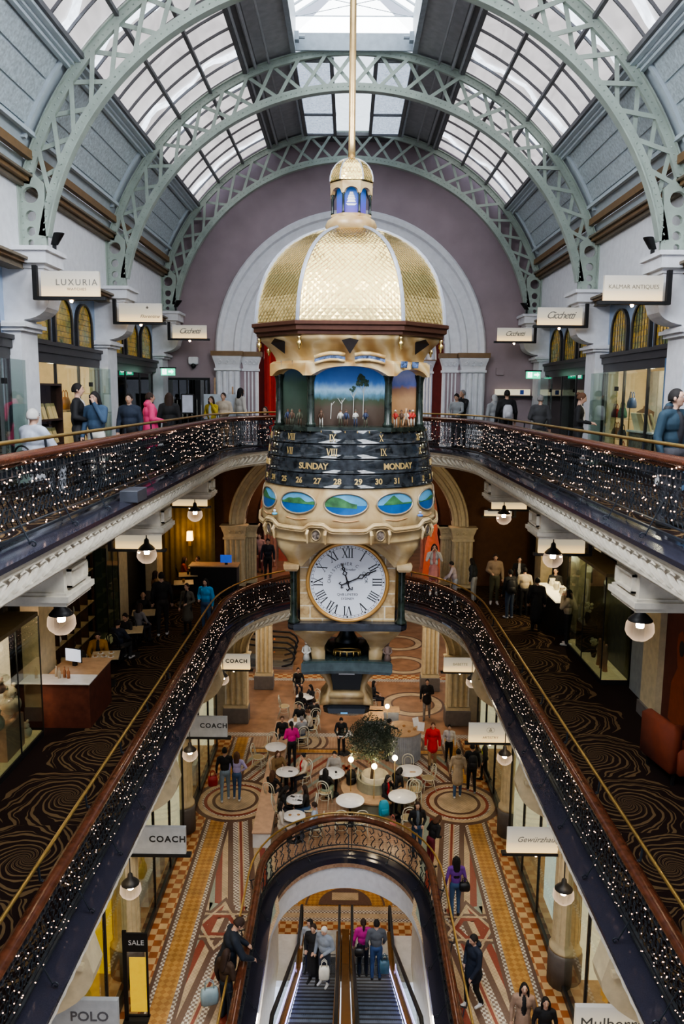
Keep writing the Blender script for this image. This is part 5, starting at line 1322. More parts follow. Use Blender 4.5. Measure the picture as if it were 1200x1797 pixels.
t = empty('wall_sign', 'pale wall sign box with dark shelf on the mauve wall at right', 'sign', (5.6, 27.3, 12.55)); part('panel', t, MB().use(palelit).box(-.6, .6, -.06, .05, 0, .2)); part('bracket', t, MB().use(blackm).box(-.7, .7, -.1, .05, -.1, -.02)); part('emblem', t, MB().use(mat('blue_emblem', (.05, .1, .4), .5)).box(.25, .38, -.065, -.06, .03, .18))
tag(MB().use(mauve).bevbox(-.13, .13, -.08, 0, -.12, .12, .01).build('wall_box', loc=(5.15, 27.39, 13.35)), 'small mauve painted box on the end wall at right', 'box')
t = empty('door', 'glazed black door at the far end of the upper left gallery', 'door', (-5.6, 27.3, L2)); part('frame', t, MB().use(blackm).box(-.75, .75, -.02, .08, 0, 2.3)); part('glass', t, MB().use(glassmat('dark_glass', (.3, .32, .33), .6)).box(-.68, .68, -.05, -.03, .05, 2.22))
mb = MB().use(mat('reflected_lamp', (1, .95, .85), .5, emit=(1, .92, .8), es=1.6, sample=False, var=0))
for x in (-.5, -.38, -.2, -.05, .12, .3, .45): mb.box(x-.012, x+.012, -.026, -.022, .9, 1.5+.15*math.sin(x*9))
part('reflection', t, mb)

# ---- upper gallery shop interiors and fronts
up = {(-1, 15.5): ('upper left shop window with tan handbag and bookcase of gold books', 'lit'), (-1, 20.9): ('dark upper left shopfront with bottles on its shelves', 'dark'), (-1, 10.2): ('glass shopfront at the left picture edge on the upper gallery', 'dark'),
      (1, 15.5): ('brightly lit upper right antique shop window with curtain', 'lit'), (1, 20.9): ('dark upper right bar front with glass panels', 'dark'), (1, 10.2): ('upper right shopfront at the picture edge', 'dark')}
for (s, y), (d, k) in up.items():
    y1 = (20.9 if y == 15.5 else 26.4 if y > 20 else 15.5)
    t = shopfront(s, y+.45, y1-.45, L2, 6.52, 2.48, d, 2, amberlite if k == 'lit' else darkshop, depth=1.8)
# glazed wind screens standing proud of the pilasters
for s, y0, y1, d in ((-1, 13.9, 14.9, 'at the left picture edge'), (-1, 18.6, 20.2, 'beside the couple at left'), (1, 18.3, 20.3, 'beside the antique shop at right'), (1, 24.3, 25.6, 'at the far right end')):
    t = empty('glass_screen', 'frameless glass screen on the upper gallery %s' % d, 'screen', (s*6.15, (y0+y1)/2, L2))
    part('glass', t, MB().use(pane).box(-.008, .008, -(y1-y0)/2, (y1-y0)/2, .02, 2.35)); part('clamp', t, MB().use(blackm).box(-.03, .03, -(y1-y0)/2, -(y1-y0)/2+.12, 1.9, 2.0))
# bookcase with gold books, tan handbag
t = empty('bookcase', 'tall dark wood bookcase behind the glass at upper left', 'bookcase', (-6.75, 16.75, L2), PI/2)
mb = MB().use(darkwood); mb.box(-.7, .7, .0, .04, 0, 1.95); mb.box(-.7, -.66, -.35, 0, 0, 1.95); mb.box(.66, .7, -.35, 0, 0, 1.95)
part('carcass', t, mb)
for z in (.1, .62, 1.15, 1.9): part('shelf', t, MB().use(darkwood).box(-.66, .66, -.35, 0, z, z+.04))
goldbook = mat('gold_book_cover', (.62, .48, .22), .4)
for z in (.66, 1.19):
    for i, x in enumerate((-.45, -.15, .2, .45)):
        b = MB().use(goldbook).box(-.1, .1, -.02, .02, 0, .34).build('book', loc=(-6.75+.28, 16.75+x, L2+z)); b.rotation_euler = (R(-15), 0, PI/2)
        tag(b, 'gold covered book propped on the %s shelf of the dark bookcase, %s in the row' % ('lower' if z < 1 else 'upper', ['first', 'second', 'third', 'last'][i]), 'book', 'gold books in the bookcase')
def handbag(x, y, z, col, label, w=.32, h=.24, rz=0, nm='handbag', tote=False):
    t = empty('tote_bag' if tote else 'handbag', label, 'bag', (x, y, z), rz); m = mat('leather_'+nm, col, .4)
    mb = MB().use(m, True); mb.rings([[(sx*w/2*k, sy*.07*k2, zz_) for sx, sy in ((-1, -.6), (-.8, -1), (.8, -1), (1, -.6), (1, .6), (.8, 1), (-.8, 1), (-1, .6))] for zz_, k, k2 in ((0, .8, 1), (.03, .95, 1.2), (h*.6, 1, 1), (h, .85, .5))]); bd_ = part('body', t, mb)
    for q in (-1, 1):
        mb = MB().use(m, True); mb.tube([(-w*.25, q*.03, h*.95), (-w*.22, q*.03, h*1.35), (0, q*.03, h*1.55), (w*.22, q*.03, h*1.35), (w*.25, q*.03, h*.95)], .010, 5); part('handle', bd_, mb)
    return t
handbag(-6.9, 19.0, L2+1.35, (.55, .18, .04), 'glossy tan handbag on the lit shelf at upper left', .42, .3, PI/2, 'tan')
tag(MB().use(oak).box(-7.3, -6.62, 18.3, 19.8, L2+1.3, L2+1.34).build('glass_shelf'), 'pale shelf carrying the tan handbag at upper left', 'shelf')
# upper right antique window display
t = empty('display_table', 'marble topped display table in the antique shop window at right', 'table', (6.9, 17.9, L2))
part('tabletop', t, MB().use(whitegloss).bevbox(-.35, .35, -.8, .8, .95, 1.0, .01)); 
for a in (-1, 1):
    for b in (-1, 1): part('leg', t, MB().use(blackm).box(a*.28-.02, a*.28+.02, b*.72-.02, b*.72+.02, 0, .95))
part('side_panel', t, MB().use(mat('mottled_grey_stone', (.2, .19, .17), .5, var=.5, vs=15)).box(-.3, -.28, -.7, .7, .35, .95))
for i, (yy, zz2, c) in enumerate(((17.4, 1.0, (.8, .65, .35)), (17.75, 1.0, (.85, .75, .5)), (18.1, 1.0, (.75, .55, .3)), (18.45, 1.0, (.9, .8, .55)))):
    b = MB().use(mat('card_%d' % i, c, .6)).bevbox(-.02, .02, -.13, .13, 0, .42, .005).build('display_card', loc=(6.75, yy, L2+zz2)); b.rotation_euler = (0, R(-18), R(10*i-15))
    tag(b, 'propped gold presentation box on the display table, %s from the near end' % ['first', 'second', 'third', 'fourth'][i], 'box', 'presentation boxes in the antique window')
handbag(6.72, 19.5, L2+1.25, (.05, .2, .08), 'small green box bag on the shelf in the antique window', .3, .25, PI/2, 'green')
handbag(6.72, 19.85, L2+.75, (.5, .16, .04), 'orange leather bag on the lower glass shelf in the antique window', .4, .25, PI/2, 'orange')
handbag(6.72, 19.4, L2+.3, (.6, .03, .03), 'bright red bag on the lowest shelf of the antique window', .3, .25, PI/2, 'red')
handbag(6.72, 18.9, L2+1.5, (.1, .15, .3), 'blue bag hanging beside the curtain in the antique window', .3, .25, PI/2, 'blue')
t = empty('glass_shelf', 'three tier glass shelf unit holding bags in the antique window', 'shelf', (6.77, 19.65, L2))
for z in (.28, .72, 1.22): part('shelf', t, MB().use(clear).box(-.2, .2, -.5, .5, z, z+.015))
for b in (-1, 1): part('post', t, MB().use(brass).box(-.01, .01, b*.48-.01, b*.48+.01, 0, 1.9))
cur = MB().use(mat('cream_curtain', (.75, .68, .55), .8), True)
rs = [[(7.5+.05*math.sin(k*1.7), 17.6+k*.095, L2+.2+z) for k in range(28)] for z in (0, 2.2)]; cur.rings(rs, False, False); tag(cur.build('curtain'), 'pale gathered curtain hanging at the back of the antique window', 'curtain')
handbag(6.72, 20.0, L2+1.25, (.3, .02, .02), 'dark red bag on the top glass shelf in the antique window', .26, .22, PI/2, 'dkred'); handbag(6.72, 19.45, L2+.75, (.05, .05, .06), 'black bag on the lower glass shelf in the antique window', .3, .22, PI/2, 'blkbag')
t = empty('display_mannequin', 'brown garment on a dress form inside the antique window', 'mannequin', (7.0, 18.75, L2)); mb = MB().use(mat('brown_tweed', (.16, .09, .05), .8), True); mb.lathe([(.16, .75), (.14, 1.0), (.19, 1.3), (.2, 1.42), (.06, 1.5), (.05, 1.56)], n=14); part('torso', t, mb); part('stand', t, MB().use(blackm, True).lathe([(.14, 0), (.14, .02), (.015, .03), (.015, .76)], n=12))
for (x, y, z) in ((7.0, 17, 13.0), (7.0, 18.6, 13.0), (-7.2, 17.2, 13.0), (-7.2, 19, 13.0)): lamp('POINT', (x, y, z), 30, (1, .85, .62), .1, name='window_spot')
struct(MB().use(mat('blue_painted_wall', (.10, .19, .32), .7)).box(6.35, 6.5, 15.95, 16.15, L2, 13.3).box(6.35, 6.42, 13.9, 15.95-.9, L2, 13.2).build('wall_right'))
tag(MB().use(mat('bottle_row', (.3, .18, .06), .3, var=.5)).box(-6.9, -6.7, 22.8, 22.9, L2+1.2, L2+1.4).build('bottle'), 'dim brown bottle on the shelf in the dark upper left shop', 'bottle')

# ---- middle gallery displays
def vitrine(s, x0, x1, y0, y1, z1, label, lit):
    t = empty('display_case', label, 'display case', (s*(x0+x1)/2, (y0+y1)/2, L1)); hx, hy = (x1-x0)/2, (y1-y0)/2
    part('plinth', t, MB().use(blackm).box(-hx, hx, -hy, hy, 0, .12)); part('floor_panel', t, MB().use(mat('sand_lit_floor', (.6, .45, .22), .6, emit=(1, .75, .4), es=.18, sample=False)).box(-hx+.03, hx-.03, -hy+.03, hy-.03, .12, .14))
    part('roof', t, MB().use(mat('olive_bronze_panel', (.13, .10, .05), .5)).box(-hx, hx, -hy, hy, z1, z1+.08))
    mb = MB().use(blackm)
    for a in (-1, 1):
        for b in (-1, 0, 1): mb.box(a*hx-.012, a*hx+.012, b*hy-.012, b*hy+.012, .12, z1)
    fr_ = part('frame', t, mb)
    xi = -s*hx
    part('glass', fr_, MB().use(pane).box(min(xi, xi-s*.004), max(xi, xi-s*.004), -hy, hy, .14, z1).box(-hx, hx, -hy-.004, -hy, .14, z1))
    part('back_panel', t, MB().use(lit).box(min(s*hx, s*hx-s*.02), max(s*hx, s*hx-s*.02), -hy, hy, .14, z1))
    return t
vitrine(-1, 6.35, 7.0, 13.2, 15.4, 2.6, 'tall corner glass case with soft toys at the left picture edge', mat('peach_lit_wall', (.8, .55, .4), .6, emit=(1, .68, .45), es=.9, sample=False))
vitrine(-1, 6.65, 7.0, 20.9, 22.0, 2.9, 'greenish glass case past the bookshelves on the left middle gallery', mat('green_dim_wall', (.08, .10, .07), .5))
vitrine(1, 6.3, 7.0, 18.7, 22.0, 2.75, 'long dark glass case with flowers and vases on the right middle gallery', mat('dark_gold_marble', (.05, .04, .02), .3, var=.8, vs=6))
lamp('POINT', (-6.65, 14.2, L1+2.3), 45, (1, .75, .55), .1, name='case_light'); lamp('POINT', (6.65, 19.6, L1+2.4), 14, (1, .8, .5), .1, name='case_light'); lamp('POINT', (6.65, 21.2, L1+2.4), 12, (1, .8, .5), .1, name='case_light')
# soft toys, tiered stands
plush = mat('cream_plush', (.75, .62, .48), .95, bump=.6, bs=60); pinkp = mat('pink_plush', (.75, .38, .32), .9)
def plush_toy(x, y, z, r, label, m):
    t = empty('plush_toy', label, 'soft toy', (x, y, z)); mb = MB().use(m, True); mb.ball((0, 0, r), r, 12, 8); part('body', t, mb); mb = MB().use(m, True); mb.ball((0, 0, r*2.2), r*.65, 12, 8); hd_ = part('head', t, mb)
    for q in (-1, 1): mb = MB().use(m, True); mb.ball((q*r*.2, q*r*.45, r*2.85), r*.25, 8, 5); part('ear', hd_, mb)
    for q in (-1, 1): mb = MB().use(blackm, True); mb.ball((r*.6, q*r*.22, r*2.3), r*.07, 6, 4); part('eye', hd_, mb)
t = empty('tiered_stand', 'glass tiered stand of pink sweets in the left corner case', 'stand', (-6.65, 13.9, L1+.14))
for z, r in ((.9, .32), (1.25, .36), (1.65, .3)): mb = MB().use(clear, True); mb.lathe([(r, z), (r, z+.02)], n=24); part('tier', t, mb)
mb = MB().use(brass, True); mb.tube([(0, 0, 0), (0, 0, 1.9)], .02, 6); part('post', t, mb)
for i, (x, y, z, r, d, m) in enumerate(((-6.6, 14.5, .86, .2, 'big cream fluffy toy at the front of the left corner case', plush), (-6.65, 13.9, .75, .18, 'second cream fluffy toy in the left corner case', plush), (-6.55, 15.0, .14, .12, 'small pale plush toy on the floor of the left corner case', plush), (-6.65, 13.9, 1.84, .12, 'pink woolly toy on the top tier of the left corner case', pinkp), (-6.6, 14.1, 1.44, .1, 'pink toy on the middle tier of the left corner case', pinkp))): plush_toy(x, y, L1+z, r, d, m)
tag(MB().use(mat('pink_box', (.65, .38, .26), .7)).bevbox(-.25, .25, -.4, .4, 0, .7, .02).build('gift_box', loc=(-6.7, 14.3, L1+.14)), 'pink drum box under the fluffy toys in the left corner case', 'box')
# shelving wall at left
t = empty('shelving_unit', 'lit shelf wall of trinkets behind the diners on the left middle gallery', 'shelves', (-6.98, 18.85, L1), 0)
mb = MB().use(mat('pale_shelf_wood', (.42, .34, .18), .5)); 
for z in (.1, .55, 1.0, 1.45, 1.9, 2.35, 2.8, 3.25): mb.box(-.28, .0, -1.95, 1.95, z, z+.035)
part('shelf', t, mb); mb = MB().use(darkwood)
for y in (-1.95, -1.2, -.7, -.2, .3, .8, 1.4, 1.95): mb.box(-.28, -.0, y-.02, y+.02, .1, 3.25)
part('divider', t, mb); part('back_panel', t, MB().use(mat('amber_back', (.5, .36, .15), .6, emit=(1, .7, .35), es=.22, sample=False)).box(-.32, -.29, -1.95, 1.95, .1, 3.25))
rnd = random.Random(3); kinds = ['cream jar', 'white cup', 'gold box', 'glass vase', 'dark pot', 'pale bowl']
cm = [mat('trinket_%d' % i, c, .4) for i, c in enumerate(((.7, .6, .4), (.8, .78, .7), (.5, .35, .1), (.35, .4, .35), (.08, .06, .05), (.6, .5, .3)))]
pos = ['lowest', 'second', 'third', 'fourth', 'fifth', 'topmost']
for zi, z in enumerate((.585, 1.035, 1.485, 1.935, 2.385)):
    for yi, y in enumerate((-1.55, -.95, -.45, .05, .55)):
        if rnd.random() < .25: continue
        k = rnd.randrange(6); mb = MB().use(cm[k], True); r = .07+.04*rnd.random(); h = .1+.14*rnd.random()
        if k in (2,): mb.bevbox(-r, r, -r, r, 0, h, .01)
        else: mb.lathe([(r*.6, 0), (r, h*.35), (r*.8, h*.8), (r*.5, h*.85), (r*.55, h)], n=10)
        tag(mb.build('ornament', loc=(-7.12, 18.85+y, L1+z)), '%s in the lit shelf wall, %s shelf up, compartment %s from the near end' % (kinds[k], pos[zi], ['first', 'second', 'third', 'fourth', 'fifth'][yi]), 'ornament', 'trinkets in the lit shelf wall')
# counter with till
t = empty('service_counter', 'reddish wood service counter with marble end on the left middle gallery', 'counter', (-6.0, 16.55, L1))
part('front_panel', t, MB().use(reddark).box(-.5, .5, -.75, .75, 0, 1.0)); part('countertop', t, MB().use(oak).bevbox(-.54, .54, -.3, .8, 1.0, 1.04, .01)); part('marble_end', t, MB().use(whitegloss).bevbox(-.95, .54, -.85, -.3, 1.0, 1.04, .01))
t = empty('till_screen', 'white till screen standing on the reddish counter at left', 'monitor', (-6.15, 16.75, L1+1.04), R(-20)); part('screen', t, MB().use(mat('screen_white', (.6, .65, .75), .4, emit=(.7, .78, .9), es=.6, sample=False)).box(-.2, .2, -.02, .0, .12, .4)); part('stand', t, MB().use(blackm).box(-.04, .04, -.0, .08, 0, .3)); part('casing', t, MB().use(blackm).box(-.22, .22, 0, .02, .1, .42))
for i, (x, y) in enumerate(((-6.2, 16.0), (-6.1, 16.05), (-6.3, 16.1), (-6.0, 16.0))):
    mb = MB().use(mat('bottle_glass_%d' % (i % 2), ((.45, .4, .3), (.3, .12, .05))[i % 2], .2), True); mb.lathe([(.035, 0), (.035, .14), (.012, .19), (.012, .24)], n=8)
    tag(mb.build('bottle', loc=(x, y, L1+1.04)), 'small bottle on the marble end of the reddish counter, %s from the wall side' % ['second', 'third', 'first', 'fourth'][i], 'bottle', 'bottles on the counter')
# far counter with screen, wall lamp, curtain niche
t = empty('service_counter', 'dark service counter in front of the left end pillar on the middle gallery', 'counter', (-4.9, 27.3, L1)); part('front_panel', t, MB().use(blackm).box(-.7, .95, -.3, .3, 0, 1.05)); part('countertop', t, MB().use(oak).box(-.75, 1.0, -.34, .34, 1.05, 1.09))
t = empty('monitor', 'blue screen monitor on the far dark counter', 'monitor', (-4.35, 27.2, L1+1.09)); part('screen', t, MB().use(mat('blue_screen', (.02, .06, .3), .3, emit=(.03, .08, .4), es=.8, sample=False)).box(-.2, .2, -.03, -.01, .08, .36)); part('stand', t, MB().use(blackm).box(-.05, .05, 0, .05, 0, .2))
t = empty('wall_lamp', 'glowing amber shaded lamp against the curtain at left', 'lamp', (-5.85, 28.3, L1+1.75)); mb = MB().use(mat('amber_shade', (1, .6, .2), .6, emit=(1, .55, .15), es=4, sample=False, var=0)); mb.lathe([(.15, 0), (.13, .34)], n=4, a0=PI/4); part('lamp_shade', t, mb); part('base', t, MB().use(brass).box(-.05, .05, -.05, .05, -.2, 0))
lamp('POINT', (-5.85, 27.9, L1+2.0), 25, (1, .6, .25), .1, name='wall_lamp_glow')
cur = MB().use(mat('olive_curtain', (.16, .12, .04), .8), True); cur.rings([[(-7.0+k*.065, 28.6+.05*math.sin(k*1.9), L1+z) for k in range(32)] for z in (0, 4.0)], False, False); tag(cur.build('curtain'), 'olive gold curtain hanging behind the far left tables', 'curtain')
# red and orange things beyond the arches
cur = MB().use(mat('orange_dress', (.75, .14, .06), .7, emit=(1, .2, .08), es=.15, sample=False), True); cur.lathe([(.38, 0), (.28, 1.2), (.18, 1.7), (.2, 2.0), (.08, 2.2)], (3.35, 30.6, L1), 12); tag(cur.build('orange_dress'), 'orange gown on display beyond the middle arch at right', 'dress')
cur = MB().use(mat('hot_pink_wall', (.5, .12, .08), .7)); cur.box(-3.0, -1.4, 33, 33.1, L1, 10.2); struct(cur.build('wall_back'))
cur = MB().use(redm, True); cur.rings([[(-3.3+k*.07, 30.5+.05*math.sin(k*1.7), L2+z) for k in range(18)] for z in (.2, 4.2)], False, False); tag(cur.build('red_drape'), 'bright red drape hanging beyond the upper arch at left', 'drape')
struct(MB().use(farfloor).box(-6.5, 6.5, 29.0, 44, L1, L1+.006).build('floor'))
# art panel and armchair at right edge
t = empty('poster', 'brown red poster panel with an orange hooded figure at the right edge', 'poster', (6.85, 14.5, L1), 0); part('panel', t, MB().use(mat('maroon_panel', (.11, .025, .015), .6)).box(-.06, .1, -1.7, 1.7, 0, 2.9))
mb = MB().use(mat('burnt_orange_print', (.26, .06, .02), .7), True); fn = lambda p: (-.07, p[0], p[1])
hood = [(.0, .6), (.15, 1.2), (.1, 1.7), (.2, 2.2), (.38, 2.42), (.56, 2.3), (.6, 2.0), (.5, 1.6), (.75, 1.2), (.8, .4), (.3, .3)]; mb.mesh(poly2d([hood], .002), lambda p: (-.066-p[2], p[0]+.5, p[1])); mb.use(blackm); mb.mesh(poly2d([circ(.36, 2.05, .11, 12, .17)], .003), lambda p: (-.072-p[2], p[0]+.5, p[1])); part('printed_figure', t, mb)
t = empty('armchair', 'rust orange velvet armchair at the right picture edge', 'armchair', (6.3, 14.1, L1), R(100)); vel = mat('rust_velvet', (.16, .03, .01), .8)
mb = MB().use(vel, True); mb.bevbox(-.42, .42, -.4, .35, .22, .48, .06); part('seat', t, mb); mb = MB().use(vel, True); mb.bevbox(-.5, .5, .28, .5, .2, 1.15, .08); part('backrest', t, mb)
for q in (-1, 1): mb = MB().use(vel, True); mb.bevbox(q*.5-.09, q*.5+.09, -.42, .35, .2, .72, .06); part('armrest', t, mb)
for a in (-1, 1):
    for b in (-1, 1): part('leg', t, MB().use(blackm).box(a*.42-.025, a*.42+.025, b*.36-.025, b*.36+.025, 0, .2))
# flowers, vases in the right case
for i, (y, d) in enumerate(((20.3, 'white flower spray in the long dark case, farther'), (19.6, 'white flower spray in the long dark case, nearer'))):
    t = empty('flower_arrangement', d, 'flowers', (6.65, y+.8, L1+(.9 if i == 0 else .14))); mb = MB().use(blackm, True); mb.lathe([(.05, 0), (.09, .15), (.05, .3)], n=10); part('vase', t, mb)
    mb = MB().use(mat('ivory_petal', (.7, .65, .45), .6), True)
    for k in range(9): mb.ball((rnd.uniform(-.12, .12), rnd.uniform(-.14, .14), .42+rnd.uniform(-.08, .12)), .05, 7, 4)
    part('blossom', t, mb)
tag(MB().use(blackm).box(-.2, .2, -.3, .3, 0, .76).build('pedestal', loc=(6.65, 21.1, L1+.14)), 'black pedestal carrying flowers in the long dark case', 'pedestal')
for i, y in enumerate((18.6, 18.85, 19.1)):
    mb = MB().use(mat('rose_figurine', (.6, .3, .2), .5), True); mb.lathe([(.07, 0), (.05, .2), (.07, .45), (.03, .58), (.05, .66), (.03, .72)], n=10); tag(mb.build('figurine', loc=(6.6, y+.7, L1+.14)), 'pinkish tall figurine standing in the dark case, %s from the near end' % ['first', 'second', 'third'][i], 'figurine', 'pinkish figurines')
struct(MB().use(mat('grey_green_door', (.30, .32, .33), .6)).box(6.95, 7.02, 17.1, 18.5, L1, L1+3.6).build('door_1')); 
for s, nm in ((-1, 'wall_left'), (1, 'wall_right')):
    mb = MB().use(mat('dark_olive_wall', (.06, .05, .035), .7)); sbox(mb, s, 7.02, 7.1, -5, YF, L1+3.0, 10.3); sbox(mb, s, 7.35, 7.4, -5, YF, L1, L1+3.0); struct(mb.build(nm))
# SALE stand and white leaning board on the ground floor
t = empty('sale_stand', 'black stand with white SALE lettering outside the yellow shop', 'sign', (-4.15, 14.0, 0)); part('post', t, MB().use(blackm).box(-.28, -.2, -.02, .02, 0, 2.0)); part('base', t, MB().use(blackm).box(-.3, .2, -.2, .15, 0, .03)); part('panel', t, MB().use(blackm).box(-.2, .22, -.02, .02, 1.55, 1.95)); part('frame', t, MB().use(blackm).box(.18, .22, -.015, .015, .1, 1.55).box(-.2, .22, -.015, .015, .1, .14)); mb = MB().use(mat('white_lettering', (.8, .8, .8), .5)); mb.mesh(text_mesh('SALE', .15, .002), lambda p: (p[0], -.025-p[2], 1.75+p[1])); part('lettering', t, mb)
tag(MB().use(yellowlit).box(-.17, .17, -.01, .01, .2, 1.4).build('poster', loc=(-4.14, 14.02, 0)), 'yellow poster in the black SALE stand', 'poster')
b = MB().use(mat('white_board_lit', (.75, .8, .75), .5, emit=(.8, .95, .85), es=.5, sample=False)).box(-.02, .02, -.7, .7, 0, 2.6).build('display_board', loc=(4.95, 17.2, .16)); tag(b, 'tall white board leaning inside the black framed shop at right', 'board')
cur = MB().use(mat('amber_curtain', (.75, .35, .06), .7, emit=(1, .5, .1), es=.25, sample=False), True); cur.rings([[(5.3+.05*math.sin(k*1.9), 13.4+k*.05, z) for k in range(24)] for z in (.3, 3.0)], False, False); tag(cur.build('curtain'), 'amber curtain in the lit shop window at lower right', 'curtain')
for i, (y, z) in enumerate(((13.0, 1.5), (12.7, 1.2), (12.4, .95))):
    mb = MB().use(mat('straw_hat', (.75, .65, .5), .8), True); mb.lathe([(.2, 0), (.2, .015), (.1, .03), (.09, .12), (.01, .14)], n=16); tag(mb.build('hat', loc=(5.05, y, z)), 'pale straw hat on display at lower right, %s' % ['highest', 'middle one', 'lowest'][i], 'hat', 'straw hats')
    tag(MB().use(oak).box(4.9, 5.2, y-.12, y+.12, .12, z).build('display_block'), 'wooden block under the %s straw hat at lower right' % ['highest', 'middle', 'lowest'][i], 'block')
for i, y in enumerate((11.2, 12.4, 13.4, 16.4, 17.6, 18.8, 22.3, 23.6)):
    for s in (-1,):
        handbag(s*5.0, y, .8, ((.6, .45, .1), (.5, .2, .1), (.15, .1, .08), (.6, .5, .35))[i % 4], 'handbag on a white plinth in the left shop windows, %s from the near end' % ['first', 'second', 'third', 'fourth', 'fifth', 'sixth', 'seventh', 'eighth'][i], .4, .3, PI/2, 'shop%d' % (i % 4))
        tag(MB().use(whitegloss).box(s*5.0-.2, s*5.0+.2, y-.25, y+.25, .12, .8).build('plinth'), 'white plinth in the left shop windows, %s from the near end' % ['first', 'second', 'third', 'fourth', 'fifth', 'sixth', 'seventh', 'eighth'][i], 'plinth')

# ================================================================ people
SK = {'l': (.58, .36, .26), 'm': (.46, .27, .18), 'd': (.22, .12, .08)}
HAIR = {'black': (.010, .008, .008), 'dbrown': (.035, .018, .012), 'brown': (.10, .045, .022), 'grey': (.22, .21, .21), 'white': (.55, .53, .5)}
def rotX(p, a): return (p[0], p[1]*math.cos(a)-p[2]*math.sin(a), p[1]*math.sin(a)+p[2]*math.cos(a))
ARMS = {'down': ((.245, -.02, 1.14), (.255, .07, .90)), 'bent': ((.25, -.02, 1.15), (.13, .24, 1.10)), 'table': ((.25, .14, 1.16), (.13, .36, 1.07)),
        'up': ((.25, .14, 1.20), (.085, .17, 1.50)), 'rail': ((.27, .18, 1.18), (.2, .38, 1.10)), 'pocket': ((.30, -.05, 1.16), (.19, .09, .97)), 'cross': ((.24, .04, 1.16), (-.02, .2, 1.15)),
        'hold': ((.26, -.04, 1.14), (.27, .03, .86)), 'fwd': ((.22, .22, 1.30), (.14, .44, 1.26)), 'down2': ((.24, .04, 1.15), (.21, .2, .93)), 'hip': ((.33, -.06, 1.2), (.17, .08, 1.02))}
PEND = []
def person(label, pos, face, pose='stand', top=(.02, .02, .02), bottom=(.02, .02, .03), hair='black', style='short', skin='l', arms=('down', 'down'), coat=0, skirt=0, shoes=(.02, .02, .02), lean=0, bulk=.0, stride=0, turn=0, nod=0, hood=None, bagstrap=None, group=None, fine=False, glasses=False, inner=None, bare=False):
    x, y, z, h = pos; s = h/1.72
    ang = R(face) if not isinstance(face, tuple) else math.atan2(-(face[0]-x), face[1]-y)
    prims = []   # (kind, region, a, b, ra, rb)
    cap = lambda reg, a, b, ra, rb: prims.append(('c', reg, a, b, ra, rb))
    ell_ = lambda reg, c, r: prims.append(('e', reg, c, r, 0, 0))
    sit = pose == 'sit'; hz = .92; L_ = R(lean)
    T = lambda p: (rotX((p[0], p[1], p[2]-hz), -L_)[0], rotX((p[0], p[1], p[2]-hz), -L_)[1], rotX((p[0], p[1], p[2]-hz), -L_)[2]+hz)
    dz = 0
    for q in (-1, 1):
        hip = (q*.085, 0, .90)
        if sit: knee = (q*(.11 if not skirt else .07), .42, .93-.02); ank = (q*.11, .40+.05*q*(1 if stride else 0), .50+.01); 
        else:
            st = stride*q; knee = (q*.095, st*.45+(.04 if stride else .01), .50); ank = (q*.10, st-(.05 if stride else .02), .09+(.05 if st < 0 and stride else 0))
        lr = 'skin' if (bare or skirt) and sit else 'bottom'
        cap('bottom', hip, knee, .088+bulk*.3, .060+bulk*.3); cap('skin' if (bare or skirt) else 'bottom', knee, ank, .057+bulk*.25, .042+bulk*.3)
        fd = .17
        f0 = (ank[0], ank[1]-.03, ank[2]-.045); f1 = (ank[0]+q*.02, ank[1]+fd, ank[2]-.055)
        cap('shoe', f0, f1, .042, .034); ell_('shoe', (ank[0], ank[1]+.02, ank[2]-.01), (.045, .06, .05))
    ell_('bottom', (0, 0, .94), (.16+bulk*.4, .115+bulk*.4, .12))
    tr = 'top'
    ell_(tr, T((0, .0, 1.12)), (.145+bulk, .105+bulk, .19)); ell_(tr, T((0, .0, 1.30)), (.172+bulk, .112+bulk, .17)); cap(tr, T((-.13, -.005, 1.41)), T((.13, -.005, 1.41)), .068+bulk*.5, .068+bulk*.5)
    if inner: ell_('inner', T((0, .045+bulk, 1.24)), (.055, .085, .22))
    hd = lambda p: T(p)
    cap('skin', hd((0, -.01, 1.44)), hd((0, .005, 1.55)), .052, .048)
    ty, nd = R(turn), R(nod)
    def HP(p):  # head-local -> body: turn and nod about neck top
        q = rotX((p[0], p[1], p[2]), -nd); q = (q[0]*math.cos(ty)-q[1]*math.sin(ty), q[0]*math.sin(ty)+q[1]*math.cos(ty), q[2]); return hd((q[0], q[1]+.01, q[2]+1.55))
    ell_('skin', HP((0, .012, .075)), (.072, .088, .100)); ell_('skin', HP((0, .035, .015)), (.050, .052, .055)); cap('skin', HP((0, .095, .075)), HP((0, .108, .045)), .011, .016)
    for q in (-1, 1): ell_('skin', HP((q*.075, .0, .06)), (.014, .022, .032))
    hands = []
    for q, am in ((-1, arms[0]), (1, arms[1])):
        e, w = ARMS[am]; sh = (q*.18, -.005, 1.405); e = (q*e[0], e[1], e[2]); w = (q*w[0], w[1], w[2])
        if sit and am == 'table': w = (w[0], w[1]+.03, w[2]+.0)
        sh, e, w = T(sh), T(e), T(w)
        if am in ('table', 'rail') and lean: pass
        cap(tr, sh, e, .055+bulk*.5, .045+bulk*.5); cap(tr, e, w, .043+bulk*.5, .032+bulk*.4)
        d = Vector(w)-Vector(e); d.normalize(); hc = Vector(w)+d*.05
        cap('skin', tuple(Vector(w)+d*.01), tuple(Vector(w)+d*.08), .030, .030)
        hands.append((Vector(w)+d*.07, d, q))
    if coat: # long coat or shirt-tail hem
        zb = hz-coat; cap(tr, T((0, 0, 1.0)), (0, -.01, zb), .15+bulk*.6, .185+bulk*.5)
    if skirt:
        if sit: cap('bottom', (0, .02, .92), (0, .36, .92), .13, .13)
        else: cap('bottom', (0, 0, .98), (0, 0, .98-skirt), .13, .15+skirt*.12)
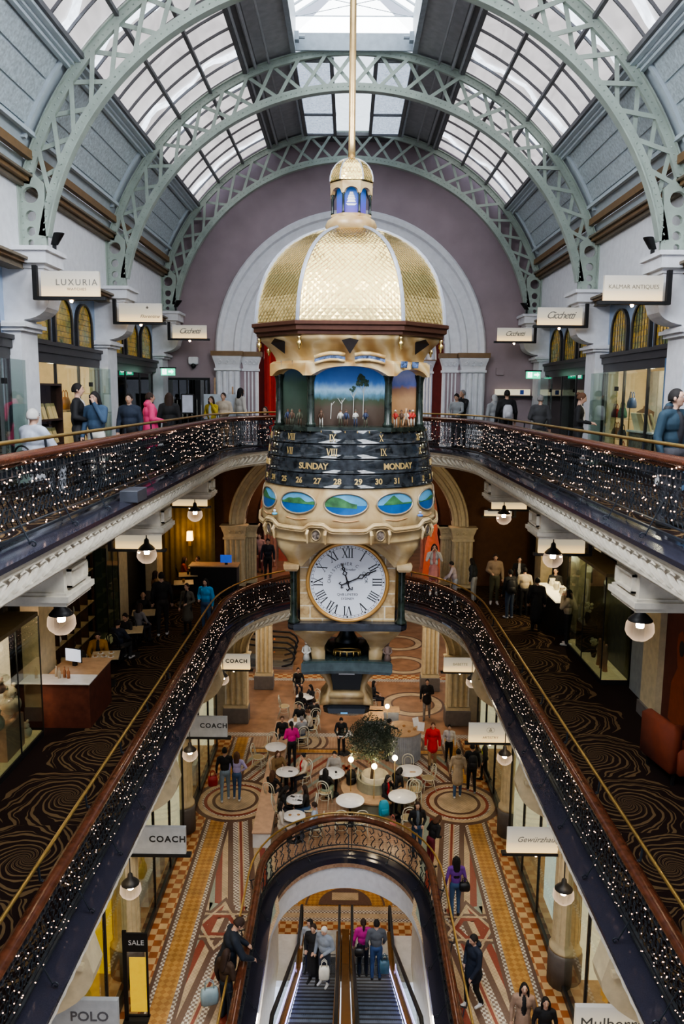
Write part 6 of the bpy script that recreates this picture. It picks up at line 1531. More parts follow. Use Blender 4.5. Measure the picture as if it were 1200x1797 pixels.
    if hood: ell_('top', HP((0, -.06, -.03)), (.09, .06, .05))
    # raw closed pieces, fused by a voxel remesh
    mb = MB()
    for k, reg, a, b, ra, rb in prims:
        if k == 'c':
            A_, B_ = Vector(a), Vector(b); d = (B_-A_); l = d.length; d = d.normalized() if l > 1e-6 else Vector((0, 0, 1))
            sx = 1
            mb.tube([tuple(A_-d*ra*.92), tuple(A_-d*ra*.5), a, tuple((A_+B_)/2), b, tuple(B_+d*rb*.5), tuple(B_+d*rb*.92)], [ra*.38, ra*.87, ra, (ra+rb)/2, rb, rb*.87, rb*.38], 10)
        else:
            c, r = a, b
            prof = [(max(.002, math.sin(PI*i/8)), -math.cos(PI*i/8)*1) for i in range(9)]
            mb.rings([[(c[0]+r[0]*pr*math.cos(2*PI*i/12), c[1]+r[1]*pr*math.sin(2*PI*i/12), c[2]+r[2]*pz) for i in range(12)] for pr, pz in prof])
    src = mb.build('tmpbody'); md = src.modifiers.new('r', 'REMESH'); md.mode = 'VOXEL'; md.voxel_size = .011 if fine else .0165; md.use_smooth_shade = True
    sm = src.modifiers.new('s', 'SMOOTH'); sm.iterations = 2 if fine else 3; sm.factor = .5
    PEND.append(dict(src=src, prims=prims, label=label, pos=pos, s=s, ang=ang, top=top, bottom=bottom, hair=hair, style=style, skin=skin, shoes=shoes, HP=HP, hands=hands, sit=sit, inner=inner, T=T, group=group, glasses=glasses, fine=fine, hood=hood))
def cmat(kind, c): return mat('%s_%02x%02x%02x' % (kind, int(c[0]*255), int(c[1]*255), int(c[2]*255)), c, .75 if kind != 'skin' else .5, var=.15 if kind != 'skin' else .05, vs=5)
def finish_people():
    dg = bpy.context.evaluated_depsgraph_get()
    for P in PEND:
        src = P['src']; me = bpy.data.meshes.new_from_object(src.evaluated_get(dg)); n = len(me.polygons)
        co = np.zeros(n*3); me.polygons.foreach_get('center', co); co = co.reshape(-1, 3)
        best = np.full(n, 9.0); reg = np.zeros(n, int); names = ['skin', 'top', 'bottom', 'shoe', 'inner']
        for k, rg, a, b, ra, rb in P['prims']:
            if k == 'c':
                A_, B_ = np.array(a), np.array(b); d = B_-A_; t = np.clip(((co-A_)@d)/max(1e-9, d@d), 0, 1); dist = np.linalg.norm(co-(A_+t[:, None]*d), axis=1)-(ra+(rb-ra)*t)
            else:
                r = np.array(b); q = (co-np.array(a))/r; dist = (np.linalg.norm(q, axis=1)-1)*r.min()
            if rg == 'inner': dist = dist-.012
            m = dist < best; best[m] = dist[m]; reg[m] = names.index(rg)
        sk = cmat('skin', SK[P['skin']]); mats = [sk, cmat('cloth', P['top']), cmat('cloth', P['bottom']), cmat('shoe', P['shoes']), cmat('cloth', P['inner'] or P['top'])]
        off = Vector((0, 0, -.92+.5 if P['sit'] else 0)); 
        mb = MB(); mb.smooth = True
        mb.v = [tuple(v.co+off) for v in me.vertices]; mb.f = [tuple(p.vertices) for p in me.polygons]; mb.m = reg.tolist(); mb.sm = [True]*n; mb.mats = list(mats)
        fo = lambda p: tuple(Vector(p)+off)
        # fingers: four curled and a thumb leaving the side of the palm
        mb.use(sk, True)
        for c, d, q in P['hands']:
            sd = d.cross(Vector((0, 0, 1))); sd = sd.normalized() if sd.length > .01 else Vector((0, 1, 0)); pn = sd.cross(d)
            for i, ln in enumerate((.055, .065, .06, .045)):
                b0 = c+sd*(-.024+.016*i); m1 = b0+d*ln*.55-pn*.006; e = m1+d*ln*.4-pn*.02
                mb.tube([tuple(b0-d*.01), tuple(m1), tuple(e)], [.0085, .0078, .006], 5, fn=fo)
            b0 = c-d*.045+sd*(-.026*q); mb.tube([tuple(b0), tuple(b0+sd*(-.02*q)+d*.025), tuple(b0+sd*(-.022*q)+d*.055)], [.011, .010, .007], 5, fn=fo)
        HP = P['HP']
        mb.use(mat('eye_white', (.7, .68, .65), .3, var=0), True)
        if P['fine']:
            for q in (-1, 1): mb.ball(fo(HP((q*.029, .086, .083))), .011, 8, 6)
        mb.use(mat('eye_dark', (.01, .008, .008), .3, var=0), True)
        for q in (-1, 1):
            mb.ball(fo(HP((q*.029, .0935 if P['fine'] else .089, .083))), .0065 if P['fine'] else .008, 6, 4)
            mb.tube([fo(HP((q*.014, .098, .104))), fo(HP((q*.030, .096, .108))), fo(HP((q*.045, .085, .103)))], .0035, 4)
        mb.use(mat('lip', (.35, .12, .10), .5, var=0), True); mb.tube([fo(HP((-.020, .082, .022))), fo(HP((0, .090, .023))), fo(HP((.020, .082, .022)))], [.003, .006, .003], 5)
        o = mb.build('person'); x, y, z, h = P['pos']; o.location = (x, y, z); o.rotation_euler = (0, 0, P['ang']); o.scale = (P['s'],)*3
        tag(o, P['label'], 'person', P['group'])
        bpy.data.objects.remove(src); bpy.data.meshes.remove(me)
        st = P['style']; hm = cmat('hair', HAIR[P['hair']]) if P['hair'] in HAIR else None
        if st in ('scarf',): hm = cmat('cloth', P['hood'])
        if st != 'bald':
            mb = MB().use(hm, True)
            def hp(p): return fo(HP(p))
            # cap of hair hugging the skull, cut back from the face
            rs = []
            for i in range(9):
                th = PI*i/8*.62; r = math.sin(th)
                row = []
                for j in range(18):
                    a = 2*PI*j/18; fy = math.sin(a); lowlim = 1.0 if fy < .2 else 1-.52*(fy-.2)/.8
                    t2 = th*lowlim; rr_ = math.sin(t2); row.append(hp((.084*rr_*math.cos(a), -.008+.100*rr_*fy, .072+.118*math.cos(t2))))
                rs.append(row)
            mb.rings(rs, True, True)
            if st in ('long', 'verylong', 'scarf', 'bob'):
                ln = {'long': .30, 'verylong': .44, 'scarf': .16, 'bob': .12}[st]
                mb.rings([[hp((w*math.cos(a), yy+dd*math.sin(a), zz_)) for a in [2*PI*j/14 for j in range(14)]] for w, dd, yy, zz_ in ((.070, .06, -.03, .13), (.088, .062, -.045, .06), (.094, .055, -.052, -.01), (.10, .05, -.065, -.01-ln*.45), (.085, .035, -.075, -.01-ln*.85), (.04, .02, -.075, -.02-ln))])
                for q in (-1, 1):
                    if st != 'scarf': mb.tube([hp((q*.072, .03, .12)), hp((q*.088, .012, .04)), hp((q*.09, .01, -.03)), hp((q*.085, .0, -.03-ln*.4))], [.02, .024, .024, .012], 6)
                if st == 'scarf': mb.rings([[hp((w*math.cos(a), yy+dd*math.sin(a), zz_)) for a in [2*PI*j/14 for j in range(14)]] for w, dd, yy, zz_ in ((.06, .06, .0, .0), (.09, .09, -.0, -.04), (.13, .11, -.01, -.12), (.12, .1, -.01, -.16))])
            if st == 'bun': mb.ball(hp((0, -.10, .13)), .042, 10, 6)
            if st == 'pony': mb.tube([hp((0, -.09, .12)), hp((0, -.14, .07)), hp((0, -.13, -.06)), hp((0, -.12, -.13))], [.03, .035, .028, .008], 8)
            hn = 'headscarf' if st == 'scarf' else 'hair'
            fixn(mb.build(hn, o))
        if P['hood'] and st != 'scarf':
            mb = MB().use(cmat('cloth', P['hood']), True); mb.rings([[fo(HP((w*math.cos(a), yy+dd*math.sin(a), zz_))) for a in [2*PI*j/14 for j in range(14)]] for w, dd, yy, zz_ in ((.05, .04, -.07, -.02), (.10, .06, -.075, -.035), (.115, .065, -.085, -.08), (.09, .04, -.09, -.13), (.03, .02, -.09, -.15))]); mb.build('hood', o)
        if P['glasses']:
            mb = MB().use(blackm, True)
            for q in (-1, 1): mb.tube([fo(HP((q*.032+.022*math.cos(t), .108, .080+.017*math.sin(t)))) for t in [2*PI*k/14 for k in range(14)]], .0022, 5, closed=True); mb.tube([fo(HP((q*.054, .104, .083))), fo(HP((q*.078, .0, .075)))], .002, 4)
            mb.tube([fo(HP((-.010, .109, .082))), fo(HP((.010, .109, .082)))], .002, 4); mb.build('glasses', o)
BLK, NVY, CHA, WHT, BEI, TAN_, PNK, RED, GRY, JEAN, LJEAN, OLV = (.012, .012, .014), (.012, .018, .035), (.03, .03, .032), (.62, .60, .58), (.42, .33, .23), (.34, .22, .12), (.75, .08, .22), (.55, .015, .02), (.25, .26, .28), (.05, .10, .20), (.22, .30, .38), (.08, .08, .05)
WS = (.7, .7, .7)
# -- ground floor walkers
person('man in black jumper and pale jeans walking away, red bag at his side', (-3.76, 22.65, 0.00, 1.74), 8, top=BLK, bottom=LJEAN, shoes=WS, stride=.14, hair='black')
person('woman in lilac top and blue jeans walking away beside the man in black jumper', (-3.40, 22.70, 0.00, 1.58), 0, top=(.42, .38, .62), bottom=JEAN, shoes=WS, stride=-.12, hair='brown', style='long', arms=('down', 'hip'))
person('person in bright red coat and tall dark boots near the ribbed counter', (2.91, 25.00, 0.00, 1.61), 175, top=RED, bottom=TAN_, shoes=(.03, .02, .015), bulk=.035, coat=.16, hair='brown', stride=.1, hood=(.10, .07, .05))
person('smiling woman in open white jacket and black trousers beside the red coat', (3.51, 25.31, 0.00, 1.40), 170, top=WHT, bottom=BLK, inner=(.45, .45, .5), hair='black', style='pony', bulk=.015, stride=-.1)
person('person in long beige hooded coat and jeans walking away on the right roundel', (3.49, 23.03, 0.00, 1.60), -5, top=BEI, bottom=JEAN, shoes=WS, coat=.30, bulk=.025, hair='black', style='bun', hood=BEI, stride=.12)
person('man in black jacket with a backpack walking away on the right roundel', (3.98, 23.37, 0.00, 1.62), -3, top=BLK, bottom=BLK, shoes=(.3, .3, .32), bulk=.02, stride=-.13)
person('attendant in black with yellow hi-vis vest leaning by the right shopfront', (4.53, 24.05, 0.00, 1.50), 75, top=(.03, .03, .03), inner=(.65, .75, .05), bottom=BLK, hair='dbrown', style='bun', arms=('down', 'bent'), stride=.18, lean=4)
person('man in black jacket and grey trousers walking towards the camera under the far arch', (3.12, 29.02, 0.00, 1.63), 172, top=BLK, bottom=(.26, .24, .22), shoes=(.15, .14, .13), bulk=.03, coat=.1, arms=('cross', 'down'), stride=.15)
person('woman with very long black hair, purple sleeves and jeans walking away on the right', (2.65, 17.33, 0.00, 1.56), 3, top=(.16, .05, .30), bottom=JEAN, hair='black', style='verylong', stride=.1)
person('man in dark navy hooded jacket, black trousers and white trainers at lower right', (2.62, 14.47, 0.00, 1.66), 118, top=NVY, bottom=BLK, shoes=WS, coat=.12, bulk=.025, hood=NVY, arms=('down2', 'pocket'), nod=12, stride=.12)
person('long haired woman in open beige coat and black top at the bottom edge', (3.38, 13.30, 0.00, 1.52), 172, top=(.36, .24, .17), inner=BLK, bottom=BLK, hair='black', style='verylong', bulk=.02, coat=.2, nod=-12)
person('woman in black top with dark hair at the bottom edge beside the beige coat', (3.72, 13.03, 0.00, 1.46), 176, top=BLK, bottom=BLK, hair='black', style='long', bulk=.01, nod=-8)
person('woman in black jacket and jeans standing at the curved escalator railing', (1.94, 19.88, 0.00, 1.55), 185, top=BLK, bottom=JEAN, hair='dbrown', style='long', arms=('bent', 'bent'), inner=(.12, .14, .16), turn=-25, bulk=.01)
person('woman in maroon trousers bending over a black coat by the escalator railing', (2.26, 19.34, 0.00, 1.46), -60, top=(.015, .012, .012), bottom=(.16, .015, .03), hair='brown', style='bob', arms=('bent', 'bent'), lean=22, nod=18, bulk=.02)
person('man in dark navy jacket leaning over the brass rail beside the escalator well', (-2.44, 14.38, 0.00, 2.01), -70, top=(.012, .018, .03), bottom=BLK, arms=('rail', 'rail'), lean=16, nod=30, bulk=.04, hair='dbrown', coat=.05)
person('person in brown jacket beside the leaning man, pale blue bag in hand', (-2.40, 14.10, 0.00, 1.52), -35, top=(.05, .028, .018), bottom=(.02, .03, .045), hair='dbrown', style='long', arms=('hold', 'bent'), bulk=.035, nod=15)
person('waitress in magenta top and beige apron standing among the left tables', (-1.85, 24.92, 0.00, 1.59), 15, top=(.60, .02, .22), bottom=BLK, hair='black', style='pony', arms=('bent', 'bent'), lean=8, bulk=.02)
person('waiter in black setting a plate on the small table behind the olive tree', (-0.19, 25.86, 0.00, 1.45), 178, top=BLK, bottom=BLK, arms=('table', 'table'), lean=10, nod=20)
person('barista in black working inside the ribbed round counter', (1.40, 25.50, 0.00, 1.50), -75, top=BLK, bottom=BLK, arms=('fwd', 'bent'), hair='black', style='bun', lean=6)
# -- café, seated
TB = {'a': (-1.87, 23.14), 'b': (-1.47, 21.46), 'c': (-1.47, 20.54), 'd': (-0.45, 23.10), 'e': (0.11, 21.43), 'f': (1.66, 21.70), 'g': (1.99, 23.31), 'h': (-2.39, 24.90), 'i': (-1.79, 26.97), 'j': (-0.08, 26.00), 'k': (-1.65, 29.37)}
SEATS = []
def sitter(label, pos, face, chair=True, **k):
    if pos[3] < 1.3: pos = (pos[0], pos[1], pos[2], pos[3]*1.72/1.3)
    a = math.atan2(-(face[0]-pos[0]), face[1]-pos[1]) if isinstance(face, tuple) else R(face)
    person(label, pos, face, pose='sit', **k)
    if chair: SEATS.append((pos[0], pos[1], pos[2], a, label))
sitter('smiling woman in tan coat facing the camera at the left cafe table', (-2.22, 23.66, 0.00, 1.17), TB['a'], top=(.20, .12, .05), hair='brown', style='long', arms=('table', 'table'), bulk=.03)
sitter('woman with long brown hair and black top, back to the camera at the left table', (-2.26, 22.35, 0.00, 1.17), TB['a'], top=BLK, hair='brown', style='verylong', arms=('table', 'table'))
sitter('woman in white and beige patterned coat over red at the left cafe table', (-1.39, 23.52, 0.00, 1.17), TB['a'], top=(.58, .48, .36), inner=RED, hair='black', style='bun', arms=('table', 'bent'), bulk=.02)
sitter('woman in black with long dark hair leaning over a phone at the small left table', (-1.94, 21.45, 0.00, 1.17), TB['b'], top=BLK, hair='black', style='long', arms=('table', 'table'), lean=14, nod=15)
sitter('woman in black jacket and blue jeans at the right of the small left table', (-1.14, 21.47, 0.00, 1.17), TB['b'], top=(.02, .018, .018), bottom=JEAN, hair='dbrown', style='long', arms=('table', 'bent'), lean=8)
sitter('woman with black hair in a white dress sitting at the end of the pale banquette', (-1.85, 20.48, 0.00, 1.17), TB['c'], chair=False, top=(.62, .55, .48), bottom=(.62, .55, .48), skirt=.5, hair='black', style='verylong', arms=('table', 'down2'))
sitter('man in light blue shirt sitting right of the frontmost left table', (-0.89, 20.50, 0.00, 1.17), TB['c'], top=(.38, .46, .60), bottom=(.10, .11, .14), hair='dbrown', arms=('table', 'down2'), nod=10)
sitter('man in grey hoodie with folded arms behind the middle left table', (-0.39, 23.71, 0.00, 1.17), TB['d'], top=(.28, .26, .24), bottom=CHA, hair='black', arms=('cross', 'table'), nod=12, bulk=.02)
sitter('woman with black ponytail and pale green trousers, back to the camera', (-0.65, 22.50, 0.00, 1.17), TB['d'], top=(.02, .02, .02), bottom=(.30, .36, .26), hair='black', style='long', arms=('table', 'table'))
sitter('grey haired person in grey jumper, back to the camera behind the waitress', (-1.61, 26.43, 0.00, 1.17), TB['i'], top=GRY, bottom=(.03, .04, .07), hair='grey', style='short', arms=('table', 'table'), bulk=.02)
sitter('person in black and cream striped top at the table beyond the grey jumper', (-1.30, 27.10, 0.00, 1.17), TB['i'], top=(.52, .46, .36), bottom=BLK, hair='brown', arms=('table', 'table'), lean=10, nod=20)
sitter('person in black coat with fair hair on the banquette left of the waitress', (-2.30, 26.41, 0.00, 1.17), TB['h'], chair=False, top=BLK, hair='brown', arms=('table', 'down2'))
sitter('diner in black with headphones at the farthest left table', (-2.05, 31.41, 0.00, 1.17), TB['k'], top=BLK, hair='black', arms=('table', 'table'))
sitter('diner in black leaning in at the far left table, dark hair', (-1.35, 29.60, 0.00, 1.17), TB['k'], top=BLK, hair='black', style='bob', arms=('table', 'table'), lean=10)
sitter('diner in dark clothes seen from behind at the far left table', (-1.79, 28.69, 0.00, 1.17), TB['k'], top=(.015, .015, .018), hair='black', style='bob', arms=('table', 'table'), lean=6)
sitter('diner in black with a cream jacket on the chair, far left tables', (-1.24, 28.08, 0.00, 1.17), TB['k'], top=(.02, .02, .02), hair='dbrown', style='short', arms=('table', 'bent'))
sitter('diner in black with back to the camera just beyond the striped top', (-1.75, 27.62, 0.00, 1.17), TB['i'], top=BLK, hair='black', style='short', arms=('table', 'table'))
sitter('woman with black hair over a red scarf on the round oak bench at right', (1.19, 22.22, 0.00, 1.17), TB['f'], chair=False, top=BLK, inner=(.45, .02, .03), hair='black', style='long', arms=('up', 'table'), lean=8)
sitter('person in black bowed forward over the right round table', (1.44, 22.67, 0.00, 1.13), TB['g'], chair=False, top=BLK, hair='black', style='bob', arms=('table', 'table'), lean=34, nod=20)
sitter('dark haired person on a chair half hidden behind the clock pedestal', (1.08, 29.99, 0.00, 1.17), -100, top=BLK, hair='black', style='long', arms=('bent', 'bent'))
# -- escalator riders
person('woman in grey hoodie and navy trousers riding the left escalator, farthest', (-.92, 18.35, -2.38, 1.5), 168, top=(.38, .40, .42), bottom=(.015, .02, .05), hair='black', style='long', arms=('rail', 'down'), hood=(.38, .40, .42), turn=-40)
person('woman in long black coat on the left escalator beside the white bag', (-.78, 17.35, -1.84, 1.56), 160, top=BLK, bottom=BLK, hair='dbrown', style='short', coat=.55, bulk=.02, arms=('bent', 'bent'))
person('person in grey jacket and beige cap holding a white paper bag on the left escalator', (-.50, 17.0, -1.61, 1.54), 150, top=(.22, .25, .30), bottom=(.04, .05, .08), hair='white', style='short', bulk=.04, arms=('bent', 'down'), nod=18, shoes=WS)
person('woman with dark ponytail in magenta top on the right escalator', (.46, 18.25, -2.38, 1.6), 5, top=(.50, .02, .25), bottom=NVY, hair='dbrown', style='pony', bulk=.015)
person('man in charcoal t-shirt and blue jeans standing on the right escalator', (.78, 17.85, -2.15, 1.64), 0, top=(.10, .11, .13), bottom=(.04, .08, .20), hair='black', bulk=.02, arms=('down', 'down2'))
# -- middle gallery, left
M = 5.4
person('woman in bright cyan jacket and jeans standing at the left middle railing', (-4.28, 22.78, 5.40, 1.62), 165, top=(.02, .30, .62), bottom=JEAN, hair='black', style='long', arms=('down', 'bent'), bulk=.035)
person('tall figure in black seen from behind, white trainers, left middle gallery', (-5.48, 22.29, 5.40, 1.92), 10, top=BLK, bottom=(.02, .018, .018), hair='black', shoes=WS, bulk=.02, stride=.14)
person('person in tan jacket behind the tall figure in black, left middle gallery', (-6.06, 23.88, 5.40, 1.60), -60, top=(.28, .16, .07), bottom=BLK, hair='dbrown', style='bob', arms=('bent', 'bent'), bulk=.03)
person('person in olive grey cardigan over black near the cyan jacket', (-4.78, 22.49, 5.40, 1.55), 160, top=(.10, .09, .07), inner=BLK, bottom=BLK, hair='dbrown', coat=.35, arms=('bent', 'down'))
sitter('man in mustard cardigan eating at the nearest left gallery table', (-6.30, 18.93, 5.40, 1.17), 190, top=(.30, .15, .02), inner=BLK, bottom=(.10, .04, .03), hair='black', arms=('table', 'table'), nod=20, bulk=.03)
sitter('dark diner with back to the camera at the nearest left gallery table', (-6.20, 17.43, 5.40, 1.17), -15, top=BLK, hair='black', style='bob', arms=('table', 'table'))
sitter('man in navy jacket with back turned at the second left gallery table', (-6.10, 19.95, 5.40, 1.17), -20, top=NVY, bottom=CHA, hair='black', arms=('table', 'table'), shoes=WS, bulk=.03)
sitter('person in black jacket reading a phone at the second left gallery table', (-6.08, 20.60, 5.40, 1.17), 165, top=BLK, hair='black', arms=('table', 'table'), nod=15)
sitter('balding man in black at the third left gallery table', (-6.2, 22.9, 5.4, 1.17), 200, top=BLK, hair='grey', style='bald', arms=('table', 'table'), skin='m')
sitter('person in grey top with back to the camera at the third left gallery table', (-6.02, 21.54, 5.40, 1.17), -30, top=(.20, .19, .20), hair='dbrown', style='bob', arms=('table', 'table'), lean=10)
sitter('woman in rust red top at the farthest left gallery table', (-6.1, 28.1, 5.4, 1.17), -80, top=(.35, .06, .03), hair='dbrown', style='bob', arms=('table', 'table'), lean=6)
sitter('bearded man in dark top across from the rust red top', (-5.55, 28.2, 5.4, 1.17), 150, top=(.03, .03, .02), hair='dbrown', arms=('up', 'table'), skin='m')
person('cashier in black behind the far dark counter', (-3.82, 30.23, 5.40, 1.60), 185, top=BLK, bottom=BLK, hair='black')
person('man in dark navy suit standing by the clock case at left', (-3.08, 29.33, 5.40, 1.66), 185, top=(.012, .014, .025), bottom=BLK, hair='black', nod=15, bulk=.02)
person('woman in pink patterned top beyond the far counter', (-3.55, 30.7, 5.4, 1.6), 170, top=(.50, .30, .28), bottom=(.3, .1, .1), hair='dbrown')
# -- middle gallery, right
person('woman in pink dress and white jacket taking a photo right of the clock', (3.07, 27.45, 5.40, 1.86), 178, top=(.60, .58, .55), inner=(.60, .24, .22), bottom=(.60, .24, .22), skirt=.3, hair='black', style='long', arms=('up', 'up'), shoes=WS)
person('man in pink vest over white shirt leaning on the right middle railing', (3.69, 26.26, 5.40, 1.50), 75, top=(.50, .42, .44), inner=(.55, .30, .34), bottom=(.30, .32, .38), hair='black', arms=('rail', 'rail'), lean=14, bulk=.02)
person('person in dark green puffer jacket behind the pink vest man', (4.37, 26.53, 5.40, 1.55), 60, top=(.02, .025, .03), bottom=(.35, .36, .36), hair='black', style='bob', bulk=.05, lean=8)
person('man in beige jacket with cross strap, white trainers, right middle gallery', (5.04, 26.28, 5.40, 1.77), 175, top=(.30, .22, .15), bottom=OLV, hair='dbrown', shoes=WS, bulk=.035, arms=('down', 'bent'), nod=15)
person('person in black with backpack and jeans facing away, right middle gallery', (5.21, 24.56, 5.40, 1.60), 25, top=(.012, .012, .014), bottom=(.05, .07, .11), hair='black', shoes=WS, bulk=.05)
person('waitress in black over white shirt standing at the trinket trolley', (5.96, 26.66, 5.40, 1.60), 165, top=BLK, inner=WHT, bottom=BLK, hair='black', style='bun')
person('man in cream sweater and black trousers seen from behind at the cafe counter', (5.75, 24.9, 5.4, 1.6), 5, top=(.55, .46, .32), bottom=BLK, hair='black', bulk=.03, arms=('down2', 'bent'))
person('person in long black coat seen from behind at the bright counter', (5.75, 23.2, 5.4, 1.66), -10, top=BLK, bottom=BLK, hair='black', coat=.5, bulk=.04)
person('woman in cream fleece photographing, white shoes, beside the glass case', (6.33, 21.84, 5.40, 1.64), 60, top=(.42, .34, .24), bottom=BLK, hair='black', style='bob', arms=('up', 'up'), shoes=WS, bulk=.045)
person('server in black behind the bright counter facing out', (6.75, 24.9, 5.4, 1.6), 150, top=BLK, bottom=BLK, hair='black')
# -- topmost gallery
sitter('old person in pale grey jacket and knitted hat, back turned, upper left edge', (-5.25, 12.9, 10.75, 1.95), -25, top=(.42, .45, .52), bottom=GRY, hair='white', arms=('table', 'table'), bulk=.05)
person('man in black suit with white collar in profile by the bookcase, upper left', (-5.29, 15.20, 10.75, 1.92), -80, top=BLK, inner=WHT, bottom=CHA, hair='black', bulk=.02, arms=('down', 'bent'))
person('woman in blue denim jacket touching her cheek beside the man in black suit', (-4.88, 15.00, 10.75, 1.77), 165, top=(.04, .075, .13), bottom=(.6, .58, .52), hair='black', style='long', arms=('up', 'down'), bulk=.03, nod=10, coat=.0)
person('woman in dark navy jacket with cross strap facing out, upper left', (-4.93, 17.50, 10.75, 1.73), 178, top=(.025, .035, .06), bottom=BLK, hair='black', bulk=.035, arms=('down', 'down'))
person('person in hot pink hooded coat facing away on the upper left gallery', (-4.60, 18.00, 10.75, 1.76), -60, top=(.80, .07, .22), bottom=NVY, hair='dbrown', style='short', coat=.25, bulk=.05, hood=(.80, .07, .22), arms=('bent', 'bent'))
person('woman with long dark brown hair and black coat facing away, upper left', (-4.50, 19.50, 10.75, 1.76), 10, top=BLK, bottom=BLK, hair='dbrown', style='verylong', coat=.3, bulk=.03)
person('woman in mustard vest over dark sleeves at the upper far left railing', (-4.33, 24.60, 10.75, 1.67), 160, top=(.45, .33, .03), inner=(.5, .55, .6), bottom=CHA, hair='dbrown', style='bob', arms=('up', 'bent'), bulk=.02)
person('person in cream hooded jacket beside the mustard vest', (-4.00, 24.90, 10.75, 1.78), 165, top=(.52, .44, .34), bottom=TAN_, hair='dbrown', style='bun', bulk=.035, arms=('bent', 'bent'))
person('dark haired person in white shirt in profile against the fluted column', (-3.64, 26.20, 10.75, 1.95), -50, top=(.60, .57, .52), bottom=GRY, hair='black', style='bob', bulk=.02)
sitter('person in black with red bag sitting behind the upper far railing', (-2.91, 27.00, 10.75, 1.76), 170, top=(.04, .015, .02), hair='black', style='bob', arms=('table', 'down2'))
person('man in grey sweatshirt looking down at the upper right far railing', (3.56, 26.30, 10.75, 1.83), 150, top=(.30, .32, .33), bottom=CHA, hair='black', arms=('rail', 'bent'), nod=20)
person('older man in black jacket resting chin on hand behind the grey sweatshirt', (3.85, 27.00, 10.75, 1.95), 130, top=BLK, bottom=CHA, hair='grey', arms=('up', 'down'), skin='m')
person('person in grey headscarf and grey coat facing away, upper right', (4.44, 24.30, 10.75, 1.80), 25, top=(.28, .29, .30), bottom=GRY, style='scarf', hood=(.38, .38, .38), coat=.3, bulk=.03)
person('man in black with a white backpack facing away, upper right', (4.76, 24.00, 10.75, 1.94), 0, top=BLK, bottom=BLK, hair='black', bulk=.03)
person('man in charcoal suit facing away near the upper right bar', (5.05, 21.00, 10.75, 1.79), -15, top=(.05, .05, .055), bottom=(.04, .04, .045), hair='grey', bulk=.03, arms=('bent', 'down'))
person('waitress in black with white collar bending at the bar, upper right', (5.16, 17.80, 10.75, 1.84), 250, top=BLK, inner=WHT, bottom=BLK, hair='brown', style='bun', arms=('bent', 'bent'), nod=18)
person('young man with glasses in teal blue jacket over black hoodie at the right edge', (4.33, 10.60, 10.75, 1.86), 205, top=(.016, .040, .062), inner=(.015, .015, .02), bottom=(.06, .06, .07), hair='black', bulk=.022, arms=('down', 'down'), hood=(.02, .02, .025), fine=True, glasses=True, turn=25)
finish_people()

# ================================================================ café furniture
def make_chair(m, seatm):
    t = empty('cafe_chair', 'x', 'chair')
    mb = MB().use(seatm, True); mb.lathe([(.17, .44), (.19, .445), (.19, .455), (.16, .462)], n=18); se = part('seat', t, mb)
    mb = MB().use(m, True); mb.tube([(.195*math.cos(a), .195*math.sin(a), .445) for a in [2*PI*i/18 for i in range(18)]], .016, 6, closed=True); mb.tube([(.15*math.cos(a), .15*math.sin(a), .22) for a in [2*PI*i/16 for i in range(16)]], .010, 5, closed=True); part('seat_ring', se, mb)
    for sx in (-1, 1): mb = MB().use(m, True); mb.tube([(sx*.13, .13, .44), (sx*.16, .17, .2), (sx*.18, .2, .0)], [.016, .014, .012], 6); part('leg', t, mb)
    for sx in (-1, 1): mb = MB().use(m, True); mb.tube([(sx*.17, -.12, .44), (sx*.17, -.17, .2), (sx*.18, -.24, .0)], [.016, .014, .012], 6); part('leg', t, mb)
    mb = MB().use(m, True); mb.tube([(-.17, -.12, .44), (-.185, -.17, .62)]+[(.185*math.cos(a), -.20-.02*math.sin(a), .72+.17*math.sin(a)) for a in [PI-PI*i/8 for i in range(9)]]+[(.185, -.17, .62), (.17, -.12, .44)], .016, 6); bh = part('back_hoop', t, mb)
    mb = MB().use(m, True); mb.tube([(-.10, -.15, .46), (-.115, -.18, .62)]+[(.115*math.cos(a), -.20, .70+.11*math.sin(a)) for a in [PI-PI*i/6 for i in range(7)]]+[(.115, -.18, .62), (.10, -.15, .46)], .011, 5); part('inner_hoop', bh, mb)
    return t
proto = make_chair(chairm, cane); proto_d = make_chair(blackm, darkwood); used = {}
def place_chair(x, y, z, a, label, dark=False, group=None):
    p = proto_d if dark else proto; k = 'd' if dark else 'w'
    o = p if k not in used else copy_tree(p)
    used[k] = 1; o.location = (x, y, z); o.rotation_euler = (0, 0, a); o['label'] = label
    if group: o['group'] = group
    return o
for x, y, z, a, lb in SEATS:
    short = ' '.join(lb.split()[:8])
    place_chair(x+math.sin(a)*.04, y-math.cos(a)*.04, z, a, ('ivory' if z < 1 else 'dark') + ' bentwood chair under the ' + short, z > 1)
TR = {'a': .36, 'b': .30, 'c': .32, 'd': .40, 'e': .42, 'f': .42, 'g': .42, 'h': .36, 'i': .34, 'j': .30, 'k': .36}
TL = {'a': 'white marble table with a black phone between three women at left', 'b': 'small white table with cups and a phone, left of centre', 'c': 'small white table nearest the escalator railing at left, with two plates', 'd': 'white table in front of the man in grey hoodie', 'e': 'empty white table with a pale menu sheet at the centre front', 'f': 'white veined table beside the blue backpack, right front', 'g': 'white table with small brown tray, right rear', 'h': 'white table beside the waitress in magenta', 'i': 'white table with wooden block by the grey jumper', 'j': 'small white table with a plate of food behind the tree', 'k': 'white table among the diners in black, farthest left'}
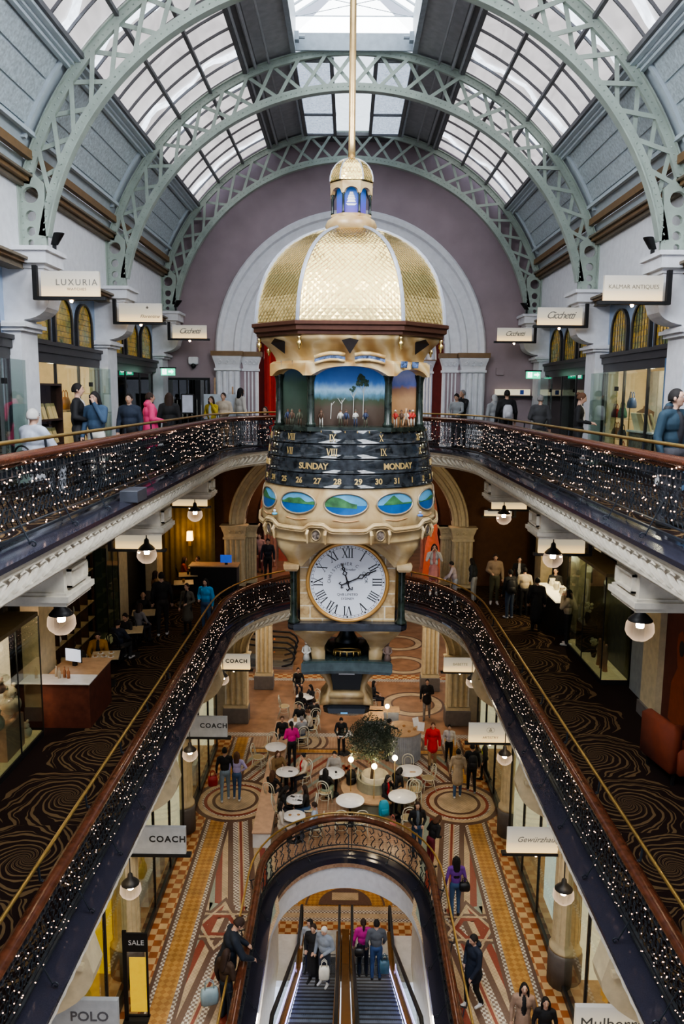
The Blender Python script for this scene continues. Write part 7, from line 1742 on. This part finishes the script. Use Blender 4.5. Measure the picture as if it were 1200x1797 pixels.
for k, (tx, ty) in TB.items():
    t = empty('cafe_table', TL[k], 'table', (tx, ty, 0)); r = TR[k]
    mb = MB().use(whitegloss, True); mb.lathe([(r-.01, .715), (r, .722), (r, .738), (r-.008, .745)], n=32); part('tabletop', t, mb)
    part('pedestal', t, MB().use(blackm, True).lathe([(.035, .03), (.03, .1), (.03, .7), (.12, .715)], n=12)); part('base', t, MB().use(blackm, True).lathe([(.22, 0), (.22, .02), (.05, .05)], n=20))
for n_, (k, dx, dy, a, d) in enumerate((('e', -.25, -.62, 0, 'empty ivory chair at the centre front table, left one near the railing'), ('e', .30, -.62, .15, 'empty ivory chair at the centre front table, right one near the railing'), ('f', .12, -.68, .1, 'empty ivory chair between the veined table and the woman in black jacket'), ('f', .32, .55, PI*.9, 'empty ivory chair between the two right hand tables'), ('g', .15, -.65, 0, 'empty ivory chair in front of the right rear table'), ('g', .62, .1, PI/2+.2, 'empty ivory chair on the right side of the right rear table'), ('g', .02, .62, PI, 'empty ivory chair behind the right rear table'), ('h', -.58, -.18, -PI/2-.2, 'empty ivory chair at the outer left by the mosaic'), ('h', -.18, .6, PI, 'empty ivory chair behind the table by the waitress'), ('k', -.8, -.3, -PI/2, 'empty ivory chair at far left by the diners in black'), ('d', .60, .0, PI/2, 'empty ivory chair right of the grey hoodie table'))):
    tx, ty = TB[k]; place_chair(tx+dx, ty+dy, 0, a, d)
def item(name, mb, x, y, z, label, cat, group=None): return tag(mb.build(name, loc=(x, y, z)), label, cat, group)
def cup(k, dx, dy, d): mb = MB().use(whitegloss, True); mb.lathe([(.06, 0), (.065, .008), (.02, .01), (.022, .012), (.035, .05), (.03, .05), (.02, .015)], n=14); item('cup', mb, TB[k][0]+dx, TB[k][1]+dy, .746, d, 'cup')
def plate(k, dx, dy, d, r=.11): mb = MB().use(whitegloss, True); mb.lathe([(r*.6, 0), (r, .012), (r*.95, .014), (r*.6, .006)], n=20); mb.use(mat('food_brown', (.35, .2, .08), .6, var=.5, vs=40)); mb.ball((0, 0, .015), r*.45, 8, 5, sz=.4); item('plate', mb, TB[k][0]+dx, TB[k][1]+dy, .746, d, 'plate')
def phone(k, dx, dy, a, d): o = item('phone', MB().use(blackm).bevbox(-.035, .035, -.07, .07, 0, .008, .003), TB[k][0]+dx, TB[k][1]+dy, .746, d, 'phone'); o.rotation_euler = (0, 0, a)
phone('a', .1, 0, 1.4, 'black phone on the white table between three women'); phone('b', .1, -.1, 1.2, 'black phone on the small table with cups, near edge'); phone('b', -.12, .12, 1.0, 'black phone on the small table with cups, far edge'); phone('d', .12, .02, .1, 'black phone on the grey hoodie table')
cup('b', -.05, -.08, 'white cup on the small left table'); cup('b', .05, .1, 'white cup at the far side of the small left table'); cup('d', .15, -.18, 'white cup on the grey hoodie table'); cup('a', -.2, .1, 'white cup on the three women table')
plate('c', -.12, 0, 'plate on the left of the table nearest the railing'); plate('c', .12, .02, 'plate on the right of the table nearest the railing'); plate('j', 0, 0, 'heaped plate on the small table behind the tree', .2)
item('menu', MB().use(mat('pale_paper', (.75, .74, .74), .6)).box(-.14, .14, -.1, .1, 0, .003), *TB['e'], .746, 'pale menu sheet lying on the centre front table', 'menu')
item('tray', MB().use(oak).bevbox(-.09, .09, -.03, .03, 0, .015, .003), TB['g'][0]+.1, TB['g'][1]-.12, .746, 'small brown tray on the right rear table', 'tray')
item('napkin_holder', MB().use(oak).bevbox(-.06, .06, -.05, .05, 0, .16, .005), TB['i'][0]-.08, TB['i'][1], .746, 'wooden napkin holder on the table by the grey jumper', 'holder')
# banquette down the left side
t = empty('banquette', 'long pale banquette with pink oak top at the left of the cafe', 'bench', (-2.35, 23.0, 0)); part('seat', t, MB().use(mat('pinkish_oak', (.55, .36, .24), .45, var=.12)).bevbox(-.27, .27, -2.9, 4.6, .42, .47, .01)); part('end_panel', t, MB().use(whitegloss).box(-.25, .25, -2.88, -2.86, 0, .42)); part('base', t, MB().use(mat('white_ribbed_panel', (.55, .54, .5), .5)).box(-.24, .24, -2.86, 4.5, 0, .42))
# olive tree in round planter with circular bench
px, py = .88, 22.75
t = empty('planter', 'cream round planter in the middle of the cafe seating', 'planter', (px, py, 0)); mb = MB().use(mat('cream_planter', (.58, .52, .38), .5), True); mb.lathe([(.42, 0), (.42, .9), (.40, .92), (.38, .9), (.37, .72), (.01, .70)], n=32); part('pot', t, mb)
t = empty('round_bench', 'curved oak bench wrapping the round planter', 'bench', (px, py, 0)); mb = MB().use(oak); mb.rings([[(r*math.cos(a), r*math.sin(a), z) for r, z in ((.55, .42), (1.05, .42), (1.05, .47), (.55, .47))] for a in [R(150)+R(230)*i/24 for i in range(25)]]); part('seat', t, mb)
mb = MB().use(mat('grey_green_panel', (.22, .22, .16), .5)); mb.rings([[(r*math.cos(a), r*math.sin(a), z) for r, z in ((.5, 0), (.95, 0), (.95, .42), (.5, .42))] for a in [R(150)+R(230)*i/24 for i in range(25)]]); part('base', t, mb)
mb = MB().use(mat('bench_back', (.30, .29, .20), .5)); mb.rings([[(r*math.cos(a), r*math.sin(a), z) for r, z in ((.47, .47), (.56, .47), (.54, .78), (.47, .78))] for a in [R(150)+R(230)*i/24 for i in range(25)]]); part('backrest', t, mb)
t = empty('olive_tree', 'dense dark olive tree growing from the round planter', 'tree', (px-.1, py+.05, .7))
mb = MB().use(mat('olive_bark', (.12, .08, .05), .9), True); mb.tube([(0, 0, 0), (.03, 0, .35), (-.02, .02, .7), (0, 0, 1.0)], [.05, .045, .04, .03], 8)
rnd = random.Random(11)
for i in range(9): a = rnd.uniform(0, 6.28); mb.tube([(0, 0, .6+.04*i), (.2*math.cos(a), .2*math.sin(a), .9+.05*i), (.5*math.cos(a), .5*math.sin(a), 1.1+.07*i)], [.025, .015, .006], 5)
part('trunk', t, mb)
lm_ = mat('olive_leaf', (.040, .058, .038), .6, var=.6, vs=14); lm2 = mat('sunlit_olive_leaf', (.13, .14, .05), .6, var=.4)  # second, yellower leaf colour goes on some leaves low in the crown
mb = MB()
for i in range(8000):
    while True:
        v = Vector((rnd.uniform(-1, 1), rnd.uniform(-1, 1), rnd.uniform(-1, 1)))
        if .35 < v.length < 1: break
    lump = 1+.16*math.sin(v.x*7+2)*math.sin(v.y*6)+.12*math.sin(v.z*9)
    p = Vector((v.x*.80*lump, v.y*.76*lump, 1.30+v.z*.64*lump)); d = Vector((rnd.uniform(-1, 1), rnd.uniform(-1, 1), rnd.uniform(-.6, 1))).normalized()*rnd.uniform(.05, .09); w = d.cross(Vector((rnd.random(), rnd.random(), rnd.random()))).normalized()*.016
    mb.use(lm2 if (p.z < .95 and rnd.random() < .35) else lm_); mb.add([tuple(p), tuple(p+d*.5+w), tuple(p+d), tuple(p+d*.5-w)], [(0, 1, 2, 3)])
part('foliage', t, mb)
def post_lamp(x, y, z, d, r=.085):
    t = empty('globe_lamp', d, 'lamp', (x, y, 0)); part('globe', t, MB().use(globe_e, True).ball((0, 0, z), r, 16, 10)); part('post', t, MB().use(brass, True).tube([(0, 0, .0), (0, 0, z-r*.9)], .012, 6)); lamp('POINT', (x, y, z+r+.05), 14, (1, .8, .5), .08, name='globe_glow')
post_lamp(.13, 22.46, 1.5, 'glowing globe lamp left of the olive tree'); post_lamp(.83, 22.03, 1.5, 'glowing globe lamp in front of the olive tree, at the planter'); post_lamp(1.48, 22.6, 1.5, 'glowing globe lamp right of the olive tree'); post_lamp(1.46, 26.9, 1.38, 'glowing globe lamp on the rear counter')
# counters
ribm = mat('grey_ribbed_counter', (.34, .35, .37), .5)
t = empty('cafe_counter', 'round ribbed grey cafe counter with oak top right of the tree', 'counter', (1.95, 25.8, 0))
mb = MB().use(ribm); mb.lathe([(.62, .02), (.62, 1.0)], n=60, caps=False)
for i in range(60): a = 2*PI*i/60; mb.tube([(.62*math.cos(a), .62*math.sin(a), .02), (.62*math.cos(a), .62*math.sin(a), 1.0)], .022, 5)
part('ribbed_panel', t, mb); mb = MB().use(oak, False); mb.lathe([(.66, 1.0), (.66, 1.04)], n=40); part('countertop', t, mb)
t = empty('cafe_counter', 'oak topped grey counter with a curve beyond the ribbed one', 'counter', (1.0, 27.3, 0)); part('front_panel', t, MB().use(ribm).box(-.35, .30, -.8, .1, 0, 1.0).box(-.35, .9, -.1, .4, 0, 1.0)); part('countertop', t, MB().use(oak).bevbox(-.4, .34, -.85, .1, 1.0, 1.04, .01).bevbox(-.4, .95, -.05, .45, 1.0, 1.04, .01)); part('side_panel', t, MB().use(whitegloss).box(-.37, -.34, -.78, .05, .05, .95))
for i, (x, y) in enumerate(((2.15, 25.5), (2.35, 25.7), (1.8, 25.45), (2.0, 25.95))):
    mb = MB().use(mat('pastry', (.4, .2, .07), .6, var=.4, vs=30), True); mb.ball((0, 0, .03), .06, 8, 5, sz=.6); item('pastry', mb, x, y, 1.04, 'brown pastry on the ribbed counter, %s from the left' % ['third', 'rightmost', 'leftmost', 'second'][i], 'pastry', 'pastries on the ribbed counter')
for i, (x, y, a) in enumerate(((2.45, 26.0, .5), (2.55, 25.6, -.3))):
    o = item('menu_card', MB().use(mat('pale_paper')).box(-.12, .12, -.004, .004, 0, .3), x, y, 1.04, 'pale pinkish menu card standing on the ribbed counter, %s' % ['rear one', 'front one'][i], 'menu'); o.rotation_euler = (R(-20), 0, a)
# bags
bp_ = mat('bright_blue_nylon', (.03, .32, .45), .6)
def backpack(x, y, z, rz, m, d, s=1):
    t = empty('backpack', d, 'backpack', (x, y, z), rz); mb = MB().use(m, True); mb.rings([[(sx*.15*k*s, sy*.09*k2*s, zz_*s) for sx, sy in ((-1, -.5), (-.7, -1), (.7, -1), (1, -.5), (1, .5), (.7, 1), (-.7, 1), (-1, .5))] for zz_, k, k2 in ((0, .9, .9), (.05, 1, 1.1), (.28, 1, 1.0), (.4, .85, .8), (.46, .5, .5))]); bd_ = part('body', t, mb)
    mb = MB().use(m, True); mb.bevbox(-.1*s, .1*s, -.13*s, -.08*s, .05*s, .24*s, .02); part('pocket', bd_, mb)
    for q in (-1, 1): mb = MB().use(blackm, True); mb.tube([(q*.08*s, .08*s, .42*s), (q*.1*s, .13*s, .3*s), (q*.1*s, .1*s, .08*s)], .012, 5); part('strap', bd_, mb)
backpack(.95+.15, 21.35, .32, .2, bp_, 'bright blue backpack resting by the round bench'); backpack(.15, 22.9, .48, .6, blackm, 'black backpack lying on the round oak bench at left')
def worn(px_, z, d, m): x, y, zz0, h = px_; backpack(x, y-.20, zz0+.95*h/1.72, 0, m, d, .95)
worn((3.98, 23.37, 0.00, 1.62), 0, 'black backpack worn by the man on the right roundel', mat('black_nylon', (.02, .02, .022), .6)); worn((4.76, 24.00, 10.75, 1.94), 0, 'white backpack worn by the man in black, upper right', mat('white_nylon', (.6, .6, .65), .6)); worn((5.21, 24.56, 5.40, 1.60), 0, 'black backpack worn by the person facing away on the right middle gallery', mat('black_nylon'))
handbag(-4.12, 22.55, .55, (.35, .02, .02), 'red carrier bag held at the side of the man in black jumper', .3, .32, .3, 'redbag', True)
handbag(-2.72, 14.0, .42, (.30, .40, .42), 'pale blue tote held beside the escalator well at lower left', .36, .34, .3, 'paleblue', True)
handbag(-.5, 16.75, -1.25, (.7, .68, .6), 'white paper bag held on the left escalator', .26, .32, 0, 'paper', True); handbag(.98, 17.6, -1.75, (.05, .12, .18), 'dark blue shopping bag held by the man on the right escalator', .26, .32, 0, 'dkblue', True); handbag(.36, 18.0, -1.6, BLK, 'black shoulder bag of the woman in magenta on the escalator', .26, .2, 0, 'blk'); handbag(2.85, 17.25, .75, BLK, 'black handbag of the woman with purple sleeves', .26, .2, 0, 'blk')
handbag(1.35, 21.1, .02, (.6, .2, .15), 'coral bag standing on the floor by the blue backpack', .2, .3, 0, 'coral', True)
# middle gallery tables with trays and food
for i, (x, y, d) in enumerate(((-5.95, 18.37, 'square pale table covered in plates at the nearest left gallery seats'), (-5.92, 20.49, 'small square table with phone, second from the camera, left gallery'), (-6.00, 22.18, 'square table third from the camera, left gallery'), (-5.61, 25.93, 'small square table with a glass, left gallery beyond the tall figure'), (-5.70, 27.13, 'empty square table with a dark vase, far left gallery'), (-5.63, 28.44, 'farthest square table, far left gallery'))):
    t = empty('square_table', d, 'table', (x, y, L1), R(12)); part('tabletop', t, MB().use(mat('pale_table_top', (.50, .40, .24), .4)).bevbox(-.33, .33, -.33, .33, .72, .745, .006)); part('pedestal', t, MB().use(blackm).box(-.03, .03, -.03, .03, .03, .72)); part('base', t, MB().use(blackm).bevbox(-.22, .22, -.22, .22, 0, .03, .01))
    if i == 0:
        for j, (dx, dy) in enumerate(((-.15, .1), (.1, .15), (.0, -.12), (.18, -.15), (-.2, -.15))): mb = MB().use(whitegloss, True); mb.lathe([(.05, 0), (.08, .015), (.075, .016)], n=16); mb.use(mat('food_brown'), True); mb.ball((0, 0, .02), .04, 8, 5); item('plate', mb, x+dx, y+dy, L1+.746, 'small plate of food on the nearest left gallery table, %s of five' % ['first', 'second', 'third', 'fourth', 'fifth'][j], 'plate', 'plates on the gallery table')
    elif i in (3, 4): mb = MB().use(mat('amber_glass', (.4, .2, .05), .2) if i == 3 else blackm, True); mb.lathe([(.04, 0), (.05, .1), (.04, .12)], n=10); item('vase' if i == 4 else 'glass', mb, x, y, L1+.746, 'dark vase on the empty far left table' if i == 4 else 'amber glass on the small far left table', 'vase')
# bright serving counter on the right middle gallery
t = empty('serving_counter', 'brightly lit white topped serving counter behind the crowd, right middle gallery', 'counter', (6.6, 23.9, L1)); part('front_panel', t, MB().use(blackm).box(-.35, .35, -1.1, 1.2, 0, 1.0)); part('countertop', t, MB().use(mat('glowing_counter_top', (.8, .75, .55), .4, emit=(1, .85, .5), es=.7, sample=False)).bevbox(-.4, .4, -1.15, 1.25, 1.0, 1.05, .01))
lamp('POINT', (6.5, 23.9, L1+2.2), 100, (1, .82, .5), .1, name='counter_glow')
for i, y in enumerate((22.8, 23.2, 23.9, 24.4)): mb = MB().use(mat('white_ceramic', (.8, .75, .6), .4), True); mb.lathe([(.05, 0), (.11, .1), (.08, .18), (.1, .26)], n=12); item('jar', mb, 6.6, y+.3, L1+1.05, 'white ceramic jar on the bright serving counter, %s from the near end' % ['first', 'second', 'third', 'fourth'][i], 'jar', 'jars on the serving counter')
t = empty('trolley', 'dark trolley of orange trinkets between the standing people, right middle gallery', 'trolley', (5.77, 25.23, L1)); mb = MB().use(blackm)
for a in (-1, 1):
    for b in (-1, 1): part('leg', t, MB().use(blackm).box(a*.25-.015, a*.25+.015, b*.3-.015, b*.3+.015, 0, 1.1))
for z in (.3, .7, 1.0): part('shelf', t, MB().use(darkwood).box(-.27, .27, -.32, .32, z, z+.03))
rnd = random.Random(5)
for i in range(6): mb = MB().use(mat('orange_trinket', (.6, .22, .06), .4, var=.4), True); mb.ball((0, 0, .05), .055, 8, 6); item('ornament', mb, t.location.x+(-.15+.15*(i % 3)), t.location.y-.12+.2*(i//3), L1+1.03, 'round orange ornament on the dark trolley, %s row, %s' % (['front', 'rear'][i//3], ['left', 'middle', 'right'][i % 3]), 'ornament', 'orange ornaments on the trolley')
# topmost gallery tables
for i, (x, y, d) in enumerate(((-4.75, 13.9, 'white topped table at the upper left railing, nearest the camera'), (-4.75, 15.6, 'white topped table in front of the couple, upper left'), (4.75, 17.3, 'white topped table at the upper right railing by the waitress'), (4.7, 20.6, 'white topped table by the man in charcoal suit, upper right'), (-4.3, 23.2, 'white topped table near the mustard vest, upper left'))):
    t = empty('gallery_table', d, 'table', (x, y, L2)); part('tabletop', t, MB().use(whitegloss).bevbox(-.3, .3, -.45, .45, .72, .745, .006)); part('pedestal', t, MB().use(blackm).box(-.03, .03, -.03, .03, .03, .72)); part('base', t, MB().use(blackm).bevbox(-.2, .2, -.2, .2, 0, .03, .01))
for i, (x, y, a, d) in enumerate(((-4.75, 14.65, 2.6, 'dark bentwood chair at the nearest upper left table'), (-4.75, 16.3, .5, 'dark bentwood chair at the second upper left table'), (-5.1, 15.2, -.6, 'dark bentwood chair beside the couple, upper left'), (4.8, 16.4, 0, 'dark bentwood chair by the waitress, upper right'), (4.8, 18.1, 3.1, 'dark bentwood chair beyond the waitress table, upper right'), (4.7, 21.4, 3.1, 'dark bentwood chair beyond the charcoal suit, upper right'), (-4.3, 24.0, 3.0, 'dark bentwood chair near the mustard vest, upper left'))): place_chair(x, y, L2, a, d, True)
mb = MB().use(whitegloss, True); mb.lathe([(.03, 0), (.04, .07), (.035, .07)], n=10); item('cup', mb, -4.75, 13.8, L2+.746, 'white cup on the nearest upper left table', 'cup')
t = empty('notice_stand', 'black stand with white notice sheet by the upper left door', 'stand', (-4.95, 24.0, L2)); part('post', t, MB().use(blackm).box(-.015, .015, -.015, .015, 0, 2.2)); part('frame', t, MB().use(blackm).box(-.2, .2, -.03, 0, 1.15, 1.75)); part('notice', t, MB().use(mat('notice_paper', (.6, .62, .7), .6)).box(-.16, .16, -.036, -.03, 1.19, 1.71)); part('base', t, MB().use(blackm).box(-.2, .2, -.15, .15, 0, .02))
t = empty('easel_board', 'pale map board on a wooden easel beside the fluted columns', 'board', (-4.1, 26.7, L2)); part('board', t, MB().use(mat('map_board', (.55, .60, .66), .6, var=.1)).box(-.85, .5, -.02, .02, .9, 1.75)); part('easel_leg', t, MB().use(oak).box(-.5, -.45, 0, .04, 0, 2.3)); part('easel_leg', t, MB().use(oak).box(.1, .15, 0, .04, 0, 2.0))

# ================================================================ camera and light
cd = bpy.data.cameras.new('camera'); cam = bpy.data.objects.new('camera', cd); COL.objects.link(cam)
cd.sensor_fit = 'VERTICAL'; cd.sensor_height = 36; cd.lens = 36*1370/1797; cd.clip_start = .05; cd.clip_end = 200
pit, yaw, rol = R(-8.51), R(.38), R(.5)
fwd = Vector((-math.sin(yaw)*math.cos(pit), math.cos(yaw)*math.cos(pit), math.sin(pit))); rt = Vector((math.cos(yaw), math.sin(yaw), 0)); up = rt.cross(fwd)
r2 = rt*math.cos(rol)+up*math.sin(rol); u2 = up*math.cos(rol)-rt*math.sin(rol)
cam.matrix_world = Matrix(((r2.x, u2.x, -fwd.x, -.06), (r2.y, u2.y, -fwd.y, 0), (r2.z, u2.z, -fwd.z, 12.5), (0, 0, 0, 1)))
bpy.context.scene.camera = cam
wd = bpy.data.worlds.new('overcast'); bpy.context.scene.world = wd; wd.use_nodes = True
bg = wd.node_tree.nodes['Background']; bg.inputs[0].default_value = (.75, .82, 1, 1); bg.inputs[1].default_value = 1.1
# warm recessed downlights under the galleries
for s in (-1, 1):
    for y in (8, 13, 18.3, 23.8):
        lamp('SPOT', (s*4.15, y, 4.9), 210, (1, .80, .56), .12, spot=125, name='downlight')
        lamp('SPOT', (s*5.2, y, 10.2), 50, (1, .78, .52), .12, spot=120, name='downlight')
for x in (-2.5, 2.5):
    lamp('SPOT', (x, 29.6, 4.85), 220, (1, .82, .6), .15, spot=140, name='downlight'); lamp('SPOT', (x, 36, 4.85), 240, (1, .82, .6), .15, spot=140, name='downlight')
    lamp('SPOT', (x, 30, 10.2), 160, (1, .62, .4), .15, spot=140, name='downlight')
lamp('SPOT', (0, 30, 15.8), 500, (1, .85, .7), .15, spot=150, name='downlight')
for x in (-1, 1):
    lamp('SPOT', (x, 24, -.4), 110, (1, .85, .62), .2, spot=150, name='downlight')
    lamp('POINT', (x*1.6, 15.5, -1.3), 30, (1, .86, .66), .15, name='downlight')  # not downlights: point lamps added inside the well to brighten its walls
sc = bpy.context.scene
sc.view_settings.view_transform = 'AgX'; sc.view_settings.look = 'AgX - Medium High Contrast'; sc.view_settings.exposure = .3
sc.cycles.max_bounces = 6; sc.cycles.diffuse_bounces = 3; sc.cycles.glossy_bounces = 3; sc.cycles.transmission_bounces = 4; sc.cycles.transparent_max_bounces = 10
sc.cycles.sample_clamp_indirect = 4; sc.cycles.caustics_reflective = False; sc.cycles.caustics_refractive = False
sc.cycles.use_denoising = True

# ---- repeats share a group
GROUPS = {'arch_truss': 'lattice arches under the roof', 'blade_sign': 'lit blade signs along the galleries', 'pendant_lamp': 'glass globe pendants', 'shop_window': 'shop windows', 'glass_screen': 'glass screens on the topmost gallery', 'display_case': 'glass display cases on the middle gallery',
          'cafe_table': 'round white cafe tables', 'square_table': 'square tables on the middle gallery', 'gallery_table': 'white tables on the topmost gallery', 'cup': 'white cups', 'plate': 'plates of food', 'phone': 'phones on the cafe tables', 'globe_lamp': 'glowing globe lamps in the cafe', 'exit_sign': 'green exit signs',
          'spotlight': 'black spotlights on the capitals', 'backpack': 'backpacks', 'handbag': 'handbags', 'tote_bag': 'carrier bags', 'fairy_light_string': 'fairy light strings', 'balustrade': 'iron balustrades', 'escalator': 'escalators', 'service_counter': 'counters on the middle gallery', 'cafe_counter': 'cafe counters',
          'plush_toy': 'soft toys in the corner case', 'plinth': 'white plinths in the left shop windows', 'flower_arrangement': 'flower sprays in the dark case', 'menu_card': 'menu cards on the counter', 'curtain': 'shop curtains', 'monitor': 'screens', 'display_block': 'hat blocks'}
for o in list(bpy.data.objects):
    if o.parent or 'category' not in o.keys() or 'group' in o.keys(): continue
    b = o.name.split('.')[0]
    if b == 'person': o['group'] = 'people riding the escalators' if o.location.z < -.5 else 'people on the mosaic floor' if o.location.z < 2 else 'people on the middle gallery' if o.location.z < 8 else 'people on the topmost gallery'
    elif b == 'cafe_chair': o['group'] = 'ivory bentwood chairs in the cafe' if o.location.z < 2 else 'dark chairs on the galleries'
    elif b in GROUPS: o['group'] = GROUPS[b]
